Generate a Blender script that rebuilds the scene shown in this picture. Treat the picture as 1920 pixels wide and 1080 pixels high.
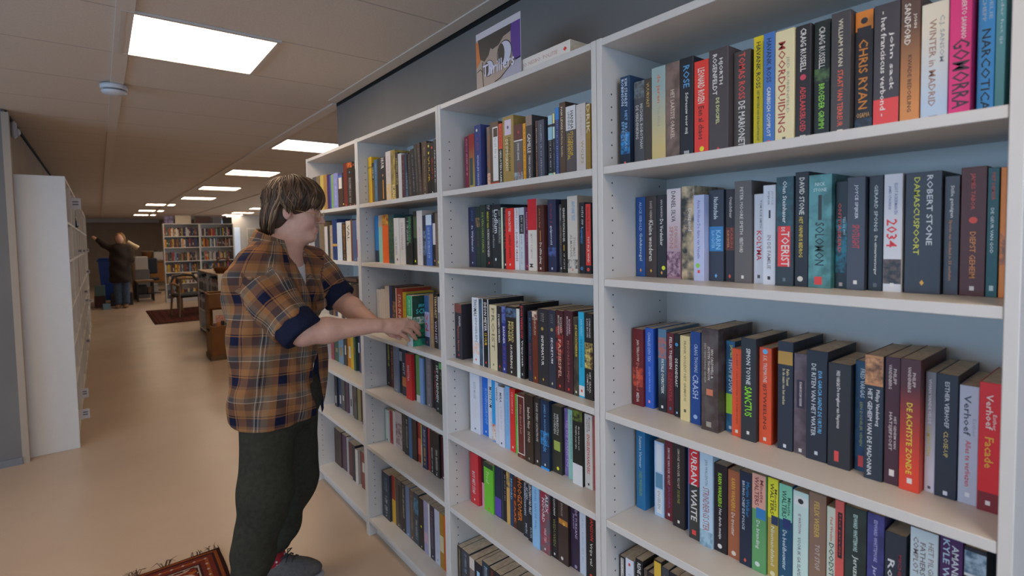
import bpy, bmesh, math, random
import numpy as np
from mathutils import Vector, Matrix

for o in list(bpy.data.objects): bpy.data.objects.remove(o)
SC = bpy.context.scene
COL = SC.collection
random.seed(7)

# ---------------------------------------------------------------- camera
CAM = Vector((-1.0203, 0.0, 1.5139))
_yaw, _pitch, _roll = 0.6649, -0.0482, -0.0176
_F = Vector((math.sin(_yaw)*math.cos(_pitch), math.cos(_yaw)*math.cos(_pitch), math.sin(_pitch)))
_R = Vector((math.cos(_yaw), -math.sin(_yaw), 0.0))
_U = _R.cross(_F)
_c, _s = math.cos(_roll), math.sin(_roll)
_R2 = _R*_c + _U*_s
_U2 = _U*_c - _R*_s
cd = bpy.data.cameras.new('camera')
cam = bpy.data.objects.new('camera', cd)
COL.objects.link(cam)
cam.matrix_world = Matrix(((_R2.x, _U2.x, -_F.x, CAM.x), (_R2.y, _U2.y, -_F.y, CAM.y), (_R2.z, _U2.z, -_F.z, CAM.z), (0, 0, 0, 1)))
cd.sensor_width = 36.0
cd.lens = 984.06/1920*36.0
cd.shift_x = (960-959.36)/1920
cd.shift_y = -(540-492.08)/1920
cd.clip_start = 0.02
cd.dof.use_dof = True
cd.dof.focus_distance = 1.75
cd.dof.aperture_fstop = 4.0
SC.camera = cam

# ---------------------------------------------------------------- world, daylight, exposure
w = bpy.data.worlds.new('world'); SC.world = w; w.use_nodes = True
w.node_tree.nodes['Background'].inputs[0].default_value = (0.55, 0.70, 1.0, 1)
w.node_tree.nodes['Background'].inputs[1].default_value = 0.3
SC.view_settings.view_transform = 'Standard'
SC.view_settings.look = 'None'
SC.view_settings.gamma = 1.0
SC.view_settings.exposure = 0.75
SC.view_settings.use_curve_mapping = False
LED = 6.7                      # radiance of the ceiling panels
LEDCOL = (1.0, 0.775, 0.56)
def area(name, loc, direction, sx, sy, power, color):
    l = bpy.data.lights.new(name, 'AREA'); l.shape = 'RECTANGLE'; l.size = sx; l.size_y = sy
    l.energy = power; l.color = color
    o = bpy.data.objects.new(name, l); COL.objects.link(o); o.location = loc
    o.rotation_euler = Vector(direction).to_track_quat('-Z', 'Y').to_euler()
    return o
# daylight through the window of the wall behind the camera, and through the windows of the far room
area('daylight_rear_window', (-0.9, -2.90, 1.55), (0, 1, -0.05), 3.2, 1.5, 34.0, (0.34, 0.62, 1.0))
area('added_west_fill', (-4.95, 1.6, 1.5), (1, 0, 0), 4.0, 1.3, 45.0, (0.36, 0.64, 1.0))  # unseen cool fill added to lift shelf fronts and backs; no window here
area('daylight_far_window', (5.6, 14.0, 1.5), (-1, 0, 0), 8.0, 1.4, 55.0, (0.75, 0.87, 1.0))

# ---------------------------------------------------------------- helpers
def lin(c):
    return c/12.92 if c <= 0.04045 else ((c+0.055)/1.055)**2.4
def hexc(h, k=1.0):
    v = [lin(int(h[i:i+2], 16)/255.0)*k for i in (0, 2, 4)]
    m = max(v)
    if m > 0.86: v = [x*0.86/m for x in v]
    return (v[0], v[1], v[2], 1.0)
MATS = {}
def mat(name, rgb, rough=0.5, metal=0.0, spec=0.5, emit=None, estr=0.0, alpha=None):
    if name in MATS: return MATS[name]
    m = bpy.data.materials.new(name); m.use_nodes = True
    b = m.node_tree.nodes['Principled BSDF']
    if isinstance(rgb, str): rgb = hexc(rgb)
    if len(rgb) == 3: rgb = (*rgb, 1)
    b.inputs['Base Color'].default_value = rgb
    b.inputs['Roughness'].default_value = rough
    b.inputs['Metallic'].default_value = metal
    b.inputs['Specular IOR Level'].default_value = spec
    if emit:
        b.inputs['Emission Color'].default_value = (*emit, 1); b.inputs['Emission Strength'].default_value = estr
    MATS[name] = m
    return m
class NT:
    """tiny node-tree helper"""
    def __init__(s, m): s.m = m; s.t = m.node_tree; s.b = s.t.nodes['Principled BSDF']
    def n(s, typ, **kw):
        x = s.t.nodes.new(typ)
        for k, v in kw.items():
            if k.startswith('i_'):
                x.inputs[int(k[2:])].default_value = v
            else: setattr(x, k, v)
        return x
    def l(s, a, b): s.t.links.new(a, b)
    def math(s, op, a, b=None):
        x = s.t.nodes.new('ShaderNodeMath'); x.operation = op
        for i, v in enumerate((a, b)):
            if v is None: continue
            if hasattr(v, 'links'): s.l(v, x.inputs[i])
            else: x.inputs[i].default_value = v
        return x.outputs[0]
    def mix(s, f, a, b):
        x = s.t.nodes.new('ShaderNodeMix'); x.data_type = 'RGBA'
        for sock, v in ((x.inputs[0], f), (x.inputs[6], a), (x.inputs[7], b)):
            if hasattr(v, 'links'): s.l(v, sock)
            else: sock.default_value = v
        return x.outputs[2]
    def ramp(s, fac, stops, interp='LINEAR'):
        x = s.t.nodes.new('ShaderNodeValToRGB'); x.color_ramp.interpolation = interp
        e = x.color_ramp.elements
        e[0].position, e[0].color = stops[0]; e[1].position, e[1].color = stops[-1]
        for p, c in stops[1:-1]:
            q = e.new(p); q.color = c
        s.l(fac, x.inputs[0]); return x.outputs[0]
    def coord(s, which='Object'):
        return s.t.nodes.new('ShaderNodeTexCoord').outputs[which]
    def noise(s, scale, detail=3.0, vec=None, rough=0.5):
        x = s.t.nodes.new('ShaderNodeTexNoise'); x.inputs['Scale'].default_value = scale; x.inputs['Detail'].default_value = detail
        x.inputs['Roughness'].default_value = rough
        s.l(vec if vec is not None else s.coord(), x.inputs['Vector']); return x.outputs[0]
    def base(s, c): s.l(c, s.b.inputs['Base Color'])
    def bump(s, h, strength=0.2, dist=0.01):
        x = s.t.nodes.new('ShaderNodeBump'); x.inputs['Strength'].default_value = strength; x.inputs['Distance'].default_value = dist
        s.l(h, x.inputs['Height']); s.l(x.outputs[0], s.b.inputs['Normal'])
def noisy(name, c1, c2, scale=6, rough=0.5, bump=0.0, k=1.0, spec=0.5, detail=4):
    if name in MATS: return MATS[name]
    m = mat(name, hexc(c1, k), rough, spec=spec); t = NT(m)
    f = t.noise(scale, detail)
    t.base(t.ramp(f, [(0.3, hexc(c1, k)), (0.7, hexc(c2, k))]))
    if bump: t.bump(t.noise(scale*8), bump, 0.004)
    return m

class MB:
    """collects shapes, then becomes ONE mesh object"""
    def __init__(s): s.v = []; s.f = []; s.mi = []
    def add(s, vs, fs, mi=0):
        o = len(s.v); s.v += [tuple(v) for v in vs]
        s.f += [tuple(i+o for i in f) for f in fs]; s.mi += [mi]*len(fs)
    def box(s, lo, hi, mi=0):
        x0, y0, z0 = lo; x1, y1, z1 = hi
        s.add([(x0,y0,z0),(x1,y0,z0),(x1,y1,z0),(x0,y1,z0),(x0,y0,z1),(x1,y0,z1),(x1,y1,z1),(x0,y1,z1)],
              [(0,3,2,1),(4,5,6,7),(0,1,5,4),(1,2,6,5),(2,3,7,6),(3,0,4,7)], mi)
    def cbox(s, lo, hi, c=0.001, mi=0):
        """box with chamfered edges"""
        lo = Vector(lo); hi = Vector(hi)
        c = min(c, *[(hi[i]-lo[i])*0.45 for i in range(3)])
        P = []; idx = {}
        for ax in range(3):
            for sx in (0, 1):
                for sy in (0, 1):
                    for sz in (0, 1):
                        s3 = (sx, sy, sz); p = []
                        for i in range(3):
                            if i == ax: p.append(hi[i] if s3[i] else lo[i])
                            else: p.append(hi[i]-c if s3[i] else lo[i]+c)
                        idx[(ax, s3)] = len(P); P.append(p)
        F = []
        for ax in range(3):
            a, b = [i for i in range(3) if i != ax]
            for d in (0, 1):
                q = []
                for (u, v) in ((0,0),(1,0),(1,1),(0,1)):
                    k = [0,0,0]; k[ax] = d; k[a] = u; k[b] = v; q.append(idx[(ax, tuple(k))])
                F.append(tuple(q))
        for e in range(3):
            a, b = [i for i in range(3) if i != e]
            for u in (0, 1):
                for v in (0, 1):
                    k0 = [0,0,0]; k0[a] = u; k0[b] = v; k1 = list(k0); k1[e] = 1
                    F.append((idx[(a, tuple(k0))], idx[(a, tuple(k1))], idx[(b, tuple(k1))], idx[(b, tuple(k0))]))
        for sx in (0, 1):
            for sy in (0, 1):
                for sz in (0, 1):
                    F.append(tuple(idx[(i, (sx, sy, sz))] for i in range(3)))
        s.add(P, F, mi)
    def tube(s, pts, rad, n=8, mi=0, cap=True):
        pts = [Vector(p) for p in pts]
        if not hasattr(rad, '__len__'): rad = [rad]*len(pts)
        rings = []; up = None; vs = []; fs = []
        for i, p in enumerate(pts):
            d = (pts[min(i+1, len(pts)-1)] - pts[max(i-1, 0)])
            d = d.normalized() if d.length > 1e-9 else Vector((0,0,1))
            if up is None:
                up = Vector((0,0,1)) if abs(d.z) < 0.9 else Vector((1,0,0))
            sx = d.cross(up).normalized(); up = sx.cross(d).normalized()
            for k in range(n):
                a = 2*math.pi*k/n
                vs.append(p + (sx*math.cos(a)+up*math.sin(a))*rad[i])
        for i in range(len(pts)-1):
            for k in range(n):
                fs.append((i*n+k, i*n+(k+1)%n, (i+1)*n+(k+1)%n, (i+1)*n+k))
        if cap:
            fs.append(tuple(range(n-1, -1, -1))); m0 = (len(pts)-1)*n; fs.append(tuple(m0+k for k in range(n)))
        s.add(vs, fs, mi)
    def lathe(s, prof, c=(0,0,0), n=24, mi=0, axis='z'):
        vs = []; fs = []
        for (r, z) in prof:
            for k in range(n):
                a = 2*math.pi*k/n; q = (r*math.cos(a), r*math.sin(a), z)
                if axis == 'x': q = (q[2], q[0], q[1])
                vs.append((c[0]+q[0], c[1]+q[1], c[2]+q[2]))
        for i in range(len(prof)-1):
            for k in range(n):
                fs.append((i*n+k, i*n+(k+1)%n, (i+1)*n+(k+1)%n, (i+1)*n+k))
        fs.append(tuple(range(n-1, -1, -1))); m0 = (len(prof)-1)*n; fs.append(tuple(m0+k for k in range(n)))
        s.add(vs, fs, mi)
    def mesh(s, name, mats, smooth=False):
        me = bpy.data.meshes.new(name); me.from_pydata(s.v, [], s.f)
        for m in (mats if isinstance(mats, (list, tuple)) else [mats]): me.materials.append(m)
        me.polygons.foreach_set('material_index', s.mi)
        bm = bmesh.new(); bm.from_mesh(me); bmesh.ops.recalc_face_normals(bm, faces=bm.faces); bm.to_mesh(me); bm.free()
        if smooth: me.polygons.foreach_set('use_smooth', [True]*len(me.polygons))
        me.update(); return me
    def build(s, name, mats, parent=None, smooth=False, loc=None):
        return link(name, s.mesh(name, mats, smooth), parent, loc)
def link(name, data, parent=None, loc=None):
    o = bpy.data.objects.new(name, data); COL.objects.link(o)
    if parent is not None: o.parent = parent
    if loc is not None: o.location = loc
    return o
def thing(name, label, cat, loc=(0,0,0), rz=0.0, group=None):
    o = link(name, None, None, loc); o.rotation_euler = (0, 0, rz); o.empty_display_size = 0.05
    o['label'] = label; o['category'] = cat
    if group: o['group'] = group
    return o
def tag(o, label, cat, group=None, kind=None):
    o['label'] = label; o['category'] = cat
    if group: o['group'] = group
    if kind: o['kind'] = kind
    return o
def struct(o): o['kind'] = 'structure'; return o
def boxo(name, lo, hi, m, parent=None, c=0.001):
    b = MB(); b.cbox(lo, hi, c); return b.build(name, m, parent)

# ---------------------------------------------------------------- the room
M_floor = mat('floor_vinyl', hexc('8f8074'), 0.42, spec=0.5); t = NT(M_floor)
_n = t.noise(1.6, 6, rough=0.6); _n2 = t.noise(38, 3)
t.base(t.mix(t.math('MULTIPLY', _n2, 0.12), t.ramp(_n, [(0.3, (0.47, 0.350, 0.250, 1)), (0.7, (0.54, 0.405, 0.295, 1))]), (0.42, 0.31, 0.22, 1)))
t.l(t.ramp(t.noise(2.2, 4), [(0.3, (0.28,)*3+(1,)), (0.7, (0.36,)*3+(1,))]), t.b.inputs['Roughness'])
M_ceil = mat('ceiling_tiles', (0.82, 0.75, 0.67), 0.9, spec=0.1); t = NT(M_ceil)
_sep = t.n('ShaderNodeSeparateXYZ'); t.l(t.coord(), _sep.inputs[0])
_fy = t.math('FRACT', t.math('DIVIDE', t.math('ADD', _sep.outputs[1], 97.6-2.6+0.006-0.0), 0.61))
_line = t.math('LESS_THAN', _fy, 0.016)
_tile = t.ramp(t.noise(130, 2), [(0.35, (0.68, 0.59, 0.50, 1)), (0.65, (0.73, 0.64, 0.545, 1))])
t.base(t.mix(_line, _tile, (0.50, 0.43, 0.37, 1)))
M_strip = mat('ceiling_grid_strip', (0.70, 0.62, 0.54), 0.6)
M_black = mat('shadow_gap_black', (0.004, 0.004, 0.004), 0.9)
M_wallgrey = noisy('grey_wall_paint', '76726e', '7e7a76', 3, 0.85)
M_wallwarm = noisy('beige_wall_paint', '9c8c7c', 'a49484', 3, 0.85)
M_wallpale = noisy('pale_wall_paint', 'b4b4b4', 'bcbcbc', 3, 0.85)
CH = 2.44
WX = 0.287
def slab(name, lo, hi, m):
    b = MB(); b.box(lo, hi); return struct(b.build(name, m))
slab('floor', (-5, -3.2, -0.06), (7, 25.2, 0.0), M_floor)
slab('ceiling', (-5, -3.2, CH), (7, 25.2, CH+0.08), M_ceil)
slab('wall_right', (WX, -3.0, 0), (WX+0.16, 3.56, CH), M_wallgrey)
slab('wall_far', (-1.6, 24.6, 0), (2.2, 24.8, CH), M_wallwarm)
slab('wall_far_right', (2.45, 20.2, 0), (3.9, 20.5, CH), M_wallpale)
slab('wall_room_east', (6.2, 3.4, 0), (6.4, 24.8, CH), M_wallpale)
slab('wall_room_south', (WX+0.16, 3.4, 0), (6.4, 3.56, CH), M_wallpale)
slab('wall_left', (-1.7, 4.95, 0), (-1.49, 24.6, CH), M_wallwarm)
slab('wall_left_front', (-5, 4.93, 0), (-1.503, 5.12, CH), M_wallgrey)
slab('trim_1', (-1.505, 4.928, 0), (-1.468, 4.99, CH-0.02), mat('corner_post', (0.42, 0.34, 0.26), 0.6))
slab('wall_west', (-5.2, -3.2, 0), (-5, 5.0, CH), M_wallpale)
b = MB()
b.box((-5.2, -3.2, 0), (-2.6, -3.0, CH)); b.box((0.8, -3.2, 0), (WX+0.2, -3.0, CH)); b.box((-2.6, -3.2, 0), (0.8, -3.0, 0.75)); b.box((-2.6, -3.2, 2.32), (0.8, -3.0, CH))
struct(b.build('wall_rear', M_wallpale))
b = MB()
for x in (-2.6, -0.93, 0.74): b.box((x, -3.16, 0.75), (x+0.06, -3.08, 2.32))
b.box((-2.6, -3.16, 0.75), (0.8, -3.08, 0.81)); b.box((-2.6, -3.16, 2.26), (0.8, -3.08, 2.32))
struct(b.build('window_1', mat('window_frame', (0.6, 0.6, 0.6), 0.4)))
slab('trim_2', (WX-0.004, -3.0, CH-0.022), (WX+0.01, 3.555, CH), M_black)
slab('trim_3', (-1.492, 4.99, CH-0.026), (-1.480, 24.6, CH), M_black)
slab('trim_4', (WX-0.075, -3.0, CH-0.006), (WX-0.012, 3.50, CH), M_strip)
slab('trim_5', (-1.6, 24.0, CH-0.14), (0.80, 24.6, CH), M_wallpale)
slab('baseboard_left', (-5, 4.918, 0), (-1.503, 4.93, 0.05), mat('grey_skirting', (0.20, 0.20, 0.21), 0.5))
for k in range(-3, 6):
    x = -0.930+1.2*k
    if k == 1:
        slab('trim_%d' % (k+10), (x-0.012, 3.56, CH-0.010), (x+0.06, 24, CH), M_strip)
    else:
        slab('trim_%d' % (k+10), (x, 3.56 if k > 0 else -3.0, CH-0.010), (x+0.06, 24, CH), M_strip)

# ---------------------------------------------------------------- ceiling lamps
M_led = mat('led_diffuser', (0.8, 0.8, 0.8), 0.5, emit=LEDCOL, estr=LED)
M_ledframe = mat('lamp_frame', (0.62, 0.55, 0.48), 0.5)
lamps = [(-0.615, 2.885, 'big square ceiling lamp nearest the camera, above the grey aisle floor'),
         (0.640, 5.29, 'square ceiling lamp half hidden behind the grey wall end'),
         (0.640, 7.73, 'square ceiling lamp, third from the camera, above the reading person'),
         (0.640, 10.17, 'square ceiling lamp, fourth from the camera along the aisle'),
         (0.640, 12.61, 'square ceiling lamp, fifth from the camera along the aisle'),
         (0.17, 15.05, 'square ceiling lamp over the floor in front of the far double bookcase'),
         (0.17, 17.9, 'square ceiling lamp left of the far bookcase top, second from the back wall'),
         (0.17, 20.6, 'square ceiling lamp nearest the back wall bulkhead'),
         (2.60, 15.9, 'square ceiling lamp behind the head of the reading person'),
         (2.60, 18.4, 'square ceiling lamp before the pale far wall, right of the far bookcase'),
         (2.60, 20.0, 'square ceiling lamp over the right end of the far bookcase top')]
def lamp(x, y, label):
    t_ = thing('ceiling_light', label, 'ceiling light', (x, y, CH), 0, 'square ceiling lamps')
    b = MB(); a = 0.298; i = 0.281
    for lo, hi in (((-a,-a),(a,-i)),((-a,i),(a,a)),((-a,-i),(-i,i)),((i,-i),(a,i))):
        b.box((lo[0], lo[1], -0.012), (hi[0], hi[1], -0.001))
    b.build('lamp_frame', M_ledframe, t_)
    b = MB(); b.box((-i, -i, -0.009), (i, i, -0.001)); b.build('diffuser', M_led, t_)
for a_ in lamps: lamp(*a_)
# lamps of the same kind over the part of the room behind the camera; last two unseen, added for warm fill on the left
for a_ in ((-0.615, -0.50, 'square ceiling lamp just over the camera, before the nearest bookcase'), (-0.615, -1.9, 'square ceiling lamp over the floor behind the camera'), (-2.9, 1.0, 'square ceiling lamp over the west bay'), (-2.115, 0.485, 'square ceiling lamp over the west bay, beside the camera'), (-2.115, 2.885, 'square ceiling lamp by the grey front wall')): lamp(*a_)

t_ = thing('smoke_detector', 'round white smoke detector on the ceiling before the big lamp', 'smoke detector', (-0.915, 3.83, CH-0.010))
M_whiteplastic = mat('white_plastic', (0.66, 0.66, 0.68), 0.4)
b = MB(); b.lathe([(0.062, 0.0), (0.066, -0.004), (0.066, -0.022), (0.060, -0.026)], n=28); b.build('base', M_whiteplastic, t_, True)
b = MB(); b.lathe([(0.052, -0.026), (0.052, -0.034)], n=28); b.build('sensor_slot', mat('slot_grey', (0.12, 0.12, 0.13), 0.6), t_)
b = MB(); b.lathe([(0.060, -0.034), (0.062, -0.040), (0.050, -0.052), (0.020, -0.058), (0.001, -0.059)], n=28); b.build('cover', M_whiteplastic, t_, True)
t_ = thing('motion_sensor', 'small white motion sensor high on the left wall corner', 'sensor', (-1.468, 5.28, 2.36))
b = MB(); b.cbox((-0.02, -0.035, -0.06), (0.01, 0.035, 0.06), 0.012); b.build('housing', M_whiteplastic, t_)
b = MB(); b.lathe([(0.028, 0.0), (0.026, 0.010), (0.014, 0.018), (0.001, 0.020)], (0.01, 0, -0.015), 20, axis='x'); b.build('lens', M_whiteplastic, t_, True)

# ---------------------------------------------------------------- bookcases
M_white = noisy('white_foil', 'd6d2cc', 'd9d5cf', 20, 0.38, spec=0.45)
M_hole = mat('pin_hole', (0.02, 0.02, 0.02), 0.8)
BW, BD, BH, SD, BT = 0.80, 0.278, 2.0132, 0.018, 0.0188
ZT = {1: 1.6897, 2: 1.4013, 3: 1.0524, 4: 0.7625, 5: 0.4764, 6: 0.0937}
def bookcase_parts(root, side_gap=0.0):
    """front at x=0, body towards +x, width along y from 0 (near) to BW"""
    def side(y0, y1, name):
        b = MB(); b.cbox((0, y0, 0), (BD, y1, BH), 0.0012)
        yy = y1 if y0 < BW/2 else y0; sg = 1 if y0 < BW/2 else -1
        for x in (0.037, 0.238):
            for k in range(54):
                z = 0.155+0.0325*k
                vs = [(x+0.0026*math.cos(a*math.pi/3), yy+sg*0.0004, z+0.0026*math.sin(a*math.pi/3)) for a in range(6)]
                b.add(vs, [tuple(range(6))], 1)
        return b.build(name, [M_white, M_hole], root)
    side(0.0006, SD, 'side_panel'); side(BW-SD, BW-0.0006, 'side_panel')
    boxo('top_board', (0.0015, SD, BH-BT), (BD-0.004, BW-SD, BH-0.001), M_white, root)
    for k in (1, 2, 3, 4, 5):
        boxo('shelf', (0.001 if k == 3 else 0.002, SD+0.0006, ZT[k]-BT), (BD-0.006, BW-SD-0.0006, ZT[k]), M_white, root)
    boxo('bottom_board', (0.002, SD, ZT[6]-BT), (BD-0.006, BW-SD, ZT[6]), M_white, root)
    boxo('plinth', (0.040, SD, 0.0), (0.054, BW-SD, ZT[6]-BT), M_white, root)
    boxo('back_panel', (BD-0.006, 0.004, 0.03), (BD-0.003, BW-0.004, BH-0.006), M_white, root, 0.0005)
def dup(root, loc, rz, label, group=None):
    r = root.copy(); COL.objects.link(r); r.location = loc; r.rotation_euler = (0, 0, rz); r['label'] = label
    if group: r['group'] = group
    for ch in list(root.children):
        c = ch.copy(); COL.objects.link(c); c.parent = r
        for g in ch.children:
            d = g.copy(); COL.objects.link(d); d.parent = c
    return r
Y0 = 0.9369
bc = thing('bookcase', 'nearest tall white bookcase of the long row, its top out of frame', 'bookcase', (0, Y0-BW, 0), 0, 'white bookcases of the long row')
bookcase_parts(bc)
dup(bc, (0, Y0, 0), 0, 'tall white bookcase carrying the thriller sign on its top board')
dup(bc, (0, Y0+BW, 0), 0, 'tall white bookcase where the person in plaid takes the green book')
dup(bc, (0, Y0+2*BW, 0), 0, 'farthest tall white bookcase of the long row, partly behind the person')
for k in range(9):
    dup(bc, (-1.197, 5.03+BW+k*0.802, 0), math.pi,
        ['white bookcase of the left row whose bare end panel faces the camera', 'second white bookcase of the left row, behind the bare end panel', 'third white bookcase of the left row from the end panel',
         'fourth white bookcase of the left row from the end panel', 'fifth white bookcase of the left row from the end panel', 'sixth white bookcase of the left row from the end panel',
         'seventh white bookcase of the left row from the end panel', 'eighth white bookcase of the left row from the end panel', 'last white bookcase of the left row, beside the person in brown'][k], 'white bookcases of the left row')
MIDX, MIDY = 0.262, 15.9
dup(bc, (MIDX+BW, MIDY, 0), math.pi/2, 'tall white bookcase in the far background, its west half of the pair', 'white bookcases at the back of the room')
dup(bc, (MIDX+2*BW, MIDY, 0), math.pi/2, 'tall white bookcase in the far background, beside the pale wall', 'white bookcases at the back of the room')

# ---------------------------------------------------------------- books
BK = 1.6     # the photograph is dim: paper and board colours are lighter than they look in it
def bcol(h): return hexc(h, BK)
M_pages = noisy('book_pages', '9c9180', '877b6a', 60, 0.85, k=2.0)
def mat_cover(spec):
    key = 'cover_'+spec
    if key in MATS: return MATS[key]
    if '>' in spec:
        a, b_ = spec.split('>'); m = mat(key, bcol(a), 0.4); t = NT(m)
        s_ = t.n('ShaderNodeSeparateXYZ'); t.l(t.coord('Generated'), s_.inputs[0])
        t.base(t.ramp(s_.outputs[2], [(0.15, bcol(b_)), (0.8, bcol(a))]))
    elif '/' in spec:
        a, b_ = spec.split('/'); m = mat(key, bcol(a), 0.4); t = NT(m)
        t.base(t.ramp(t.noise(28, 4), [(0.4, bcol(a)), (0.62, bcol(b_))]))
    else:
        m = mat(key, bcol(spec), 0.4); m.node_tree.nodes['Principled BSDF'].inputs['Specular IOR Level'].default_value = 0.4
    return m
def mat_pic(a, b_):
    key = 'picture_%s_%s' % (a, b_)
    if key in MATS: return MATS[key]
    m = mat(key, bcol(a), 0.4); t = NT(m)
    t.base(t.ramp(t.noise(70, 5, rough=0.65), [(0.38, bcol(a)), (0.6, bcol(b_))])); return m
def mat_ink(h): return mat('ink_'+h, bcol(h), 0.45)

# lettering: every string once as filled outlines, then fitted to its place
TEXTS = {}
def prepare_texts(strings):
    objs = {}
    for s in strings:
        if s in TEXTS or s in objs: continue
        cu = bpy.data.curves.new('lettering_outline', 'FONT'); cu.body = s; cu.resolution_u = 1
        cu.offset = 0.012
        o = bpy.data.objects.new('lettering_outline', cu); COL.objects.link(o); objs[s] = o
    dg = bpy.context.evaluated_depsgraph_get(); dg.update()
    for s, o in objs.items():
        me = bpy.data.meshes.new_from_object(o.evaluated_get(dg))
        v = np.empty(len(me.vertices)*3); me.vertices.foreach_get('co', v); v = v.reshape(-1, 3)[:, :2]
        if len(v) == 0: v = np.zeros((1, 2))
        f = [tuple(p.vertices) for p in me.polygons]
        mn = v.min(0); sz = np.maximum(v.max(0)-mn, 1e-6)
        TEXTS[s] = ((v-mn)/sz, f)
        bpy.data.meshes.remove(me)
        cu = o.data; bpy.data.objects.remove(o); bpy.data.curves.remove(cu)
def put_text(b, s, origin, ex, ey, L, Hh, mi=0):
    """fit string s into the rectangle origin + ex*L, ey*Hh"""
    uv, f = TEXTS[s]
    o = Vector(origin); ex = Vector(ex); ey = Vector(ey)
    b.add([o+ex*(p[0]*L)+ey*(p[1]*Hh) for p in uv], f, mi)

def build_book(x, y, z, th, h, spec, deco, label, group, seed, lean=0.0, extra=None, depth=None):
    """x: spine face; y: middle; z: shelf top. Spine faces -x, stands upright."""
    rnd = random.Random(seed)
    d = depth or min(0.118+(h-0.165)*0.45+rnd.uniform(0, .008), BD-0.0075-x-0.002)
    root = thing('paperback_book', label, 'book', (x+d/2, y, z), 0, group)
    if lean: root.rotation_euler = (lean, 0, 0)
    sx = -d/2; e = th/2-0.0004; bt = 0.0007
    b = MB()
    b.cbox((sx, -e, 0), (sx+0.0016, e, h), 0.0007)
    b.cbox((sx+0.001, e-bt, 0), (d/2, e, h), 0.0003); b.cbox((sx+0.001, -e, 0), (d/2, -e+bt, h), 0.0003)
    b.build('cover', mat_cover(spec), root)
    b = MB(); b.box((sx+0.0012, -e+bt, 0.0006), (d/2-0.001, e-bt, h-0.0012)); b.build('pages', M_pages, root)
    lay = sx-0.00012
    deco = sorted(deco, key=lambda q: 0 if q[0] in 'abr' else 1)
    for k, dc in enumerate(deco):
        p = [q.strip() for q in dc.split(',')]
        kind = p[0]; off = lay-0.00010*k; b = MB(); W = 2*e-0.0010
        def rect(t0, t1, c0, c1):
            ya = W/2-c0*W; yb = W/2-c1*W
            b.add([(off, ya, h*(1-t1)), (off, yb, h*(1-t1)), (off, yb, h*(1-t0)), (off, ya, h*(1-t0)),
                   (sx+0.0004, ya, h*(1-t1)), (sx+0.0004, yb, h*(1-t1)), (sx+0.0004, yb, h*(1-t0)), (sx+0.0004, ya, h*(1-t0))],
                  [(0,1,2,3), (4,7,6,5), (0,4,5,1), (1,5,6,2), (2,6,7,3), (3,7,4,0)])
        if kind == 't':
            hor = p[-1] == 'h'
            if hor: p = p[:-1]
            s = ','.join(p[1:-5]); t0, t1, c, hh = map(float, p[-5:-1])
            if hor:
                put_text(b, s, (off, hh*W/2, h*(1-t1)), (0,-1,0), (0,0,1), hh*W, h*(t1-t0))
            else:
                yy = W/2-c*W+hh*W/2
                put_text(b, s, (off, yy, h*(1-t0)), (0,0,-1), (0,-1,0), h*(t1-t0), hh*W)
            b.build('title_lettering', mat_ink(p[-1]), root)
        elif kind == 'b':
            rect(float(p[1]), float(p[2]), 0, 1); b.build('colour_band', mat_ink(p[3]), root)
        elif kind == 'r':
            rect(*map(float, p[1:5])); b.build('label_panel', mat_ink(p[5]), root)
        elif kind == 'a':
            rect(float(p[1]), float(p[2]), 0, 1); b.build('cover_picture', mat_pic(p[3], p[4]), root)
        elif kind == 'd':
            cz = h*(1-float(p[1])); cy = W/2-float(p[2])*W; r = min(0.0055, W*0.3)
            b.add([(off, cy+r*math.cos(a*math.pi/8), cz+r*math.sin(a*math.pi/8)) for a in range(16)], [tuple(range(16))])
            b.build('round_sticker', mat_ink(p[3]), root)
        elif kind == 'm':
            cz = h*(1-float(p[1])); r = min(0.004, W*0.22)
            b.add([(off, 0, cz+r*1.3), (off, r*.8, cz), (off, 0, cz-r*1.3), (off, -r*.8, cz)], [(0,1,2,3)]); b.build('publisher_mark', mat_ink(p[2]), root)
        elif kind == 'q':
            cz = h*(1-float(p[1])); r = min(0.0030, W*0.15)
            b.add([(off, r, cz-r*1.2), (off, -r, cz-r*1.2), (off, -r, cz+r*1.2), (off, r, cz+r*1.2)], [(0,1,2,3)]); b.build('publisher_mark', mat_ink(p[2]), root)
        elif kind == 'z':      # lettering too small to read: broken strokes
            t0, t1, c, hh = map(float, p[1:5]); zc = h*(1-t0); yc = W/2-c*W; hw = hh*W/2
            st = 0.0055
            while zc > h*(1-t1):
                l_ = st*rnd.uniform(.4, .75)
                if rnd.random() > 0.12:
                    a_ = rnd.uniform(-.1, .1)*hw; ww = rnd.uniform(.65, 1)*hw
                    b.add([(off, yc+a_+ww, zc), (off, yc+a_-ww, zc), (off, yc+a_-ww, zc-l_*.42), (off, yc+a_+ww, zc-l_*.42)], [(0,1,2,3)])
                    if rnd.random() > .4:
                        b.add([(off, yc+a_-ww*.3, zc-l_*.42), (off, yc+a_-ww, zc-l_*.42), (off, yc+a_-ww, zc-l_), (off, yc+a_-ww*.3, zc-l_)], [(0,1,2,3)])
                zc -= st
            if b.v: b.build('small_lettering', mat_ink(p[5]), root)
    return root, d

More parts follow.
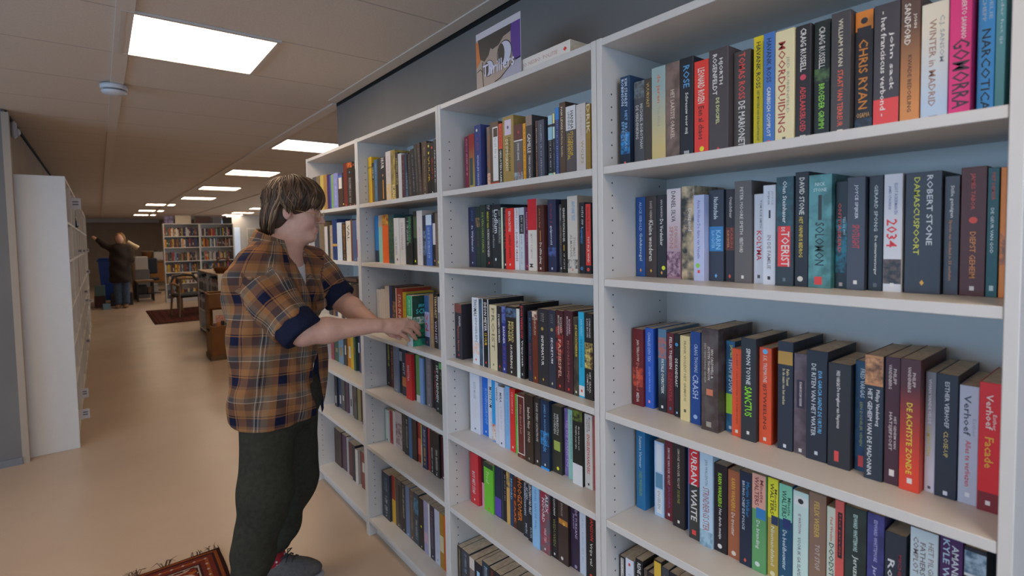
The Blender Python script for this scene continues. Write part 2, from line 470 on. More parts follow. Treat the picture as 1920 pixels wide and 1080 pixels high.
BOOKS = [
 (4,5,'paperbacks on the fifth shelf of the nearest bookcase',[
  (51, 0.0, 20.5, 173, '2b2629','r,.03,.4,.25,.75,bcb8b2;z,.04,.39,.5,.3,3a3a3a','black paperback, first from the far end, fifth shelf of nearest bookcase'),
  (51, 21.1, 27.4, 176, 'b9bac0','q,.08,b8302c;z,.2,.5,.5,.35,3a3a40','white paperback, second from the far end, fifth shelf of nearest bookcase'),
  (51, 54.6, 23.9, 191, '1a1a1c','t,RENE APPEL,.05,.4,.5,.5,d0ccc6','black paperback with white lettering, third from the far end, fifth shelf of nearest bookcase'),
  (51, 80.9, 11.7, 176, '4a3f38','z,.1,.6,.5,.4,c0b8b0','dark grey paperback, fourth from the far end, fifth shelf of nearest bookcase'),
  (51, 93.1, 19.7, 174, '2c2426','z,.1,.6,.5,.4,a8402f','black paperback, fifth from the far end, fifth shelf of nearest bookcase'),
  (51, 113.5, 22.3, 217, '2f2c20','b,.02,.3,c9a43a;z,.4,.8,.5,.4,d0c8a8','black paperback, sixth from the far end, fifth shelf of nearest bookcase'),
  (51, 136.4, 21.7, 209, '3a3a40','z,.1,.7,.5,.4,b8b4b0','dark grey paperback, seventh from the far end, fifth shelf of nearest bookcase'),
  (51, 158.7, 27.4, 207, '1f2228','z,.1,.7,.5,.4,8aa0b8','black paperback, eighth from the far end, fifth shelf of nearest bookcase'),
  (51, 186.7, 22.5, 211, '6a4a38','z,.1,.7,.5,.4,d0c8a8','brown paperback, ninth from the far end, fifth shelf of nearest bookcase'),
 ]),
 (4,4,'paperbacks on the fourth shelf of the nearest bookcase',[
  (117, 6.7, 30.0, 231, '27638c','t,Suzanne Vermeer,.12,.5,.5,.34,b8cdd8;t,SNEEUWENGELEN,.54,.84,.5,.3,6f8f4a','blue paperback titled SNEEUWENGELEN on the fourth shelf of the nearest bookcase'),
  (124, 61.4, 30.6, 202, '9fb0c4','r,.03,.4,.2,.8,b9bcbf;r,.42,.62,.1,.9,54788f;r,.64,.96,.2,.8,bfc0be;t,ENGELEN,.66,.9,.5,.3,8f8a90','pale blue paperback with white lettering, second from the far end, fourth shelf of nearest bookcase'),
  (127, 92.6, 25.1, 216, '5f2029','t,SIMONE VAN DER VLUGT,.1,.56,.5,.3,b8a4a4;t,JACOBA,.58,.85,.5,.34,6a4a7a;q,.93,d0c8c4','dark red paperback with pinkish lettering, third from the far end, fourth shelf of nearest bookcase'),
  (115, 124.8, 35.7, 229, '2a2422','t,SIMONE VAN DER VLUGT,.1,.55,.5,.2,a89c8c;t,DE REUNIE,.57,.72,.5,.22,7a7a3c;q,.93,cfc8c0','black paperback titled DE REUNIE on the fourth shelf of the nearest bookcase'),
  (127, 161.2, 13.7, 215, '5f78b0','','blue paperback, fifth from the far end, fourth shelf of nearest bookcase'),
  (100, 182.2, 28.6, 234, '363430','b,0,.42,b8232c;t,URBAN WAITE,.06,.8,.5,.62,e3dfd8;r,.9,.95,.3,.7,c8403a','dark grey paperback with white lettering, sixth from the far end, fourth shelf of nearest bookcase'),
  (95, 214.4, 35.1, 242, 'a9bfcc','t,JAN WALLENTIN,.12,.38,.5,.26,6a7a86;t,STRINDBERGS STER,.4,.84,.5,.5,8c5f66;a,.84,1,5f8090,8fa8b4','pale blue paperback titled STRINDBERGS STER on the fourth shelf of the nearest bookcase'),
  (100, 250.1, 32.7, 211, '211c1f','t,KARIN WAHLBERG,.1,.48,.45,.3,9fcf2f;t,Het derde meisje,.5,.85,.45,.3,d0ccc8;d,.93,.45,c9c4be','black paperback titled Het derde meisje on the fourth shelf of the nearest bookcase'),
  (102, 283.3, 30.0, 207, '8c5238','t,KARIN WAHLBERG,.09,.46,.45,.34,d2a23a;t,De trooster,.48,.74,.45,.32,dccabc;d,.94,.5,d8c8b8','brown paperback titled De trooster on the fourth shelf of the nearest bookcase'),
  (97, 313.9, 28.4, 216, '1f2838','t,Martin Walker,.1,.47,.7,.3,2f6f9a;t,BRUNO,CHEF DE POLICE,.1,.62,.32,.26,a9b0b8;m,.94,c8553f','navy paperback with blue lettering, tenth from the far end, fourth shelf of nearest bookcase'),
  (97, 342.9, 31.6, 221, '568a58','b,0,.36,d29a88;r,.34,.45,.3,1,2f6fa0;t,Minette,.05,.28,.72,.26,7c3a38;t,WALTERS,.03,.32,.35,.32,6a2c2c;t,De branding,.47,.76,.42,.34,d0dcd0;d,.92,.42,c4d4c4','green paperback titled De branding on the fourth shelf of the nearest bookcase'),
  (103, 375.0, 23.5, 220, 'a08a3f','b,0,.4,d8d430;r,.37,.46,.35,1,22304f;t,Minette,.1,.32,.78,.26,4f4f24;t,WALTERS,.05,.36,.42,.36,34341c;t,Niemandsland,.48,.88,.5,.36,d8d2b8;d,.96,.5,c8c09a','mustard paperback titled Niemandsland on the fourth shelf of the nearest bookcase'),
  (103, 399.1, 28.5, 216, '1f4660','b,0,.36,6fae92;r,.34,.44,.3,.9,232f5c;t,Minette,.12,.3,.78,.24,24443c;t,WALTERS,.06,.33,.4,.36,1f3a34;t,De beeldhouwster,.46,.86,.45,.32,c4d4da;d,.95,.4,a8bcc8','blue paperback titled De beeldhouwster on the fourth shelf of the nearest bookcase'),
  (103, 428.2, 31.2, 212, 'b0c4bc','r,.05,.14,.1,.95,c9ccc8;d,.095,.5,26282a;t,SJ WATSON,.22,.42,.42,.22,7a4a58;t,VOOR IK GA SLAPEN,.46,.88,.42,.22,5f5f66','pale green paperback titled VOOR IK GA SLAPEN on the fourth shelf of the nearest bookcase'),
  (103, 460.0, 33.0, 221, '7a6050','t,FELIX WEBER,.08,.42,.45,.3,b59a4a;t,TOT STOF,.48,.72,.5,.28,a8a09a','brown paperback titled TOT STOF on the fourth shelf of the nearest bookcase'),
  (103, 493.6, 18.0, 203, 'b9c4b4','t,Paul Weelen,.1,.34,.5,.3,b0524a;t,DOODSTIL,.36,.76,.5,.55,2c4a48','white paperback titled DOODSTIL on the fourth shelf of the nearest bookcase'),
  (90, 513.2, 16.3, 228, 'b8524c','r,.1,.5,.3,.85,231c20;t,Het paradijs,.12,.48,.55,.28,a8403c','red paperback with darker lettering, seventeenth from the far end, fourth shelf of nearest bookcase'),
  (90, 530.1, 37.2, 225, '2a3430/1f2824','t,EDWARD WHITTEMORE,.06,.38,.5,.2,a9c4bc;t,Jeruzalem poker,.42,.9,.5,.3,c9d0c4','dark grey paperback titled Jeruzalem poker on the fourth shelf of the nearest bookcase'),
  (90, 567.9, 27.8, 226, '3f3f78/2f2f5c','t,EDWARD WHITTEMORE,.05,.4,.5,.22,a9a8d0;t,Jericho mozaiek,.44,.9,.45,.3,c4c4dc','blue paperback titled Jericho mozaiek on the fourth shelf of the nearest bookcase'),
  (90, 596.3, 33.1, 203, '2a2f38','t,MICHEL VAN EGMOND,.18,.9,.72,.16,8c2c34;t,Rood,.25,.6,.3,.34,cfcfcc','dark grey paperback titled Rood on the fourth shelf of the nearest bookcase'),
  (90, 634.4, 40.1, 227, 'b3c0c4','t,HET PILGRIM,.08,.42,.76,.2,7a7474;t,FATHERS,.1,.36,.46,.2,5f5a5c;t,COMPLOT,.07,.36,.2,.2,6a6466','white paperback titled HET PILGRIM FATHERS COMPLOT on the fourth shelf of the nearest bookcase'),
  (90, 676.0, 31.4, 230, '3f2350','t,AMANDA,.05,.36,.68,.3,dce4ec;t,KYLE WILLIAMS,.02,.6,.28,.3,b9d4e8','purple paperback with white lettering, twenty-second from the far end, fourth shelf of nearest bookcase'),
  (90, 708.0, 29.2, 226, '23252c','a,.03,.2,3f5a70,8fa3b0;b,.2,.22,c4c8cc;t,SPIONNEN,.28,.8,.5,.4,9a2c30','black paperback with red lettering, twenty-third from the far end, fourth shelf of nearest bookcase'),
 ]),
 (4,3,'paperbacks on the third shelf of the nearest bookcase',[
  (107, 3.8, 35.7, 209, '5f1f22','a,.5,.75,b5452c,5f1f22;t,JAN TERLOUW,.14,.42,.5,.3,d0bfb0;t,De stille dood,.44,.8,.5,.25,b06a5a;t,MEDIA,.83,.95,.5,.26,d8d0c8','dark red paperback with cream lettering, first from the far end, third shelf of nearest bookcase'),
  (115, 40.1, 26.9, 214, '2a4f9f','t,CHARLES DEN TEX,.05,.42,.5,.34,9fb8dc;t,SCHIJN VAN KANS,.48,.8,.5,.3,7f9ccf;q,.92,c98a9a','blue paperback titled SCHIJN VAN KANS on the third shelf of the nearest bookcase'),
  (115, 81.4, 25.9, 217, '4a6a80>1b1b1f','a,.1,.35,b0553a,4f6a7c;t,FATALE OVERSTEEK,.36,.78,.55,.36,c9c9c4;q,.94,c9c9c4','blue paperback titled FATALE OVERSTEEK on the third shelf of the nearest bookcase'),
  (115, 107.9, 22.4, 210, '5a1f24','t,FELIX THIJSSEN,.05,.44,.5,.5,d8d2cc;t,CLEOPATRA,.48,.84,.5,.5,8c3038;q,.93,3a5a7a','dark red paperback titled CLEOPATRA on the third shelf of the nearest bookcase'),
  (110, 133.9, 16.3, 212, '1d1d20','d,.13,.45,3f7fb0;t,DE KANDIDAAT,.3,.64,.4,.5,dcd8d0;q,.95,9fb8cf','black paperback titled DE KANDIDAAT on the third shelf of the nearest bookcase'),
  (100, 157.7, 28.1, 212, 'c2b180','t,FRANK VIOLENT HET GRIMHUIS,.06,.77,.5,.26,7a6a3c;q,.88,5a4c2c','orange paperback titled HET GRIMHUIS on the third shelf of the nearest bookcase'),
  (99, 187.6, 27.8, 226, '1f3f7c','t,CRAIG THOMAS,.13,.44,.55,.36,a8bcd8;t,CRASH,.46,.72,.5,.6,a8bcd8;d,.92,.5,8fa5c8','blue paperback titled CRASH on the third shelf of the nearest bookcase'),
  (83, 226.7, 43.1, 242, '4f4644/3a2c28','t,IAN CALDWELL &,.2,.48,.66,.15,b9b0a4;t,DUSTIN THOMASON,.18,.5,.46,.15,b9b0a4;t,EEN VENETIAANS GEHEIM,.15,.53,.24,.13,8f8678;r,.59,.65,.3,.7,b0684a;r,.91,.96,.3,.6,8c8478','dark grey paperback titled EEN VENETIAANS GEHEIM on the third shelf of the nearest bookcase'),
  (115, 270.4, 22.5, 213, '274a6c/2f6a8a','t,JAMES,.04,.18,.6,.4,c9d84a;t,THOMPSON,.19,.55,.6,.6,bccfd2;b,.58,.8,8fbf3a;q,.95,d0d4d8','blue paperback with yellow lettering, ninth from the far end, third shelf of nearest bookcase'),
  (100, 293.5, 23.8, 201, 'd2512c','t,ROBERT VAN EENWIJK DE DEMONEN,.06,.85,.5,.24,8c3420;q,.94,e8dcd0','red paperback titled DE DEMONEN on the third shelf of the nearest bookcase'),
  (94, 317.9, 34.5, 230, '2b2d30','t,SIMON TOYNE,.1,.45,.5,.3,c2c6c6;t,SANCTUS,.47,.76,.5,.5,8fe02a;q,.92,dcdcd8','black paperback titled SANCTUS on the third shelf of the nearest bookcase'),
  (106, 353.1, 27.1, 212, 'd4522f','d,.04,.5,5fa3c8;t,S.K. TREMAYNE,.08,.36,.5,.32,e3c8bc;t,IJSTWEELING,.38,.85,.45,.36,3a1f1c;q,.95,efe3da','red paperback titled IJSTWEELING on the third shelf of the nearest bookcase'),
  (104, 394.2, 31.5, 232, '272d38','b,.09,.21,a07c3a;t,Pablo Tusset,.25,.4,.68,.2,c2b488;t,In de naam van het varken,.25,.58,.42,.2,b8b08c;q,.96,b8bcc0','dark grey paperback titled In de naam van het varken, nearest bookcase third shelf'),
  (107, 426.2, 27.6, 211, '5c5058/453a40','r,.26,.54,.2,.8,2f2838;t,IN NAAM VAN DE MOORDENAAR,.28,.52,.5,.2,c9c0bc;q,.96,d0ccc8','grey paperback titled IN NAAM VAN DE MOORDENAAR on the third shelf of the nearest bookcase'),
  (98, 454.4, 39.7, 224, '232833','t,EVA GARCIA SAENZ DE URTURI,.18,.74,.66,.19,5f9fc8;t,DE RITEN VAN HET WATER,.12,.78,.35,.22,a9afb5;q,.93,a9afb5','dark grey paperback titled DE RITEN VAN HET WATER, nearest bookcase third shelf'),
  (95, 496.0, 40.4, 206, '2a2b30','t,FRED VARGAS,.07,.22,.45,.16,c9c6c0;t,De terugkeer van Neptunus,.23,.62,.45,.2,c9c6c0;r,.84,.94,.3,.5,b8403f','black paperback titled De terugkeer van Neptunus on the third shelf of the nearest bookcase'),
  (113, 537.0, 21.0, 214, '1f4564/16304a','t,FRED VARGAS,.07,.33,.62,.4,c9d4da;t,EEN DODELIJK VENIJN,.37,.77,.5,.3,8c8c5a;r,.86,.96,.3,.75,b8403f','blue paperback titled EEN DODELIJK VENIJN on the third shelf of the nearest bookcase'),
  (88, 560.7, 30.4, 233, '27303a','b,0,.24,a8764f;a,.02,.22,b5835a,5f3f2a;t,Philipp Vandenberg,.27,.56,.7,.26,b9bcc0;t,HET GEHEIM VAN DE MADONNA,.27,.97,.3,.26,b9bcc0','dark grey paperback titled HET GEHEIM VAN DE MADONNA, nearest bookcase third shelf'),
  (92, 591.7, 23.8, 234, '3f2630','t,PHILIPP,.09,.21,.66,.22,b5a8a4;t,VANDENBERG,.06,.25,.34,.22,b5a8a4;t,HET GEHEIM VAN,.46,.71,.72,.18,b5a8a4;t,HATSJEPSOET,.43,.73,.38,.28,b5a8a4;r,.88,.93,.35,.7,c9c0bc','plum paperback titled HATSJEPSOET on the third shelf of the nearest bookcase'),
  (87, 616.1, 30.4, 236, '45242a>d2422c','t,PHILIPP,.1,.21,.68,.16,b5a8a4;t,VANDENBERG,.06,.25,.45,.17,b5a8a4;t,DE ACHTSTE ZONDE,.33,.87,.48,.3,d3c23f;r,.9,.94,.4,.66,d3ccc8','dark red paperback titled DE ACHTSTE ZONDE on the third shelf of the nearest bookcase'),
  (110, 647.1, 15.6, 214, '6d6c74>b9b9c4','t,VIVIAN VANDE VELDE,.06,.43,.42,.3,b5b5bc;t,23 MINUTEN,.45,.7,.36,.4,a8a244;q,.96,4a4a52','grey paperback titled 23 MINUTEN on the third shelf of the nearest bookcase'),
  (105, 663.3, 30.0, 215, '252c38','t,ESTHER VERHOEF,.06,.43,.5,.22,a9afb8;t,CLOSE-UP,.46,.67,.48,.22,a89a5f;q,.96,b5b9c0','dark grey paperback titled CLOSE-UP on the third shelf of the nearest bookcase'),
  (107, 693.9, 25.9, 201, '9a9fae','t,Esther,.27,.42,.8,.2,7f869f;t,Verhoef,.08,.42,.42,.38,2f3444;t,Alles te verliezen,.46,.85,.5,.3,a83c4a;q,.92,dcdfe4','pale blue paperback titled Alles te verliezen on the third shelf of the nearest bookcase'),
  (100, 720.3, 27.6, 213, 'b8242a','t,Esther,.24,.36,.74,.18,e8d0c8;t,Verhoef,.09,.36,.48,.34,e8d8d0;t,Facade,.42,.66,.5,.42,e2a83a;b,.85,1,6a1c22;q,.93,e0d0cc','red paperback titled Facade on the third shelf of the nearest bookcase'),
 ]),
 (4,2,'paperbacks on the second shelf of the nearest bookcase',[
  (130, 0.8, 30.4, 214, '23477f','t,ALICE SEBOLD,.06,.43,.5,.28,9db3cf;t,Geluksvogel,.45,.8,.5,.4,c3cfdc;m,.92,d29a4a','blue paperback titled Geluksvogel on the second shelf of the nearest bookcase'),
  (130, 31.8, 36.2, 214, '3a302e','t,DAVID NIEMAN,.06,.3,.5,.22,a09484;t,Kleine wonderen,.3,.8,.5,.4,cfc7bc;m,.92,dba83a','dark grey paperback with cream lettering, second from the far end, second shelf of nearest bookcase'),
  (130, 68.6, 29.7, 215, '232124','t,IAN RANKIN,.06,.27,.5,.22,a59e96;t,De Verdenker,.29,.61,.5,.36,c8c3b8;d,.88,.7,d6d92f;m,.94,c98a4a','black paperback titled De Verdenker on the second shelf of the nearest bookcase'),
  (127, 100.9, 40.9, 228, 'c3b6b4>8c6a78','t,DANIEL SILVA,.03,.37,.5,.32,2d2b2e;t,DE ENGELSE,.42,.66,.68,.22,9a6a5c;t,SPION,.42,.66,.34,.3,9a6a5c;a,.7,.98,a88a94,5a3a50','white paperback titled SPION on the second shelf of the nearest bookcase'),
  (130, 142.4, 36.3, 231, '2a2a28/b9a684','t,Duizend,.24,.48,.68,.3,e6e2d6;t,VENETIE,.26,.5,.4,.26,3a3f52','black paperback with white lettering, fifth from the far end, second shelf of nearest bookcase'),
  (103, 194.0, 27.9, 205, 'a9aec9','t,Anna Holmes De dame van Venetie,.06,.74,.5,.3,5a5e94;d,.82,.4,7fb04a;q,.89,c8433f','pale blue paperback titled De dame van Venetie on the second shelf of the nearest bookcase'),
  (123, 222.5, 36.9, 215, '2f3440','t,Nachtschade,.08,.32,.48,.32,c9cdd0;b,.4,.67,2f6f9f;t,KARIN,.44,.65,.66,.36,8fc3e3;t,SLAUGHTER,.44,.64,.28,.24,8fc3e3;m,.94,5f9fc8','dark grey paperback titled Nachtschade on the second shelf of the nearest bookcase'),
  (130, 260.0, 22.8, 214, '29262b','t,Onzichtbaar,.08,.31,.6,.34,b9b4ae;b,.41,.66,5d2f24;t,KARIN,.42,.63,.7,.3,9a4a3a;t,SLAUGHTER,.44,.63,.3,.22,c98a5a;m,.94,c2553a','black paperback titled Onzichtbaar on the second shelf of the nearest bookcase'),
  (116, 289.5, 40.0, 229, '56514f','t,PETER MOORE SMITH,.06,.52,.42,.2,b9b4ac;t,VERSTOORD,.55,.7,.42,.22,cfc9c0;q,.94,d3cec6','dark grey paperback titled VERSTOORD on the second shelf of the nearest bookcase'),
  (125, 330.2, 23.7, 198, 'bcc0c8','t,TOM ROB SMITH,.07,.38,.68,.22,6a6c78;t,KOLYMA,.41,.74,.52,.52,b3232c;q,.92,3c3c40','white paperback titled KOLYMA on the second shelf of the nearest bookcase'),
  (111, 357.5, 27.5, 214, 'b9bec6','t,JOYCE,.06,.2,.72,.2,8c8f96;t,SPIJKER,.06,.2,.42,.2,6f727a;r,.25,.33,.45,.6,2c2c30;t,IN DE FAMILIE,.5,.84,.5,.3,7b7678;q,.93,2c2c30','white paperback titled IN DE FAMILIE on the second shelf of the nearest bookcase'),
  (106, 387.8, 35.5, 228, '2a3238','a,0,.5,1c3038,234a52;t,Olen Steinhauer,.04,.42,.5,.26,bfc5c6;r,.45,.82,.1,.85,c83230;t,DE,.46,.5,.42,.22,f0e6e0;t,TOERIST,.5,.82,.55,.5,efe6e2;q,.94,56616a','dark grey paperback titled DE TOERIST on the second shelf of the nearest bookcase'),
  (111, 423.9, 26.5, 235, '1f1f24','t,DAVID STONE,.05,.37,.5,.4,c9c5bc;t,HET ORPHEUS BEDROG,.39,.74,.45,.3,c9b03a;d,.93,.42,b9b5ac','black paperback titled HET ORPHEUS BEDROG on the second shelf of the nearest bookcase'),
  (109, 451.0, 42.9, 226, '4f8688/34605f','t,NICK,.07,.1,.5,.45,b9cfcc,h;t,STONE,.12,.15,.5,.6,b9cfcc,h;r,.18,.4,.42,.58,2a2c2c;t,SOLOMON,.42,.8,.5,.42,22302f;r,.9,.97,.28,.62,b8352f','teal paperback titled SOLOMON on the second shelf of the nearest bookcase'),
  (125, 494.5, 21.8, 210, '1c262c','a,.35,.85,1d6d80,13202a;t,ONTMASKERD,.2,.66,.35,.3,b5402e;t,TESS DE WIT,.33,.5,.75,.2,9fb5ba;q,.96,a89a96','black paperback titled ONTMASKERD on the second shelf of the nearest bookcase'),
  (110, 520.0, 31.0, 215, '3a3f4a','t,JOYCE SPIJKER,.07,.37,.5,.24,c2c6cc;t,SPOTLIGHT,.42,.63,.5,.42,a8333c;q,.93,d3d0c8','dark grey paperback titled SPOTLIGHT on the second shelf of the nearest bookcase'),
  (121, 552.8, 23.8, 215, '22292f','t,GERARD SPONG,.08,.48,.5,.26,aab0b2;t,De uitvaartverzorger,.52,.86,.5,.26,cfcfca;q,.95,4a5258','black paperback titled De uitvaartverzorger on the second shelf of the nearest bookcase'),
  (116, 578.3, 29.0, 215, 'c9ccd4','t,ELLIOT ACKERMAN EN,.08,.34,.66,.18,4f5f8c;t,JAMES STAVRIDIS,.1,.3,.3,.18,4f5f8c;t,2034,.38,.62,.45,.62,c03038;a,.72,.93,5a4a44,1f1f24;q,.94,d8d8d8','white paperback titled 2034 on the second shelf of the nearest bookcase'),
  (120, 609.7, 52.7, 214, '2f343e','t,ROBERT STONE,.03,.6,.68,.17,b9bdc2;t,DAMASCUSPOORT,.04,.68,.32,.17,b6b83a;m,.91,d8a848','dark grey paperback titled DAMASCUSPOORT on the second shelf of the nearest bookcase'),
  (130, 662.9, 21.4, 204, '35363e/2a2a30','t,Stille getuigen,.08,.35,.5,.32,c6c4c0;t,Sporen van misdaad in 55 verhalen,.37,.88,.42,.26,b57a48','dark grey paperback titled Stille getuigen on the second shelf of the nearest bookcase'),
  (130, 685.0, 33.7, 216, '4a201c','t,JAMES TABOR,.05,.33,.45,.22,b04030;d,.41,.5,c24030;t,DIEPST GEHEIM,.5,.86,.5,.24,c0783a;q,.94,cfc5bc','dark red paperback titled DIEPST GEHEIM on the second shelf of the nearest bookcase'),
  (128, 719.2, 15.0, 212, '1f4a4e','t,PIET DEMEER,.04,.25,.5,.3,a8402f;t,DE GEUR VAN GOD,.31,.66,.45,.3,b5c4c2;r,.91,.95,.3,.7,9fb0ae','dark teal paperback titled DE GEUR VAN GOD on the second shelf of the nearest bookcase'),
  (129, 734.8, 8.0, 211, 'c8742c','a,.5,.75,6a3f30,c8742c','orange paperback, twenty-third from the far end, second shelf of nearest bookcase'),
 ]),
 (4,1,'paperbacks on the top shelf of the nearest bookcase',[
  (52, 14.4, 30.8, 229, '1b3350>0f1c2e','t,KIM STANLEY,.03,.34,.62,.3,b8c4cf;t,ROBINSON,.03,.32,.25,.3,b8c4cf;t,HET BROEIKAS,.38,.8,.62,.3,6f95b5;t,EFFECT,.5,.72,.28,.3,6f95b5;a,.62,.86,2f7fb8,17334f;q,.96,c8553a','navy paperback titled HET BROEIKAS EFFECT on the top shelf of the nearest bookcase'),
  (68, 45.7, 33.6, 211, '4a4a4c','a,.0,.2,6d7a7c,4a4a4c;t,MICHAEL ROBOTHAM,.27,.8,.7,.28,b9b6b0;t,DE VERDENKING,.28,.68,.3,.28,b9b6b0','dark grey paperback titled DE VERDENKING on the top shelf of the nearest bookcase'),
  (52, 90.7, 20.8, 206, '3a342e','t,VUURVAST,.05,.34,.5,.45,a8894a;m,.97,c23b33','dark grey paperback titled VUURVAST on the top shelf of the nearest bookcase'),
  (52, 112.1, 40.0, 226, '7f9290>b3a06a','t,de jaren,.08,.38,.5,.35,b0604a;t,Van Altijd,.42,.62,.5,.3,8d8a70','white paperback with red lettering, fourth from the far end, top shelf of nearest bookcase'),
  (52, 152.6, 38.0, 226, '6e5a52/4e4038','t,HET LAATSTE ORAKEL,.28,.78,.5,.3,b5a392','brown paperback titled HET LAATSTE ORAKEL on the top shelf of the nearest bookcase'),
  (52, 191.3, 35.0, 227, '1b1d24','t,ROSE,.08,.3,.5,.5,4f86ad;t,Schreeuw voor mij,.35,.76,.5,.3,c3c3bd;r,.93,.99,.3,.7,8f8f8c','black paperback titled Schreeuw voor mij on the top shelf of the nearest bookcase'),
  (52, 228.4, 35.7, 210, 'c6362c','t,LEONARD ROSEN,.08,.45,.5,.5,e2d8c8;t,Een al chaos,.48,.83,.5,.4,2a1a1a;d,.93,.55,dcdc2a','red paperback titled Een al chaos on the top shelf of the nearest bookcase'),
  (52, 264.6, 45.6, 225, '403a3c','t,HJORTH,.1,.35,.62,.24,e5e2dc;t,ROSENFELDT,.05,.44,.32,.24,e5e2dc;t,DE DISCIPEL,.47,.72,.47,.18,c3c98a;m,.96,c8403c','dark grey paperback titled DE DISCIPEL on the top shelf of the nearest bookcase'),
  (73, 310.8, 37.2, 212, '45403e','t,TOMAS ROSS,.02,.48,.5,.42,c2463e;t,DE MARIONET,.5,.95,.5,.42,d4cfc8;m,.98,c8403c','dark grey paperback titled DE MARIONET on the top shelf of the nearest bookcase'),
  (73, 354.7, 20.7, 231, 'e2cd1f','t,HAVANK ROSS,.05,.46,.5,.5,1d1d1a;t,HET MYSTERIE VAN DE NACHTWACHT,.48,.93,.5,.26,3a3518;q,.98,a83c2c','yellow paperback titled HET MYSTERIE VAN DE NACHTWACHT on the top shelf of the nearest bookcase'),
  (52, 385.8, 22.8, 224, '3d639c','t,HAVANK ROSS,.05,.44,.5,.46,1b2333;t,CARIBISCH COMPLOT,.48,.92,.5,.36,e2e2dc;q,.97,c2423a','blue paperback titled CARIBISCH COMPLOT on the top shelf of the nearest bookcase'),
  (52, 409.2, 36.6, 220, 'd3c79c','t,MOORDDUIDING,.1,.9,.36,.4,8d2c26;t,JED RUBENFELD,.24,.74,.68,.18,8b8772;q,.96,4a4438','cream paperback titled MOORDDUIDING on the top shelf of the nearest bookcase'),
  (57, 446.4, 28.0, 220, '222024','t,CRAIG RUSSELL,.03,.4,.5,.4,d2cec6;t,ADELAARSBLOED,.53,.92,.5,.4,b53a3c;d,.45,.5,a8384a;r,.95,.99,.3,.7,c8c4bc','black paperback titled ADELAARSBLOED on the top shelf of the nearest bookcase'),
  (68, 475.0, 28.7, 221, '1c2420','t,CRAIG RUSSELL,.05,.4,.5,.4,d2cec6;a,.4,.52,4c6a3c,1c2420;t,BROEDER GRIMM,.53,.91,.5,.38,8fcf4a;r,.95,.99,.3,.7,c8c4bc','black paperback titled BROEDER GRIMM on the top shelf of the nearest bookcase'),
  (52, 510.8, 32.1, 221, '3b383a','t,WILLIAM RYAN,.06,.44,.5,.24,b8b09a;t,STAAT VAN TERREUR,.47,.93,.5,.3,cf5a44;r,.955,.99,.35,.65,cfcac0','dark grey paperback titled STAAT VAN TERREUR on the top shelf of the nearest bookcase'),
  (70, 543.5, 29.2, 216, '232227','b,0,.16,d9812c;r,.13,.2,.1,.9,232227;d,.08,.5,232227;t,CHRIS RYAN,.23,.8,.47,.52,dd8a30;t,OSAMA,.83,.87,.5,.75,c99a5c,h;a,.88,1,2c4058,1b2430','black paperback with orange lettering, sixteenth from the far end, top shelf of nearest bookcase'),
  (52, 578.5, 38.2, 211, '38343a','t,- het franciscus verbond -,.06,.9,.38,.22,cfcac4;t,john sack,.24,.7,.7,.22,cfcac4;b,.76,.99,c23a3a','dark grey paperback titled het franciscus verbond on the top shelf of the nearest bookcase'),
  (52, 617.3, 27.2, 212, '4b352c>b5763c','t,SANDFORD,.06,.38,.35,.34,e6ddd0;t,JOHN,.15,.26,.75,.2,d3c7b8;t,KWADE BEDOELING,.46,.9,.5,.22,4c2d1f','dark brown paperback titled KWADE BEDOELING on the top shelf of the nearest bookcase'),
  (55, 645.0, 36.2, 190, 'd0c8b4>9fb3c6','t,WINTER in MADRID,.14,.87,.42,.26,8a6a5c;t,C.J. SANSOM,.12,.51,.75,.22,8a8a8c;r,.95,.99,.3,.65,3a3a40','cream paperback titled WINTER in MADRID on the top shelf of the nearest bookcase'),
  (52, 681.9, 27.9, 201, 'd62f78','t,ROBERTO SAVIANO,.04,.4,.65,.24,f0e4e4;t,GOMORRA,.4,.93,.55,.82,3a2230','pink paperback titled GOMORRA on the top shelf of the nearest bookcase'),
  (73, 712.2, 21.3, 198, '3f9bd0','t,EMELIE,.03,.26,.75,.2,cfe4ee;t,SCHEPP,.05,.27,.35,.24,cfe4ee;t,NARCOTICA,.33,.96,.5,.56,14222c','blue paperback titled NARCOTICA on the top shelf of the nearest bookcase'),
  (52, 736.9, 11.9, 187, '4f8f92>3f7a78','t,onder het ijs,.05,.47,.55,.45,c2d4d0','teal paperback titled onder het ijs on the top shelf of the nearest bookcase'),
 ]),
 (3,6,'paperbacks on the lowest shelf of the second-nearest bookcase',[
  (30, 0.0, 28.1, 221, '24221f','z,.05,.7,.5,.4,a8905c','black paperback, first from the far end, lowest shelf of second-nearest bookcase'),
  (30, 28.7, 55.3, 222, '33353a','z,.05,.8,.5,.3,8c98a8','dark grey paperback, second from the far end, lowest shelf of second-nearest bookcase'),
  (30, 84.7, 34.5, 217, '6a5c58','b,.0,.2,b5a8a0;b,.35,.6,b82c2c','grey paperback, third from the far end, lowest shelf of second-nearest bookcase'),
  (30, 119.7, 48.4, 217, '1c2028','r,.15,.5,.3,.7,8cacc8','black paperback, fourth from the far end, lowest shelf of second-nearest bookcase'),
  (30, 168.7, 44.1, 242, '26303c','z,.04,.4,.5,.5,a8c0d0','navy paperback, fifth from the far end, lowest shelf of second-nearest bookcase'),
  (30, 213.4, 35.3, 240, '26221f','z,.04,.5,.5,.4,b83a34','black paperback, sixth from the far end, lowest shelf of second-nearest bookcase'),
  (30, 249.3, 35.6, 242, '1f1f24','z,.05,.6,.5,.5,c0c4c8','black paperback, seventh from the far end, lowest shelf of second-nearest bookcase'),
  (30, 285.5, 39.9, 242, '3f3a34','z,.05,.6,.5,.5,c0b090','dark grey paperback, eighth from the far end, lowest shelf of second-nearest bookcase'),
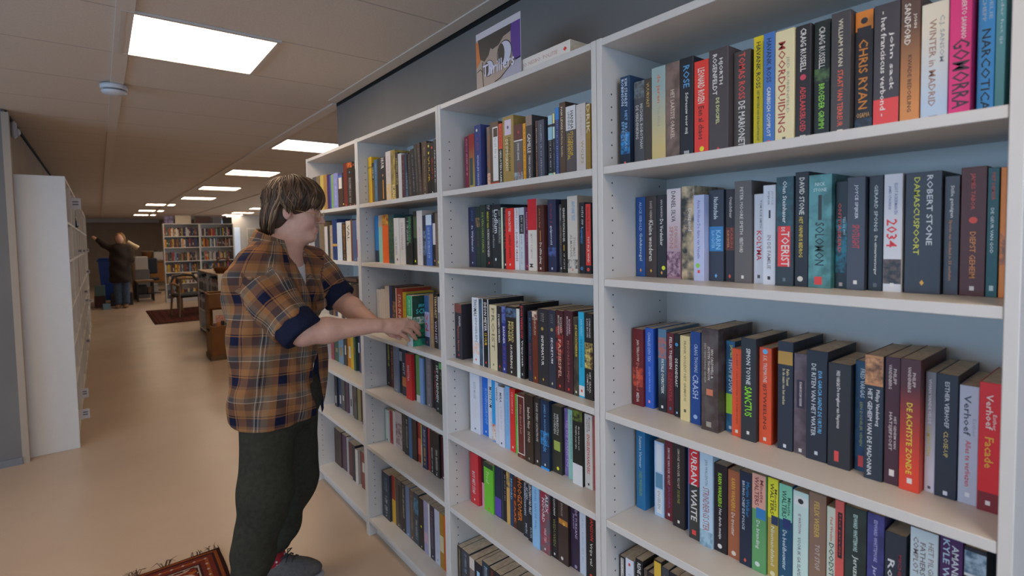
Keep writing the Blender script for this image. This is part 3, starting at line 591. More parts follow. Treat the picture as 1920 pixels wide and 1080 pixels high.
  (30, 326.0, 38.5, 242, '2c3440','z,.05,.6,.5,.5,90a0b0','navy paperback, ninth from the far end, lowest shelf of second-nearest bookcase'),
 ]),
 (3,5,'paperbacks on the fifth shelf of the second-nearest bookcase',[
  (88, 14.7, 56.6, 201, 'b02a30','t,BOY MET STAF,.36,.8,.42,.36,f0dcd4;q,.91,e8dcd4','red paperback with cream lettering, first from the far end, fifth shelf of second-nearest bookcase'),
  (102, 71.9, 24.5, 189, '3a1c28','r,.5,1,.1,.9,c88a9c','plum paperback, second from the far end, fifth shelf of second-nearest bookcase'),
  (96, 97.0, 60.4, 186, '5fa82c','b,0,.1,1f3024;t,Proef,.18,.42,.4,.34,c9e8a0;q,.93,c8503a','green paperback with darker lettering, third from the far end, fifth shelf of second-nearest bookcase'),
  (102, 158.0, 40.1, 190, '22283c','b,.62,.98,4f3a90','navy paperback, fourth from the far end, fifth shelf of second-nearest bookcase'),
  (102, 198.7, 13.3, 194, '2a3038','','dark grey paperback, fifth from the far end, fifth shelf of second-nearest bookcase'),
  (102, 212.7, 17.6, 194, '1f1d20','z,.1,.6,.5,.4,a8a8a8','black paperback, sixth from the far end, fifth shelf of second-nearest bookcase'),
  (102, 230.8, 20.2, 191, 'b8904f','a,.0,.3,3a3430,b8904f','orange paperback, seventh from the far end, fifth shelf of second-nearest bookcase'),
  (102, 251.6, 17.7, 194, '1f3a58','t,MOORD,.1,.5,.5,.6,8cc0e0','navy paperback with blue lettering, eighth from the far end, fifth shelf of second-nearest bookcase'),
  (102, 270.0, 19.5, 187, '4a241c','t,DE ZAAK,.2,.9,.5,.6,d8702c','dark red paperback with orange lettering, ninth from the far end, fifth shelf of second-nearest bookcase'),
  (102, 290.1, 40.8, 190, '24201f','t,HOOGZOMER,.0,.8,.42,.6,d8742c','black paperback titled HOOGZOMER on the fifth shelf of the second-nearest bookcase'),
  (97, 331.5, 32.8, 191, '232630','t,AF VAN,.06,.28,.7,.3,b0b4bc;t,MODERMENTSAARGANG,.0,.6,.36,.34,b0b4bc;z,.74,.92,.5,.3,c9ccd0','black paperback with white lettering, eleventh from the far end, fifth shelf of second-nearest bookcase'),
  (91, 364.9, 30.5, 199, '1f2228','t,LENTEMOORD FILET,.0,.52,.4,.42,c4c4c4;z,.75,.93,.5,.3,c9ccd0','black paperback with white lettering, twelfth from the far end, fifth shelf of second-nearest bookcase'),
  (83, 396.0, 37.9, 207, '86b0d0','t,NEVEL VAN DE WAL,.04,.7,.5,.3,4f7fae','blue paperback with darker lettering, thirteenth from the far end, fifth shelf of second-nearest bookcase'),
  (86, 434.6, 46.0, 203, '8c2c3a/5c5458','t,ALEX,.02,.32,.72,.3,d8d4d4;t,NOORD,.1,.5,.34,.3,d8d4d4;t,VRIJE TIJD,.58,.82,.5,.3,c8a4a8;q,.93,d0ccc8','red paperback with white lettering, fourteenth from the far end, fifth shelf of second-nearest bookcase'),
  (92, 481.2, 30.9, 204, '1c1a1c','z,.02,.3,.5,.36,d8d4cc;t,WEDUWEN,.36,.8,.5,.4,6f6c3a;q,.93,d8d4cc','black paperback titled WEDUWEN on the fifth shelf of the second-nearest bookcase'),
  (92, 512.7, 46.9, 205, '3a2c28','r,.3,.38,.1,.98,a8702c;d,.36,.6,d8a84a;z,.05,.25,.4,.2,a89c90;d,.92,.4,c9c0b8','dark grey paperback with white dot, sixteenth from the far end, fifth shelf of second-nearest bookcase'),
  (102, 560.2, 38.5, 200, '2f2438','t,DE TURKANS,.05,.5,.66,.26,a89cb8;t,ZWIJG ALS KLAUW,.12,.36,.34,.2,a89cb8;d,.95,.6,8c84a0','navy paperback titled DE TURKANS on the fifth shelf of the second-nearest bookcase'),
  (102, 599.3, 27.4, 197, 'b0b8c4','z,.1,.8,.5,.25,8c94a4','pale blue paperback, eighteenth from the far end, fifth shelf of second-nearest bookcase'),
  (102, 627.2, 39.9, 193, '24201f','t,JANSSON,.0,.36,.55,.42,b8342c;t,Vrije val,.4,.76,.5,.36,e0dcd4;d,.93,.5,b8402f','black paperback titled Vrije val on the fifth shelf of the second-nearest bookcase'),
  (102, 667.7, 17.0, 191, '26343a','','dark teal paperback, twentieth from the far end, fifth shelf of second-nearest bookcase'),
 ]),
 (3,4,'paperbacks on the fourth shelf of the second-nearest bookcase',[
  (90, 21.6, 66.7, 229, 'b9bac0','t,KATE MOSSE,.14,.42,.5,.24,8c8c98;t,CITADEL,.46,.76,.5,.26,c9b8b4;q,.93,23262c','white paperback titled CITADEL on the fourth shelf of the second-nearest bookcase'),
  (103, 88.9, 39.5, 228, '1f5cb0','t,KONINGSROOF,.2,.8,.62,.44,7fa8dc;q,.93,dce4ec','blue paperback titled KONINGSROOF on the fourth shelf of the second-nearest bookcase'),
  (100, 129.0, 33.8, 228, 'b9bec4','t,MOSTROM,.14,.48,.5,.6,23262c;z,.55,.8,.5,.3,b08ca8','white paperback titled MOSTROM on the fourth shelf of the second-nearest bookcase'),
  (92, 163.5, 24.3, 234, '2f8cc8','a,.72,.98,a8503c,d0ccc4','blue paperback, fourth from the far end, fourth shelf of second-nearest bookcase'),
  (90, 188.3, 19.6, 227, 'b5b8c0','t,WEISSE,.08,.3,.5,.5,3a3c48;z,.4,.8,.5,.3,a8acb8','white paperback with dark grey lettering, fifth from the far end, fourth shelf of second-nearest bookcase'),
  (84, 215.0, 32.7, 218, 'b9bcc4','t,MIRA,.1,.26,.45,.4,3a3c48;z,.34,.72,.5,.3,a89cb0;q,.94,23262c','white paperback with dark grey lettering, sixth from the far end, fourth shelf of second-nearest bookcase'),
  (90, 248.3, 26.7, 226, '6f9cc0','z,.1,.8,.5,.4,4f7aa0','blue paperback, seventh from the far end, fourth shelf of second-nearest bookcase'),
  (89, 275.6, 30.6, 224, 'c8302c','z,.06,.4,.45,.3,e8c8c0;q,.93,f0e8e0','red paperback, eighth from the far end, fourth shelf of second-nearest bookcase'),
  (89, 306.8, 21.1, 210, '4fa838','t,ELLEN RUINE,.04,.5,.5,.4,2a5c24;z,.55,.9,.5,.4,8cc878','green paperback with darker lettering, ninth from the far end, fourth shelf of second-nearest bookcase'),
  (77, 331.8, 41.2, 221, '5c2a22','r,.03,.94,.02,.1,c9bcb4;r,.03,.94,.9,.98,c9bcb4;r,.03,.045,.02,.98,c9bcb4;r,.925,.94,.02,.98,c9bcb4;t,Silvie dood het,.16,.62,.5,.26,a87a70;q,.97,8c4a40','dark red paperback with pinkish lettering, tenth from the far end, fourth shelf of second-nearest bookcase'),
  (75, 374.9, 43.1, 227, '35281f','t,Isabelle Noir,.18,.5,.5,.32,c4b4a4;t,DE PAD,.54,.7,.5,.26,b0a08c;q,.94,8c8074','black paperback titled DE PAD on the fourth shelf of the second-nearest bookcase'),
  (79, 418.6, 30.4, 227, '2f2826','t,DAVID EVERY CATASTROFE,.08,.64,.5,.36,b0a89c;q,.93,d0c8c0','black paperback titled CATASTROFE on the fourth shelf of the second-nearest bookcase'),
  (80, 449.5, 41.6, 227, '1f3048','a,.45,.65,2f7fb8,1f3048;t,JAMES R. NICHOL,.06,.46,.5,.3,5f8cb0;t,Nachtlicht,.48,.74,.5,.4,5fa8dc;b,.97,1,2f8cd0;q,.93,d0d8dc','navy paperback titled Nachtlicht on the fourth shelf of the second-nearest bookcase'),
  (91, 491.7, 45.6, 217, '2f3028','t,MEREDITH,.12,.42,.6,.22,b0b0a8;t,NOORDEN,.12,.42,.32,.22,b0b0a8;r,.52,.66,.2,.85,8c9c4a;d,.92,.6,d8d82a','black paperback with white lettering, fourteenth from the far end, fourth shelf of second-nearest bookcase'),
  (102, 537.9, 22.6, 215, '5f4f84/7a6a9c','t,HIJ DE HANDEN,.18,.85,.5,.5,a88cc0','purple paperback with lilac lettering, fifteenth from the far end, fourth shelf of second-nearest bookcase'),
  (95, 561.0, 29.0, 219, '7fa8a0','t,KAREN VAN HOLST PELLEKAAN,.08,.7,.5,.3,54807c','pale teal paperback with darker lettering, sixteenth from the far end, fourth shelf of second-nearest bookcase'),
  (85, 590.6, 42.5, 227, '232320','a,0,.14,6a7a2c,232320;t,Als mijn kind me ooit,.2,.52,.66,.18,d8d4cc;t,TEGEN: Jouw rijke,.2,.52,.36,.18,d8d4cc;b,.72,1,c4c4c4','black paperback with white lettering, seventeenth from the far end, fourth shelf of second-nearest bookcase'),
  (93, 633.7, 31.8, 224, 'b9b4ac','t,Kristina,.04,.22,.66,.26,3f3c3c;t,OHLSSON,.06,.24,.36,.24,5f5c58;t,ENGELBEWAARDERS,.27,.8,.5,.4,a8343c;q,.94,3a3a3c','white paperback titled ENGELBEWAARDERS on the fourth shelf of the second-nearest bookcase'),
  (100, 666.1, 16.1, 223, 'b8242c','t,TROOST,.28,.86,.7,.5,8cb0a0','red paperback with pale green lettering, nineteenth from the far end, fourth shelf of second-nearest bookcase'),
 ]),
 (3,3,'paperbacks on the third shelf of the second-nearest bookcase',[
  (43, 0.0, 48.3, 211, '26242c','b,0,.16,6a342c;t,KATHLEEN,.22,.4,.7,.24,c0b8b0;t,Magdalena Mysterie,.4,.86,.45,.26,b05a3c;q,.93,c8343c','black paperback titled Magdalena Mysterie on the third shelf of the second-nearest bookcase'),
  (45, 116.0, 43.8, 244, 'b9bec2','t,THOMAS,.02,.28,.5,.5,2f3438;t,ENGELEN,.3,.66,.6,.3,5f7a8c;a,.66,.85,c9a898,b9bec2;q,.93,c83c34','white paperback with dark grey lettering, second from the far end, third shelf of second-nearest bookcase'),
  (45, 160.4, 20.3, 240, '40566c/2c3a48','','slate blue paperback, third from the far end, third shelf of second-nearest bookcase'),
  (45, 181.4, 39.6, 244, '1d1f22','r,0,1,0,.12,c4c8c8;r,0,1,.88,1,c4c8c8;t,DEON MEYER,.05,.47,.5,.42,d8d8d4;t,13 UUR,.5,.68,.5,.42,d8b43a;q,.93,c8342c','black paperback titled 13 UUR on the third shelf of the second-nearest bookcase'),
  (45, 224.9, 43.1, 227, 'b5ab8c','t,PROIST,.05,.7,.5,.45,6f684c;q,.92,5f583f','cream paperback titled PROIST on the third shelf of the second-nearest bookcase'),
  (45, 268.6, 27.4, 226, '222226','t,DE NAMEN VAN MARIA,.12,.56,.45,.4,d8d4ce;m,.92,b8342c','black paperback titled DE NAMEN VAN MARIA on the third shelf of the second-nearest bookcase'),
  (45, 296.6, 23.3, 228, '2c3270','a,0,.25,5f6fa0,2c3270;t,BANNER,.3,.56,.5,.5,c9ccd8;z,.6,.85,.5,.4,8c4c3c;q,.94,c9ccd8','blue paperback titled BANNER on the third shelf of the second-nearest bookcase'),
  (45, 320.5, 55.2, 232, '26211f','a,.03,.16,4f6a8c,26211f;t,BERNARD,.22,.52,.64,.24,b0a468;t,MINIER,.22,.52,.34,.24,b0a468;t,HUIVERING,.56,.9,.5,.22,c9c4bc;q,.95,d0ccc4','black paperback titled HUIVERING on the third shelf of the second-nearest bookcase'),
  (45, 376.3, 17.4, 227, 'b5bab4','','white paperback, ninth from the far end, third shelf of second-nearest bookcase'),
  (45, 394.3, 21.4, 243, '1f1d1f','t,DON WINSLOW,.02,.46,.5,.5,c8303c;t,Vrijspraak,.48,.84,.5,.5,e0dcd4;q,.94,8c949c','black paperback with red lettering, tenth from the far end, third shelf of second-nearest bookcase'),
  (45, 435.1, 20.6, 226, '232a38','z,.1,.42,.5,.35,4f7fa8;t,Pietro Monaldi,.46,.84,.5,.36,8c3440','navy paperback with red lettering, eleventh from the far end, third shelf of second-nearest bookcase'),
  (45, 456.2, 26.6, 228, '5c2a1c','z,.08,.36,.5,.4,b5a494;a,.0,.12,c9b8a4,5c2a1c;m,.93,d8a83a','dark red paperback, twelfth from the far end, third shelf of second-nearest bookcase'),
  (45, 483.5, 48.5, 239, '29282a','d,.26,.45,8c7a3c;z,.06,.16,.45,.4,6f6c66;t,IMPRIMATUR,.35,.74,.45,.26,c4c0b8;m,.92,d8a84a','black paperback titled IMPRIMATUR on the third shelf of the second-nearest bookcase'),
  (45, 532.5, 32.5, 239, '2a2d38','d,.25,.5,8c7a4c;z,.06,.16,.5,.4,6f6f74;t,SECRETUM,.35,.68,.5,.3,c4c4c4;m,.94,d0c09a','dark grey paperback titled SECRETUM on the third shelf of the second-nearest bookcase'),
  (45, 565.7, 33.7, 241, '3a1c1c','a,.2,.6,8c2c24,2c1618;t,RICHARD,.08,.28,.72,.24,b8a8a0;t,MONTANARI,.06,.3,.4,.24,b8a8a0;t,PASSIESPEL,.36,.84,.5,.4,d8a08c;q,.94,d0382f','dark red paperback titled PASSIESPEL on the third shelf of the second-nearest bookcase'),
  (45, 601.2, 36.8, 244, '3f1f24','t,RICHARD,.1,.28,.66,.2,b09ca0;t,MONTANARI,.07,.3,.4,.2,b09ca0;t,MOORDROMIJN,.36,.86,.45,.32,8c5048;q,.95,d0382f','dark red paperback titled MOORDROMIJN on the third shelf of the second-nearest bookcase'),
  (45, 639.9, 20.1, 229, '2c2a24/4a4434','t,DE NACHTMERRIE,.1,.5,.6,.4,c9b43a;q,.95,d0ccc4','black paperback titled DE NACHTMERRIE on the third shelf of the second-nearest bookcase'),
  (45, 660.6, 23.4, 246, '2596b8','t,JAN REINT,.08,.28,.5,.36,b0dce8;t,DE DOKWERKER,.32,.65,.5,.4,1f5f7a;b,.86,.98,c4c4c0;q,.92,c8402f','teal paperback titled DE DOKWERKER on the third shelf of the second-nearest bookcase'),
  (45, 684.6, 31.8, 245, '26221f','t,LYNN SHOLES,.06,.28,.66,.2,d0ccc4;t,& JOE MOORE,.06,.28,.34,.2,d0ccc4;a,.34,.64,c9b86a,3a2018;t,HET GRAAL,.68,.92,.66,.2,d0ccc4;t,COMPLOT,.7,.9,.34,.2,d0ccc4','black paperback titled HET GRAAL COMPLOT on the third shelf of the second-nearest bookcase'),
 ]),
 (3,2,'paperbacks on the second shelf of the second-nearest bookcase',[
  (115, 0.0, 48.8, 231, '2c2c44','t,de Wijnhandel,.3,.74,.5,.36,c9ccd4;z,.05,.25,.5,.3,3f6f9c;q,.93,c9ccd4','navy paperback titled de Wijnhandel on the second shelf of the second-nearest bookcase'),
  (115, 49.4, 28.8, 230, '22302a','a,.18,.34,8c6a44,22302a;z,.4,.8,.5,.3,7a3a2c','black paperback, second from the far end, second shelf of second-nearest bookcase'),
  (115, 78.8, 35.1, 235, '27332a','t,DE VERLOREN FAMILIE,.12,.76,.5,.36,7f8c3c','dark grey paperback titled DE VERLOREN FAMILIE on the second shelf of the second-nearest bookcase'),
  (115, 114.5, 38.6, 231, '1c1c1e','z,.0,.06,.5,.5,b0b0b0;t,MARIUS VAN,.1,.36,.4,.34,b0b43a;t,DE BENDE VAN DE NEGEN,.38,.82,.45,.36,d0ccc6;q,.92,c8402f','black paperback titled DE BENDE VAN DE NEGEN on the second shelf of the second-nearest bookcase'),
  (115, 153.8, 55.7, 232, '23272a','t,Ludlum,.08,.45,.5,.42,c9cdcc;t,De bourne erfenis,.09,.68,.2,.2,8c9498;z,.1,.6,.85,.28,9aa2a4;d,.86,.4,b0b8b8','black paperback with white lettering, fifth from the far end, second shelf of second-nearest bookcase'),
  (115, 210.1, 10.6, 219, 'b9c4a8','','pale green paperback, sixth from the far end, second shelf of second-nearest bookcase'),
  (115, 221.3, 24.1, 217, '26262c','z,.06,.3,.5,.35,6a6a70;t,LATER,.36,.68,.5,.5,8c2c34;q,.93,c9c4c0','black paperback titled LATER on the second shelf of the second-nearest bookcase'),
  (104, 250.1, 48.8, 213, 'c8302a','t,BEN MACINTYRE,.05,.38,.5,.28,f0dcd0;t,AGENT SONYA,.43,.82,.5,.26,3a1416;q,.92,f0e0d8','red paperback titled AGENT SONYA on the second shelf of the second-nearest bookcase'),
  (101, 304.3, 25.2, 212, 'b9bcc0','z,.02,.35,.55,.4,b0484c;t,DOUBLE CROSS,.39,.86,.5,.5,7a2430','white paperback titled DOUBLE CROSS on the second shelf of the second-nearest bookcase'),
  (102, 330.2, 24.7, 212, 'a9b0b4','b,.12,.42,2c3034;z,.14,.4,.5,.4,c9ccd0;z,.45,.9,.45,.3,5f6f84','white paperback, tenth from the far end, second shelf of second-nearest bookcase'),
  (105, 355.5, 21.5, 211, '5c2c44','z,.08,.36,.5,.4,c4a0b4;z,.4,.6,.5,.3,9a6a84;q,.93,a8505c','plum paperback, eleventh from the far end, second shelf of second-nearest bookcase'),
  (99, 378.9, 45.9, 236, 'bdb6ae','b,0,.43,b3202a;t,MATT RAMON,.48,.82,.4,.24,a8a09a;t,M,.9,.95,.35,.4,3a3a3a','white paperback with darker lettering, twelfth from the far end, second shelf of second-nearest bookcase'),
  (88, 436.9, 34.4, 213, '48241f','t,John Le Ray,.05,.34,.4,.22,a87a4a;r,.38,.54,.48,.54,c08a3a;t,De elfde plaag,.56,.88,.5,.4,e0d8d0;q,.95,d0c4bc','dark red paperback titled De elfde plaag on the second shelf of the second-nearest bookcase'),
  (101, 474.8, 38.4, 228, '2a2f48','z,.06,.36,.4,.3,8c2c3c;t,galgenveld,.36,.62,.42,.32,d0d4dc;a,.66,.78,4f5f9c,2a2f48;q,.95,b9bcc8','navy paperback titled galgenveld on the second shelf of the second-nearest bookcase'),
  (113, 513.8, 17.4, 212, '555254/3a3638','t,Roman,.06,.24,.5,.3,a8a4a0;z,.3,.6,.5,.35,a8863f;q,.94,c9c4c0','dark grey paperback with white lettering, fifteenth from the far end, second shelf of second-nearest bookcase'),
  (106, 531.8, 23.7, 226, '1c1a18', "t,KENNEDY'S FATALE KOGEL,.12,.58,.5,.42,d8d4c8;r,.62,.7,.42,.55,c9a43a;z,.74,.95,.5,.3,b0aca4", "black paperback titled KENNEDY'S FATALE KOGEL on the second shelf of the second-nearest bookcase"),
  (108, 556.1, 44.0, 234, 'bab4aa','t,ANTOINE TEST,.07,.32,.6,.3,4f8cb8;t,THOMAS,.53,.78,.68,.22,8c857c;t,ALMANAK,.5,.8,.38,.24,8c857c;a,.82,.94,3a3a3c,bab4aa;q,.955,c98a74','white paperback titled THOMAS ALMANAK on the second shelf of the second-nearest bookcase'),
  (115, 600.7, 22.8, 212, '26262c','z,.06,.35,.55,.4,c0bcb8;t,NEMESIS,.36,.58,.4,.4,3f7fb8;d,.93,.4,3f6f9c','black paperback with blue lettering, eighteenth from the far end, second shelf of second-nearest bookcase'),
  (115, 624.1, 24.4, 208, '23262c','r,.01,.88,.1,.98,c2322c;t,Gerrie Beltink,.05,.4,.5,.3,6f1c1c;t,TOT IN JE WIND,.47,.84,.5,.46,f0e4dc;d,.94,.5,c8403a','black paperback titled TOT IN JE WIND on the second shelf of the second-nearest bookcase'),
 ]),
 (3,1,'paperbacks on the top shelf of the second-nearest bookcase',[
  (85, 29.1, 28.0, 206, '6f2438','z,.05,.7,.5,.35,c88a94','plum paperback, first from the far end, top shelf of second-nearest bookcase'),
  (85, 57.7, 36.7, 210, '8c3028>9a8a4a','r,.42,.9,.1,.7,3f4440;q,.95,c9b88a','red paperback, second from the far end, top shelf of second-nearest bookcase'),
  (85, 96.5, 40.1, 236, '39406f','d,.08,.4,c9c4b8;z,.2,.42,.5,.4,8c3c5c;t,GEVAARLIJKE VAKANTIE,.46,.93,.5,.36,b9bcd0;q,.97,b8404a','blue paperback titled GEVAARLIJKE VAKANTIE on the top shelf of the second-nearest bookcase'),
  (90, 167.2, 20.7, 219, '5f5a54/8c5a3c','a,.75,1,b5683f,d0b09a','grey paperback, fourth from the far end, top shelf of second-nearest bookcase'),
  (85, 195.2, 49.4, 228, '4f4034','r,.08,.9,.3,.95,c4c2bc;r,.1,.23,.4,.9,3f2c24;z,.25,.55,.6,.3,8c8a88;b,.92,1,a8382c','dark brown paperback, fifth from the far end, top shelf of second-nearest bookcase'),
  (85, 245.3, 21.9, 216, '2a302c','b,0,.4,c8402c;t,DENNIS,.05,.36,.5,.4,7a241c;t,GESLOTEN KAMER,.42,.97,.5,.5,dcd8d0','black paperback titled GESLOTEN KAMER on the top shelf of the second-nearest bookcase'),
  (85, 267.8, 61.4, 233, '8c7440','r,.05,.27,.2,.8,b5a8b8;d,.16,.5,5f4f6a;t,DENNIS LEHANE,.31,.8,.62,.2,2f281c;t,DE IMMIGRANT,.33,.79,.38,.24,d0c4a4','brown paperback titled DE IMMIGRANT on the top shelf of the second-nearest bookcase'),
  (85, 329.8, 46.8, 196, '55504f','b,0,.26,4a2024;d,.13,.55,8c3434;b,.26,.28,c9c4c0;t,DENNIS LEHANE,.31,.6,.5,.24,b5b0ac;z,.64,.9,.6,.3,9a3c2c;a,.8,.95,8fa0a8,55504f','dark grey paperback with white lettering, eighth from the far end, top shelf of second-nearest bookcase'),
  (85, 377.2, 15.0, 194, 'c98a1f','z,.1,.9,.5,.4,4a3a14','orange paperback, ninth from the far end, top shelf of second-nearest bookcase'),
  (85, 392.9, 32.0, 215, '3a383a','b,0,.15,7a6a62;t,CAMILLE,.27,.56,.5,.55,d8d4d0;t,PIERRE LEMAITRE,.6,.95,.55,.28,b0acaa','dark grey paperback titled CAMILLE on the top shelf of the second-nearest bookcase'),
  (90, 434.0, 11.7, 193, '4a3834','z,.1,.5,.5,.5,c9b4a4;z,.55,.9,.5,.5,b5704a','dark red paperback, eleventh from the far end, top shelf of second-nearest bookcase'),
  (85, 451.4, 30.8, 190, '3c4250','z,.08,.95,.5,.28,8c93a4','navy paperback, twelfth from the far end, top shelf of second-nearest bookcase'),
  (90, 494.3, 21.5, 197, '1f2730','b,0,.14,8cb0bc;b,.18,.38,7fa6b8;z,.4,.85,.5,.3,a8b4b8;b,.9,1,8cb8a8;d,.95,.5,c4dc3a','black paperback with yellow dot, thirteenth from the far end, top shelf of second-nearest bookcase'),
  (85, 521.4, 10.3, 198, '27303a','b,0,.15,d0cc8a;b,.2,.38,a8c4b8;z,.42,.85,.5,.35,7a8a94;b,.9,1,c9c88a','dark grey paperback, fourteenth from the far end, top shelf of second-nearest bookcase'),
  (85, 532.3, 18.0, 213, '2a3a64','b,0,.17,1f6fb0;z,.18,.95,.5,.4,6f84c0','blue paperback, fifteenth from the far end, top shelf of second-nearest bookcase'),
  (85, 550.9, 26.8, 224, '4a3a30','t,PAM LEWIS,.06,.36,.4,.3,c4b8ac;t,Perfecte familie,.38,.72,.42,.26,b0a498;d,.97,.4,8c7c70','dark brown paperback titled Perfecte familie on the top shelf of the second-nearest bookcase'),
  (85, 578.4, 42.6, 206, '4a4648','b,0,.34,c2c4c6;t,HANNA,.07,.33,.62,.3,23262c;t,LINDBERG,.08,.32,.32,.22,4a4a50;t,STOCKHOLM,.36,.7,.6,.28,d8b42c;t,CONFIDENTIAL,.38,.76,.32,.28,d8b42c','dark grey paperback titled STOCKHOLM CONFIDENTIAL on the top shelf of the second-nearest bookcase'),
  (85, 621.5, 38.3, 204, 'b9b2ae','t,C. LINDQVIST,.08,.45,.5,.2,a49c98;t,WOLFS,.52,.84,.66,.26,9a8a4a;t,KINDEREN,.53,.86,.36,.2,c4b0a0','white paperback titled WOLFSKINDEREN on the top shelf of the second-nearest bookcase'),
  (85, 660.5, 17.9, 197, '8c6f30','t,DRIK,.0,.42,.5,.8,d2c8a4;z,.5,.98,.6,.25,5c4a20','brown paperback with cream lettering, nineteenth from the far end, top shelf of second-nearest bookcase'),
 ]),
 (2,6,'paperbacks on the lowest shelf of the third-nearest bookcase',[
  (69, 15.3, 86.4, 236, '26303c','z,.1,.4,.5,.5,5f7a8c;z,.5,.9,.5,.4,b0b0b4;q,.93,dcdcd8','navy paperback, first from the far end, lowest shelf of third-nearest bookcase'),
  (81, 102.2, 40.3, 242, 'c9a43a','b,0,.5,8c3a2c','orange paperback, second from the far end, lowest shelf of third-nearest bookcase'),
  (81, 143.1, 62.8, 242, '4a4440','r,.1,.9,.5,.95,26221f;q,.95,d0ccc4','dark grey paperback, third from the far end, lowest shelf of third-nearest bookcase'),
  (81, 206.6, 45.9, 242, '23211f','z,.05,.7,.5,.5,a8a49c;q,.95,dcd8d0','black paperback, fourth from the far end, lowest shelf of third-nearest bookcase'),
  (81, 253.1, 41.5, 242, '5c6c88','q,.96,c9ccd4','slate blue paperback, fifth from the far end, lowest shelf of third-nearest bookcase'),
  (81, 295.2, 40.5, 239, '4f4238','z,.1,.8,.5,.4,8c8070;q,.95,d0ccc4','dark brown paperback, sixth from the far end, lowest shelf of third-nearest bookcase'),
  (81, 336.3, 47.0, 242, '2a3c44','a,.1,.4,3f7a94,2a3c44;z,.5,.9,.5,.5,a8a49c','dark teal paperback, seventh from the far end, lowest shelf of third-nearest bookcase'),
  (81, 383.9, 48.5, 236, '1f1f1f','d,.55,.5,c9c82a;q,.95,dcd8d0','black paperback with yellow dot, eighth from the far end, lowest shelf of third-nearest bookcase'),
  (81, 433.0, 38.5, 242, '8c88a0','b,.6,.8,a88c98','pale blue paperback, ninth from the far end, lowest shelf of third-nearest bookcase'),
  (81, 472.2, 16.8, 242, 'bab8b4','','white paperback, tenth from the far end, lowest shelf of third-nearest bookcase'),
  (81, 489.6, 41.3, 242, '2c2834','z,.1,.8,.4,.4,8c8494;q,.94,d0ccc8','dark grey paperback, eleventh from the far end, lowest shelf of third-nearest bookcase'),
  (81, 531.5, 42.8, 242, 'a8a8b4','z,.3,.8,.5,.3,84849c;q,.92,3f3f78','white paperback, twelfth from the far end, lowest shelf of third-nearest bookcase'),
  (81, 574.9, 33.9, 240, '946c1f','b,.4,.7,b5ac84','brown paperback, thirteenth from the far end, lowest shelf of third-nearest bookcase'),
  (81, 609.4, 24.3, 242, 'b8501f','','orange paperback, fourteenth from the far end, lowest shelf of third-nearest bookcase'),
  (81, 634.3, 26.4, 230, '22241f','q,.94,dcd8d0','black paperback, fifteenth from the far end, lowest shelf of third-nearest bookcase'),
 ]),
 (2,5,'paperbacks on the fifth shelf of the third-nearest bookcase',[
  (100, 2.1, 46.8, 165, 'a8b0ac','r,0,1,0,.15,5c8c78;d,.94,.5,26262a','white paperback with black dot, first from the far end, fifth shelf of third-nearest bookcase'),
  (106, 49.5, 33.6, 166, '8c2c30','q,.95,c87a74','red paperback, second from the far end, fifth shelf of third-nearest bookcase'),
  (106, 83.7, 31.2, 174, 'b5b5b4','','white paperback, third from the far end, fifth shelf of third-nearest bookcase'),
  (106, 115.5, 69.0, 182, 'a8a0a4','a,.3,.9,6a4a54,a8a0a4','white paperback, fourth from the far end, fifth shelf of third-nearest bookcase'),
  (106, 185.0, 42.3, 184, '35302f','z,.1,.8,.5,.3,6a6460','dark grey paperback, fifth from the far end, fifth shelf of third-nearest bookcase'),
  (99, 227.9, 44.1, 193, '26262a','z,.1,.8,.5,.4,a8a8ac','black paperback, sixth from the far end, fifth shelf of third-nearest bookcase'),
  (98, 272.6, 30.8, 197, '3a5c80','','blue paperback, seventh from the far end, fifth shelf of third-nearest bookcase'),
  (99, 304.0, 45.1, 198, '2f2320','','black paperback, eighth from the far end, fifth shelf of third-nearest bookcase'),
  (106, 349.6, 32.4, 190, '8c342c','b,.4,.8,c8584a','red paperback, ninth from the far end, fifth shelf of third-nearest bookcase'),
  (104, 382.7, 28.9, 186, '8c9c5c','b,.5,1,b0b48c','green paperback, tenth from the far end, fifth shelf of third-nearest bookcase'),
  (92, 414.7, 43.2, 193, '2c2c44','z,.05,.5,.5,.5,b8bccc;z,.5,.9,.5,.5,c9a43a','navy paperback, eleventh from the far end, fifth shelf of third-nearest bookcase'),
  (98, 458.5, 23.3, 193, '8c302f','','red paperback, twelfth from the far end, fifth shelf of third-nearest bookcase'),
  (95, 482.4, 34.9, 191, '1f1d1c','z,.4,.9,.5,.4,b0aca4;q,.95,dcd8d0','black paperback, thirteenth from the far end, fifth shelf of third-nearest bookcase'),
  (92, 517.9, 50.7, 193, '222020','z,.3,.9,.5,.4,b0aca4;q,.95,dcd8d0','black paperback, fourteenth from the far end, fifth shelf of third-nearest bookcase'),
  (100, 569.3, 34.3, 185, '3f1f24','q,.95,d0ccc8','dark red paperback, fifteenth from the far end, fifth shelf of third-nearest bookcase'),
 ]),
 (2,4,'paperbacks on the fourth shelf of the third-nearest bookcase',[
  (117, 4.2, 46.8, 228, '1f1d1c','z,.05,.55,.6,.4,c9c03a;q,.93,c9c4bc','black paperback, first from the far end, fourth shelf of third-nearest bookcase'),
  (118, 51.7, 33.3, 228, '4a2424','z,.1,.8,.5,.4,a8903f','dark red paperback, second from the far end, fourth shelf of third-nearest bookcase'),
  (98, 127.6, 50.4, 237, '6f7a8c','z,.1,.9,.5,.3,5c6678;q,.95,d0d4d8','slate blue paperback, third from the far end, fourth shelf of third-nearest bookcase'),
  (106, 178.6, 36.4, 229, '1c1c1f','b,.1,.3,8c9094','black paperback, fourth from the far end, fourth shelf of third-nearest bookcase'),
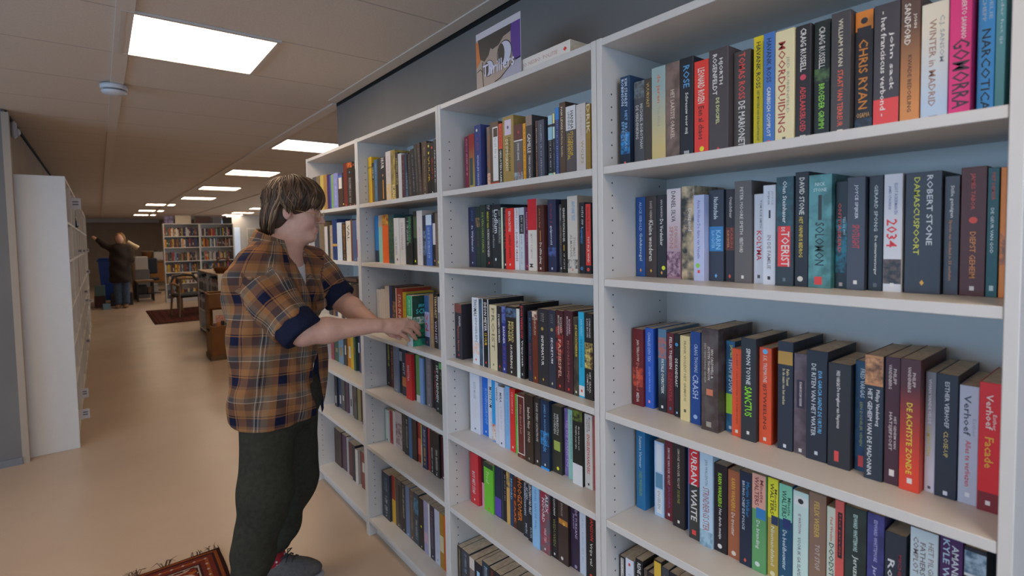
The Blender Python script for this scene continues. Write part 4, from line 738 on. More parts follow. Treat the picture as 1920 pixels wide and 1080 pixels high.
  (101, 215.7, 44.2, 226, '2c3444','t,MIST,.3,.55,.4,.5,b0b4bc;b,.6,.8,b06a3a','navy paperback with white lettering, fifth from the far end, fourth shelf of third-nearest bookcase'),
  (91, 274.4, 56.9, 215, 'b82a2c','t,MAESTRA,.25,.6,.45,.36,f0d8d0;q,.94,d8604f','red paperback titled MAESTRA on the fourth shelf of the third-nearest bookcase'),
  (107, 332.0, 19.2, 222, '22342c','','dark grey paperback, seventh from the far end, fourth shelf of third-nearest bookcase'),
  (104, 351.7, 37.5, 219, '5c8c50','z,.1,.8,.5,.3,456c3c;b,.85,1,c4c8c0','green paperback, eighth from the far end, fourth shelf of third-nearest bookcase'),
  (102, 389.9, 30.9, 212, '6f8cb8','','blue paperback, ninth from the far end, fourth shelf of third-nearest bookcase'),
  (110, 421.4, 18.1, 219, '2f3838','','dark grey paperback, tenth from the far end, fourth shelf of third-nearest bookcase'),
  (108, 440.1, 44.3, 223, '6a6264','z,.1,.8,.5,.4,8c8488;q,.96,d0ccc8','grey paperback, eleventh from the far end, fourth shelf of third-nearest bookcase'),
  (116, 485.1, 14.2, 216, '26221f','','black paperback, twelfth from the far end, fourth shelf of third-nearest bookcase'),
  (113, 499.9, 34.4, 215, '261c1c','t,DE BENDE,.2,.8,.5,.5,b83a3c','black paperback with red lettering, thirteenth from the far end, fourth shelf of third-nearest bookcase'),
  (101, 534.9, 36.3, 226, '262a2c','t,HIT EN RENNEN,.1,.8,.45,.5,c9ccc8;q,.93,d0d0cc','black paperback with white lettering, fourteenth from the far end, fourth shelf of third-nearest bookcase'),
  (95, 571.8, 47.2, 227, '23281f','r,.02,.14,.1,.8,4f8c4f;z,.2,.5,.4,.25,7a8074','black paperback, fifteenth from the far end, fourth shelf of third-nearest bookcase'),
 ]),
 (2,3,'paperbacks on the third shelf of the third-nearest bookcase',[
  (74, 0.0, 59.1, 212, 'b0a698','z,.1,.9,.5,.3,9c9284','cream paperback, first from the far end, third shelf of third-nearest bookcase'),
  (74, 59.7, 45.8, 216, 'b3a89a','z,.1,.9,.5,.3,9c9284','cream paperback, second from the far end, third shelf of third-nearest bookcase'),
  (74, 106.1, 47.7, 234, 'b5aca2','z,.1,.9,.5,.3,b89084','white paperback, third from the far end, third shelf of third-nearest bookcase'),
  (74, 154.4, 31.0, 237, '26305c','b,.72,1,a8a49c','blue paperback, fourth from the far end, third shelf of third-nearest bookcase'),
  (74, 186.0, 36.5, 235, '26201f','a,.3,.7,8c6a44,26201f','black paperback, fifth from the far end, third shelf of third-nearest bookcase'),
  (74, 223.1, 73.4, 231, '8c3424','r,0,1,0,.14,c9b0a0;t,STAG IN BRAND,.12,.9,.55,.4,d8ccc0','red paperback titled STAG IN BRAND on the third shelf of the third-nearest bookcase'),
  (74, 297.1, 34.1, 216, 'a8981f','z,.1,.9,.5,.3,6a6014','mustard paperback, seventh from the far end, third shelf of third-nearest bookcase'),
  (74, 331.8, 23.7, 209, '3a3f38','','dark grey paperback, eighth from the far end, third shelf of third-nearest bookcase'),
  (16, 450.7, 47.8, 217, 'a8c4b4','b,0,.4,2f9c6c;z,.08,.38,.5,.4,c4e0cc;b,.85,1,b0b4b4','green paperback held and pulled out by the hand of the person in plaid'),
  (74, 501.8, 42.7, 216, '9fa8cc','b,0,.32,34567c;t,V,.37,.50,.5,.66,b84050,h;t,2,.54,.70,.5,.66,b84050,h;a,.82,1,2c3448,1f2430;q,.93,c8404a','pale blue paperback with red lettering, tenth from the far end, third shelf of third-nearest bookcase'),
  (74, 547.0, 33.2, 227, '8c7050','z,.3,.95,.5,.4,b89c74','brown paperback, eleventh from the far end, third shelf of third-nearest bookcase'),
  (74, 582.6, 33.5, 232, '26221f','t,TERRORIST,.05,.45,.5,.6,c9b48c;t,VAN HET,.5,.9,.5,.5,b0a8c0','black paperback titled TERRORIST on the third shelf of the third-nearest bookcase'),
  (74, 616.7, 19.3, 220, 'a8a8a8','b,.3,1,77777a','white paperback, thirteenth from the far end, third shelf of third-nearest bookcase'),
 ]),
 (2,2,'paperbacks on the second shelf of the third-nearest bookcase',[
  (71, 15.1, 44.8, 231, '1f6ca8','b,.75,1,1f2c3c','blue paperback, first from the far end, second shelf of third-nearest bookcase'),
  (69, 64.3, 43.6, 231, '7aa89c','a,.0,.25,c98a6a,7aa89c','green paperback, second from the far end, second shelf of third-nearest bookcase'),
  (54, 140.8, 67.7, 230, 'c85a1f','a,.0,.22,8c3c1c,c9a03f','orange paperback, third from the far end, second shelf of third-nearest bookcase'),
  (47, 223.8, 58.7, 227, '2f4a4c','a,.1,.9,3f5c3a,24383a','dark teal paperback, fourth from the far end, second shelf of third-nearest bookcase'),
  (38, 299.5, 50.6, 208, 'bab6b0','t,VALSE MAAN,.4,.8,.4,.4,8c8c94;d,.9,.6,3a2a28','white paperback with darker lettering, fifth from the far end, second shelf of third-nearest bookcase'),
  (41, 350.7, 51.7, 206, 'b5aea6','t,DE KLUIZENAAR,.1,.7,.5,.4,8c847c','white paperback with grey lettering, sixth from the far end, second shelf of third-nearest bookcase'),
  (44, 403.1, 60.4, 212, '22221f','t,STEPHEN KONING,.02,.55,.65,.4,3f8c5c;z,.1,.6,.3,.3,a8a8a4','black paperback with green lettering, seventh from the far end, second shelf of third-nearest bookcase'),
  (51, 464.0, 33.1, 231, '26281f','b,.1,.5,3f4a34;d,.93,.4,d8e02a','black paperback with yellow dot, eighth from the far end, second shelf of third-nearest bookcase'),
  (50, 497.8, 47.0, 232, 'b0aaa6','z,.3,.8,.5,.3,8c8484','white paperback, ninth from the far end, second shelf of third-nearest bookcase'),
  (52, 545.4, 30.2, 209, '2a2f3c','a,.3,.8,5f6f84,2a2f3c','dark grey paperback, tenth from the far end, second shelf of third-nearest bookcase'),
  (50, 576.2, 49.2, 210, '3f5c94','b,.0,.2,b0bcc8;z,.25,.85,.45,.45,a8bcdc','blue paperback, eleventh from the far end, second shelf of third-nearest bookcase'),
  (54, 626.0, 25.2, 218, '2a2624','b,.2,.6,b5aeb0;q,.9,c8847c','black paperback, twelfth from the far end, second shelf of third-nearest bookcase'),
  (51, 651.8, 45.6, 216, '5f544a','z,.1,.7,.5,.3,8c8074;d,.92,.5,e0e02a','brown paperback with yellow dot, thirteenth from the far end, second shelf of third-nearest bookcase'),
 ]),
 (2,1,'paperbacks on the top shelf of the third-nearest bookcase',[
  (50, 2.6, 43.6, 232, 'b8901f','b,.2,.24,8c6a14','orange paperback, first from the far end, top shelf of third-nearest bookcase'),
  (50, 46.8, 28.0, 199, '26241c','z,.08,.4,.5,.6,c9c4a4;b,.42,1,5c4a1c','black paperback, second from the far end, top shelf of third-nearest bookcase'),
  (50, 75.4, 36.1, 211, '3f5c74','z,.1,.9,.5,.3,7a94a8','blue paperback, third from the far end, top shelf of third-nearest bookcase'),
  (50, 112.1, 95.6, 212, '33302f','t,HUUR,.02,.25,.62,.35,d0ccc4;d,.4,.65,b08c5c;r,.5,.92,.62,.72,b5803f','dark grey paperback with white lettering, fourth from the far end, top shelf of third-nearest bookcase'),
  (50, 208.2, 52.8, 231, 'b3aaa6','a,.65,.95,c9a83a,b3aaa6;z,.1,.5,.5,.3,9c7a74','white paperback, fifth from the far end, top shelf of third-nearest bookcase'),
  (50, 261.6, 46.0, 230, '6f6038/9c8a4a','t,BLANC,.68,.97,.5,.6,d0c89a','brown paperback with cream lettering, sixth from the far end, top shelf of third-nearest bookcase'),
  (50, 308.2, 27.4, 215, '3a302a','z,.1,.7,.5,.5,c9b87a','dark grey paperback, seventh from the far end, top shelf of third-nearest bookcase'),
  (50, 336.2, 34.2, 206, 'a8a8a4','','white paperback, eighth from the far end, top shelf of third-nearest bookcase'),
  (50, 371.1, 28.7, 196, '4a2c30','z,.1,.8,.5,.3,8c7478','dark red paperback, ninth from the far end, top shelf of third-nearest bookcase'),
  (50, 400.4, 31.7, 198, '2f3a48','z,.4,.95,.5,.4,8c9cac','navy paperback, tenth from the far end, top shelf of third-nearest bookcase'),
  (50, 432.7, 36.6, 193, '37322e','z,.1,.9,.5,.3,7a7268','leaning dark grey paperback, eleventh from the far end, top shelf of third-nearest bookcase'),
  (50, 469.9, 31.2, 209, '2f2c2c','z,.1,.9,.5,.35,8c8c90','leaning black paperback, twelfth from the far end, top shelf of third-nearest bookcase'),
  (50, 501.7, 27.3, 225, '38342f','z,.1,.9,.5,.3,7a7470','leaning dark grey paperback, thirteenth from the far end, top shelf of third-nearest bookcase'),
  (50, 529.6, 26.8, 226, '443832','z,.1,.9,.5,.3,8c8078','leaning dark grey paperback, fourteenth from the far end, top shelf of third-nearest bookcase'),
  (50, 556.9, 43.8, 224, '4a3c30','z,.1,.9,.5,.3,948470;q,.96,c9c4bc','dark brown paperback, fifteenth from the far end, top shelf of third-nearest bookcase'),
  (50, 601.4, 28.5, 215, '26241f','d,.07,.5,c9b44a;d,.2,.5,d0b83f;t,VUUR,.26,.75,.5,.5,b8942c','black paperback with orange lettering, sixteenth from the far end, top shelf of third-nearest bookcase'),
  (50, 630.4, 24.9, 211, '2a2422','d,.1,.5,b84038;z,.3,.7,.5,.6,a8382c;q,.95,d0ccc4','black paperback with red dot, seventeenth from the far end, top shelf of third-nearest bookcase'),
  (50, 656.0, 16.7, 220, '3f3f3c','z,.2,.8,.5,.6,c4c4c0','dark grey paperback, eighteenth from the far end, top shelf of third-nearest bookcase'),
 ]),
 (1,2,'paperbacks on the second shelf of the farthest bookcase',[
  (30, 0.0, 89.6, 231, '2a2c34','','dark grey paperback, first from the far end, second shelf of farthest bookcase'),
  (30, 90.1, 95.9, 224, '6a5a44','','brown paperback, second from the far end, second shelf of farthest bookcase'),
  (30, 186.6, 51.3, 194, 'b0aaa4','','white paperback, third from the far end, second shelf of farthest bookcase'),
  (30, 238.4, 40.0, 197, '33302c','','dark grey paperback, fourth from the far end, second shelf of farthest bookcase'),
  (30, 278.9, 41.0, 199, '94806a','z,.2,.8,.5,.4,c9bca8','brown paperback, fifth from the far end, second shelf of farthest bookcase'),
  (30, 320.4, 73.7, 231, '22325c','b,.6,.66,a8843f','blue paperback, sixth from the far end, second shelf of farthest bookcase'),
  (30, 394.6, 74.2, 210, 'a9b0b4','q,.95,5f7f8c','white paperback, seventh from the far end, second shelf of farthest bookcase'),
  (30, 469.4, 60.9, 206, '2f241c','z,.05,.9,.5,.5,a8743f;q,.95,d0b8a0','black paperback, eighth from the far end, second shelf of farthest bookcase'),
  (30, 530.9, 66.9, 215, 'b5ac9c','t,VAL,.1,.5,.5,.5,4a4640','cream paperback with dark grey lettering, ninth from the far end, second shelf of farthest bookcase'),
  (30, 598.3, 24.4, 220, '5c3a24','','brown paperback, tenth from the far end, second shelf of farthest bookcase'),
  (30, 623.3, 55.6, 215, '44506c','q,.95,8ca0a8','slate blue paperback, eleventh from the far end, second shelf of farthest bookcase'),
  (30, 679.4, 38.5, 226, 'a8a4a8','b,.5,.9,8c3a4f;q,.96,d8d4cc','white paperback, twelfth from the far end, second shelf of farthest bookcase'),
  (30, 718.4, 40.6, 231, '2a2c22','','black paperback, thirteenth from the far end, second shelf of farthest bookcase'),
 ]),
 (1,1,'paperbacks on the top shelf of the farthest bookcase',[
  (30, 0.0, 71.7, 211, '3f3a38','','dark grey paperback, first from the far end, top shelf of farthest bookcase'),
  (30, 72.3, 69.3, 211, '6a5a40','','brown paperback, second from the far end, top shelf of farthest bookcase'),
  (30, 142.2, 55.9, 208, 'a8944a','','mustard paperback, third from the far end, top shelf of farthest bookcase'),
  (30, 198.7, 58.7, 206, '8c6a3c','','brown paperback, fourth from the far end, top shelf of farthest bookcase'),
  (30, 258.0, 48.6, 200, '3a2c54','','purple paperback, fifth from the far end, top shelf of farthest bookcase'),
  (30, 307.2, 51.5, 194, '6f8c4a','r,0,1,0,.4,3f4f94','green paperback, sixth from the far end, top shelf of farthest bookcase'),
  (30, 359.3, 71.7, 197, '6f74a0','z,.1,.9,.5,.4,b0b4cc','pale blue paperback, seventh from the far end, top shelf of farthest bookcase'),
  (30, 431.6, 69.1, 176, '3f3028','r,0,.4,.2,.9,b5b0a8;b,0,.06,3f5c94','dark brown paperback, eighth from the far end, top shelf of farthest bookcase'),
  (30, 501.3, 18.7, 189, '2c241f','d,.9,.5,d0d03a','black paperback with yellow dot, ninth from the far end, top shelf of farthest bookcase'),
  (30, 520.6, 51.3, 234, '5c2a22','q,.95,c9705c','dark red paperback, tenth from the far end, top shelf of farthest bookcase'),
  (30, 572.5, 70.8, 231, '33281f','a,0,.12,b8642c,5c2a1c;d,.22,.5,3f7fb0;z,.35,.9,.5,.5,8c9494;q,.96,c9705c','black paperback with blue dot, eleventh from the far end, top shelf of farthest bookcase'),
  (30, 643.8, 39.4, 226, '2a2420','d,.06,.5,b8502f;q,.96,c9705c','black paperback with orange dot, twelfth from the far end, top shelf of farthest bookcase'),
  (30, 683.9, 45.1, 235, '3f4444','b,0,.2,a8b4b4;z,.3,.9,.5,.6,c9c4c0;q,.95,c8404a','dark grey paperback, thirteenth from the far end, top shelf of farthest bookcase'),
  (30, 729.6, 29.4, 231, '22281f','','black paperback, fourteenth from the far end, top shelf of farthest bookcase'),
 ]),
]
# row: (case, row, group, [(x mm, y mm from the far inner face, thickness mm, height mm, cover, decoration, label), ...])
_strings = ['Thrillers', 'JO NESBO  POLITIE', 'JENS', 'SCHOL', 'LIED']
for _row in BOOKS:
    for _b in _row[3]:
        for dc in _b[5].split(';'):
            dc = dc.strip()
            if dc.startswith('t,'):
                p = dc.split(',')
                if p[-1] == 'h': p = p[:-1]
                _strings.append(','.join(p[1:-5]).strip())
prepare_texts(_strings)
_seed = 0
GREEN = None
for case, row, group, lst in BOOKS:
    yfar = Y0+(4-case)*BW-SD-0.002
    for (x, dy, th, h, spec, deco, label) in lst:
        _seed += 1
        dl = [q.strip() for q in deco.split(';') if q.strip()]
        lean = math.radians(-4.0) if (case, row) == (2, 1) and 'leaning' in label else 0.0
        r, d = build_book(x/1000, yfar-dy/1000-th/2000, ZT[row], th/1000, h/1000, spec, dl, label, group, _seed, lean, depth=0.142 if 'held' in label else None)
        if 'held' in label:
            # the cover picture of the book being taken
            e = th/2000-0.0004; sx = -d/2; H_ = h/1000
            yy = -e-0.00015
            def crect(nm, x0, x1, t0, t1, m, k=0):
                b = MB(); q = yy-0.0001*k
                b.add([(sx+x0, q, H_*(1-t1)), (sx+x1, q, H_*(1-t1)), (sx+x1, q, H_*(1-t0)), (sx+x0, q, H_*(1-t0))], [(0,1,2,3)]); b.build(nm, m, r)
            crect('cover_picture', 0.002, d-0.002, 0.0, 1.0, mat_pic('16301f', '123c34'))
            crect('cover_picture', 0.004, d-0.004, 0.42, 0.82, mat_pic('1f7a48', '123024'), 1)
            crect('cover_picture', 0.006, 0.060, 0.42, 0.56, mat_pic('b0b8b4', '2a6a4c'), 2)
            crect('cover_picture', 0.002, d-0.002, 0.86, 1.0, mat_pic('2a8c60', '1f5c54'), 1)
            for s, x0, x1, t0, t1 in (('JENS', 0.03, 0.085, 0.17, 0.24), ('SCHOL', 0.02, 0.11, 0.26, 0.36)):
                b = MB(); put_text(b, s, (sx+x0, yy-0.0004, H_*(1-t1)), (1,0,0), (0,0,1), x1-x0, H_*(t1-t0)); b.build('title_lettering', mat_ink('3fb0b8'), r)
            GREEN = r

# the book lying on the top board, and the sign beside it
def lying(x, y0, y1, z, th, d, label):
    root = thing('paperback_book', label, 'book', (x, (y0+y1)/2, z))
    L = y1-y0; bt = 0.001; m = mat_cover('c8bfb4')
    b = MB(); b.cbox((0, -L/2, 0), (0.0016, L/2, th), 0.0006); b.cbox((0.001, -L/2, 0), (d, L/2, bt), 0.0004); b.cbox((0.001, -L/2, th-bt), (d, L/2, th), 0.0004); b.build('cover', m, root)
    b = MB(); b.box((0.0014, -L/2+0.001, bt), (d-0.001, L/2-0.001, th-bt)); b.build('pages', M_pages, root)
    b = MB(); put_text(b, 'JO NESBO  POLITIE', (-0.0003, L/2-0.03, th*0.30), (0,-1,0), (0,0,1), L*0.66, th*0.36); b.build('title_lettering', mat_ink('a8887c'), root)
    b = MB(); r = 0.006; yq = -L/2+0.020
    b.add([(-0.0003, yq, th*.5+r), (-0.0003, yq+r*1.3, th*.5), (-0.0003, yq, th*.5-r), (-0.0003, yq-r*1.3, th*.5)], [(0,1,2,3)]); b.build('publisher_mark', mat_ink('b8302c'), root)
    return root
lying(0.016, 1.046, 1.281, BH-0.001, 0.040, 0.16, 'white paperback lying on its side on a bookcase top beside the sign')
sg = thing('thriller_sign', 'upright clear sign holder with a Thrillers poster on the bookcase top', 'sign', (0.006, 1.366, BH-0.001))
M_acr = mat('acrylic', (0.74, 0.74, 0.78), 0.15)
SW, SH = 0.118, 0.182
b = MB(); b.cbox((0.0012, -SW, 0), (0.0032, SW, SH), 0.0006); b.box((0.0012, -SW, 0), (0.075, SW, 0.0018)); b.build('sign_holder', M_acr, sg)
def pz(b, pts, k): b.add([(0.0010-0.0002*k, SW-u*2*SW, SH*(1-v)) for u, v in pts], [tuple(range(len(pts)))])
def poster(nm, pts, col, k, m=None):
    b = MB(); pz(b, pts, k); b.build(nm, m or mat_ink(col), sg)
def ov(cx, cy, rx, ry, a0=0, a1=360, n=24): return [(cx+rx*math.cos(math.radians(a0+(a1-a0)*i/n)), cy+ry*math.sin(math.radians(a0+(a1-a0)*i/n))) for i in range(n+1)]
poster('poster_paper', [(0,0), (1,0), (1,1), (0,1)], 'a8a4a8', 0)
poster('poster_picture', [(0.0,0.12), (1,0.12), (1,1), (0,1)], '8f7e72', 1)
poster('poster_picture', [(0.80,0.12), (1,0.12), (1,0.74), (0.90,0.76), (0.84,0.7), (0.80,0.45)], '4a2f74', 2)
poster('poster_picture', [(0,0.14), (0.1,0.2), (0.14,0.48), (0.0,0.62)], 'b0602c', 2)
poster('poster_picture', [(0.05,0.12), (0.82,0.12), (0.80,0.24), (0.64,0.27), (0.54,0.37), (0.40,0.40), (0.35,0.36), (0.30,0.47), (0.2,0.55), (0.1,0.48)], '33302e', 3)
poster('poster_picture', [(0.56,1), (0.7,0.86), (0.86,0.8), (0.92,0.74), (1,0.72), (1,1)], '8f8c98', 2)
for cx, cy, rx, ry in ((0.30,0.70,0.11,0.13), (0.66,0.55,0.15,0.19)):
    poster('poster_picture', ov(cx, cy, rx*1.1, ry*1.1), '33302e', 4); poster('poster_picture', ov(cx, cy, rx, ry), 'a8a8b4', 5)
    poster('poster_picture', ov(cx-rx*.45, cy, rx*.5, ry*.92), '33302e', 6)
b = MB(); b.tube([(0.0008-0.0006, SW-u*2*SW, SH*(1-v)) for u, v in ((.16,.55), (.15,.75), (.17,1.0))], 0.0011, 5); b.tube([(0.0002, SW-u*2*SW, SH*(1-v)) for u, v in ((.44,.98), (.56,.95), (.74,.84), (.86,.74), (.92,.73))], 0.0013, 5); b.tube([(0.0002, SW-u*2*SW, SH*(1-v)) for u, v in ((.02,.69), (.1,.66), (.15,.72))], 0.001, 5); b.build('poster_outline', mat_ink('33302e'), sg)
b = MB(); put_text(b, 'Thrillers', (-0.0012, SW-0.17*2*SW, SH*(1-0.83)), (0,-1,0), (0,0,1), 2*SW*0.71, SH*0.21); b.build('title_lettering', mat_ink('b8b4c0'), sg)

# books of the long row's far bookcase low shelves and of the two bookcases at the back: too many and too small to tell one by one
def stuff_books():
    pal = ['26242a', '3a2c26', '4a4640', '4a2a2a', '2c3a5c', 'a89c8c', '7a6c4a', '304a3c', '94908e', '5c4030', '30384a', '7a4a2c', '4a3440', '5c7484', 'b0a89c', '6a3430', 'b09018', 'a86a1c', '8c3c48']
    mats = [mat_cover(p) for p in pal]+[M_pages]
    rn = random.Random(5); b = MB()
    def one(M, th, h, d, mi):
        n0 = len(b.v)
        e = th/2-.0003
        b.box((0, -e, 0), (d, e, h), mi); b.box((0.001, -e+.0008, h), (d-.001, e-.0008, h+.0004), len(pal))
        if rn.random() < .75:
            mi2 = rn.choice([5, 8, 14, 6, 0, 11]); t0 = rn.uniform(.1, .5)*h; t1 = t0+rn.uniform(.1, .4)*h; w = e*rn.uniform(.25, .6)
            b.add([(-.0004, w, t0), (-.0004, -w, t0), (-.0004, -w, t1), (-.0004, w, t1)], [(0,1,2,3)], mi2)
        for i in range(n0, len(b.v)): b.v[i] = tuple(M @ Vector(b.v[i]))
    def fill(M0, z, x, hmin, hmax, order=None, y0=BW-SD-.004, y1=SD+.01, tmin=.018, tmax=.042, lim=.24):
        y = y0
        k = 0
        while True:
            th = rn.uniform(tmin, tmax); mi = rn.randrange(len(pal)); h = rn.uniform(hmin, hmax)
            if order and k < len(order): th, mi, h = order[k]
            elif order: return
            k += 1
            if y-th < y1: return
            one(M0 @ Matrix.Translation((x+rn.uniform(0, .02), y-th/2, z)), th, min(h, lim), rn.uniform(.12, .15), mi); y -= th
    T = Matrix.Translation((0, Y0+2*BW, 0))
    fill(T, ZT[3], 0.085, 0, 0, [(.05,2,.2),(.05,0,.21),(.05,9,.2),(.05,4,.21),(.058,5,.222),(.05,0,.222),(.043,14,.215),(.061,6,.215),(.053,9,.205),(.042,1,.215),(.05,2,.22),(.05,0,.22)])
    b.box((.10, Y0+2*BW+.30, ZT[3]+.2235), (.22, Y0+2*BW+.52, ZT[3]+.243), 9); b.box((.098, Y0+2*BW+.298, ZT[3]+.2230), (.222, Y0+2*BW+.522, ZT[3]+.2234), 0)
    fill(T, ZT[4], 0.10, 0, 0, [(.05,18,.21),(.085,7,.225),(.081,13,.22),(.049,1,.22),(.076,17,.225),(.046,16,.23),(.031,7,.22),(.048,0,.225),(.05,4,.22),(.05,9,.22),(.05,0,.21)])
    fill(T, ZT[5], 0.10, 0, 0, [(.043,0,.21),(.063,10,.20),(.051,2,.21),(.05,12,.2),(.05,8,.19),(.048,1,.21),(.047,2,.2),(.047,6,.21),(.038,15,.2),(.035,0,.2),(.05,4,.21),(.05,0,.2)], y0=BW-SD-.062)
    fill(T, ZT[6], 0.10, 0, 0, [(.118,1,.225),(.073,12,.22),(.037,8,.215),(.086,3,.205),(.047,0,.215),(.039,14,.20),(.043,9,.195),(.064,15,.21),(.05,0,.2),(.05,4,.2)], y0=BW-SD-.008)
    for k in (1, 2):
        M0 = Matrix.Translation((MIDX+k*BW, MIDY, 0)) @ Matrix.Rotation(math.pi/2, 4, 'Z')
        for z in (1, 2, 3, 4, 5, 6): fill(M0, ZT[z], 0.04, .17, .24, None, y1=SD+(.05 if z > 1 else .02))
    o = b.build('book_rows', mats)
    tag(o, 'small books on the low shelves behind the person and on the far background bookcases', 'books', kind='stuff')
stuff_books()
# ---------------------------------------------------------------- shapes grown from distance fields (people)
V = lambda *a: np.array(a, dtype=np.float32)
def rc(P, a, b, ra, rb):
    a = np.asarray(a, np.float32); ab = np.asarray(b, np.float32)-a
    t = np.clip((P-a)@ab/max(float(ab@ab), 1e-9), 0, 1)
    return np.linalg.norm(P-a-t[:, None]*ab, axis=1)-(ra+(rb-ra)*t)
def ell(P, c, r):
    q = P-np.asarray(c, np.float32); r = np.asarray(r, np.float32)
    k0 = np.linalg.norm(q/r, axis=1); k1 = np.linalg.norm(q/(r*r), axis=1)+1e-6
    return k0*(k0-1)/k1
def smin(a, b, k):
    h = np.clip(0.5+0.5*(b-a)/k, 0, 1); return b+(a-b)*h-k*h*(1-h)
def smax(a, b, k): return -smin(-a, -b, k)
def chain(P, pts, rs, k=0.006):
    d = None
    for i in range(len(pts)-1):
        q = rc(P, pts[i], pts[i+1], rs[i], rs[i+1]); d = q if d is None else smin(d, q, k)
    return d
def surface(f, lo, hi, h):
    """surface nets of f over a box; returns vertices and quads"""
    lo = np.asarray(lo, np.float32); n = [int(math.ceil((hi[i]-lo[i])/h/4))*4 for i in range(3)]
    nc = [k//4 for k in n]
    ax = [lo[i]+(np.arange(nc[i], dtype=np.float32)*4+1.5)*h for i in range(3)]
    G = np.stack(np.meshgrid(*ax, indexing='ij'), -1).reshape(-1, 3)
    dc = f(G).reshape(nc)
    near = np.abs(dc) < h*4*1.5
    D = np.repeat(np.repeat(np.repeat(dc, 4, 0), 4, 1), 4, 2).astype(np.float32)
    ii = np.argwhere(near)
    off = np.stack(np.meshgrid(*[np.arange(4)]*3, indexing='ij'), -1).reshape(-1, 3)
    idx = (ii[:, None, :]*4+off[None]).reshape(-1, 3)
    for s0 in range(0, len(idx), 400000):
        q = idx[s0:s0+400000]
        D[q[:, 0], q[:, 1], q[:, 2]] = f(lo+q.astype(np.float32)*h)
    S = D < 0
    nx, ny, nz = D.shape
    c = np.zeros((nx-1, ny-1, nz-1), np.int8)
    for dx in (0, 1):
        for dy in (0, 1):
            for dz in (0, 1): c += S[dx:nx-1+dx, dy:ny-1+dy, dz:nz-1+dz]
    cells = np.argwhere((c > 0) & (c < 8))
    vid = -np.ones(c.shape, np.int64); vid[cells[:, 0], cells[:, 1], cells[:, 2]] = np.arange(len(cells))
    acc = np.zeros((len(cells), 3)); cnt = np.zeros(len(cells))
    cor = [(0,0,0),(1,0,0),(0,1,0),(1,1,0),(0,0,1),(1,0,1),(0,1,1),(1,1,1)]
    cv = [D[cells[:, 0]+a, cells[:, 1]+b_, cells[:, 2]+d_] for a, b_, d_ in cor]
    for i in range(8):
        for j in range(i+1, 8):
            if sum(abs(cor[i][k]-cor[j][k]) for k in range(3)) != 1: continue
            m = (cv[i] < 0) != (cv[j] < 0)
            t_ = cv[i]/(cv[i]-cv[j]+1e-12)
            p = np.array(cor[i])+(np.array(cor[j])-np.array(cor[i]))*t_[:, None]
            acc[m] += p[m]; cnt[m] += 1
    verts = lo+(cells+acc/np.maximum(cnt, 1)[:, None])*h
    quads = []
    for a in range(3):
        b_, c_ = (a+1) % 3, (a+2) % 3
        sl0 = [slice(None)]*3; sl1 = [slice(None)]*3
        sl0[a] = slice(0, -1); sl1[a] = slice(1, None)
        A = S[tuple(sl0)]; B = S[tuple(sl1)]
        E = np.argwhere(A != B)
        E = E[(E[:, b_] > 0) & (E[:, c_] > 0) & (E[:, b_] < D.shape[b_]-1) & (E[:, c_] < D.shape[c_]-1)]
        def cell(db, dc_):
            q = E.copy(); q[:, b_] -= db; q[:, c_] -= dc_; return vid[q[:, 0], q[:, 1], q[:, 2]]
        q = np.stack([cell(1, 1), cell(0, 1), cell(0, 0), cell(1, 0)], 1)
        flip = ~A[E[:, 0], E[:, 1], E[:, 2]]
        q[flip] = q[flip][:, ::-1]
        quads.append(q[(q >= 0).all(1)])
    return verts, np.concatenate(quads)
def np_mesh(name, v, q, mats, smooth=True, relax=1):
    if relax:
        e = np.concatenate([q[:, [0, 1]], q[:, [1, 2]], q[:, [2, 3]], q[:, [3, 0]]])
        for _ in range(relax):
            s = np.zeros_like(v); n = np.zeros(len(v))
            np.add.at(s, e[:, 0], v[e[:, 1]]); np.add.at(s, e[:, 1], v[e[:, 0]]); np.add.at(n, e[:, 0], 1); np.add.at(n, e[:, 1], 1)
            v = v*0.5+0.5*s/np.maximum(n, 1)[:, None]
    me = bpy.data.meshes.new(name); me.from_pydata(v.tolist(), [], q.tolist())
    for m in (mats if isinstance(mats, (list, tuple)) else [mats]): me.materials.append(m)
    if smooth: me.polygons.foreach_set('use_smooth', [True]*len(me.polygons))
    me.update(); return me, v
def set_uv(me, q, uv, period):
    u = uv[q].copy()                       # faces across the wrap-round seam
    sp = u[:, :, 0].max(1)-u[:, :, 0].min(1) > period/2
    uu = u[:, :, 0]; uu[sp] = np.where(uu[sp] < 0, uu[sp]+period, uu[sp])
    l = me.uv_layers.new(name='cloth'); l.data.foreach_set('uv', u.reshape(-1).astype(np.float32))

# ---------------------------------------------------------------- the person in the plaid shirt
PO = Vector((-0.45, 2.32, 0.0))
person = thing('person', 'person in brown plaid shirt and olive trousers reaching into the shelf', 'person', PO)
s_ = V(.749, .663, 0); f_ = V(.663, -.749, 0)
def torso(P, zs, cx, cy, aa, bb):
    z = P[:, 2]; X = P[:, 0]-np.interp(z, zs, cx).astype(np.float32); Y = P[:, 1]-np.interp(z, zs, cy).astype(np.float32)
    a = np.interp(z, zs, aa); b_ = np.interp(z, zs, bb)
    u = X*s_[0]+Y*s_[1]; v = X*f_[0]+Y*f_[1]
    k = np.sqrt((u/a)**2+(v/b_)**2)+1e-6
    return (k-1)*np.minimum(a, b_), u, v
TZ = [.70, .82, 1.0, 1.15, 1.30, 1.42, 1.49, 1.54]
TX = [-.454, -.457, -.460, -.461, -.460, -.460, -.455, -.450]
TY = [2.325, 2.32, 2.31, 2.302, 2.295, 2.30, 2.305, 2.305]
TA = [.232, .230, .218, .218, .222, .200, .12, .07]
TB = [.160, .160, .155, .154, .152, .132, .09, .065]
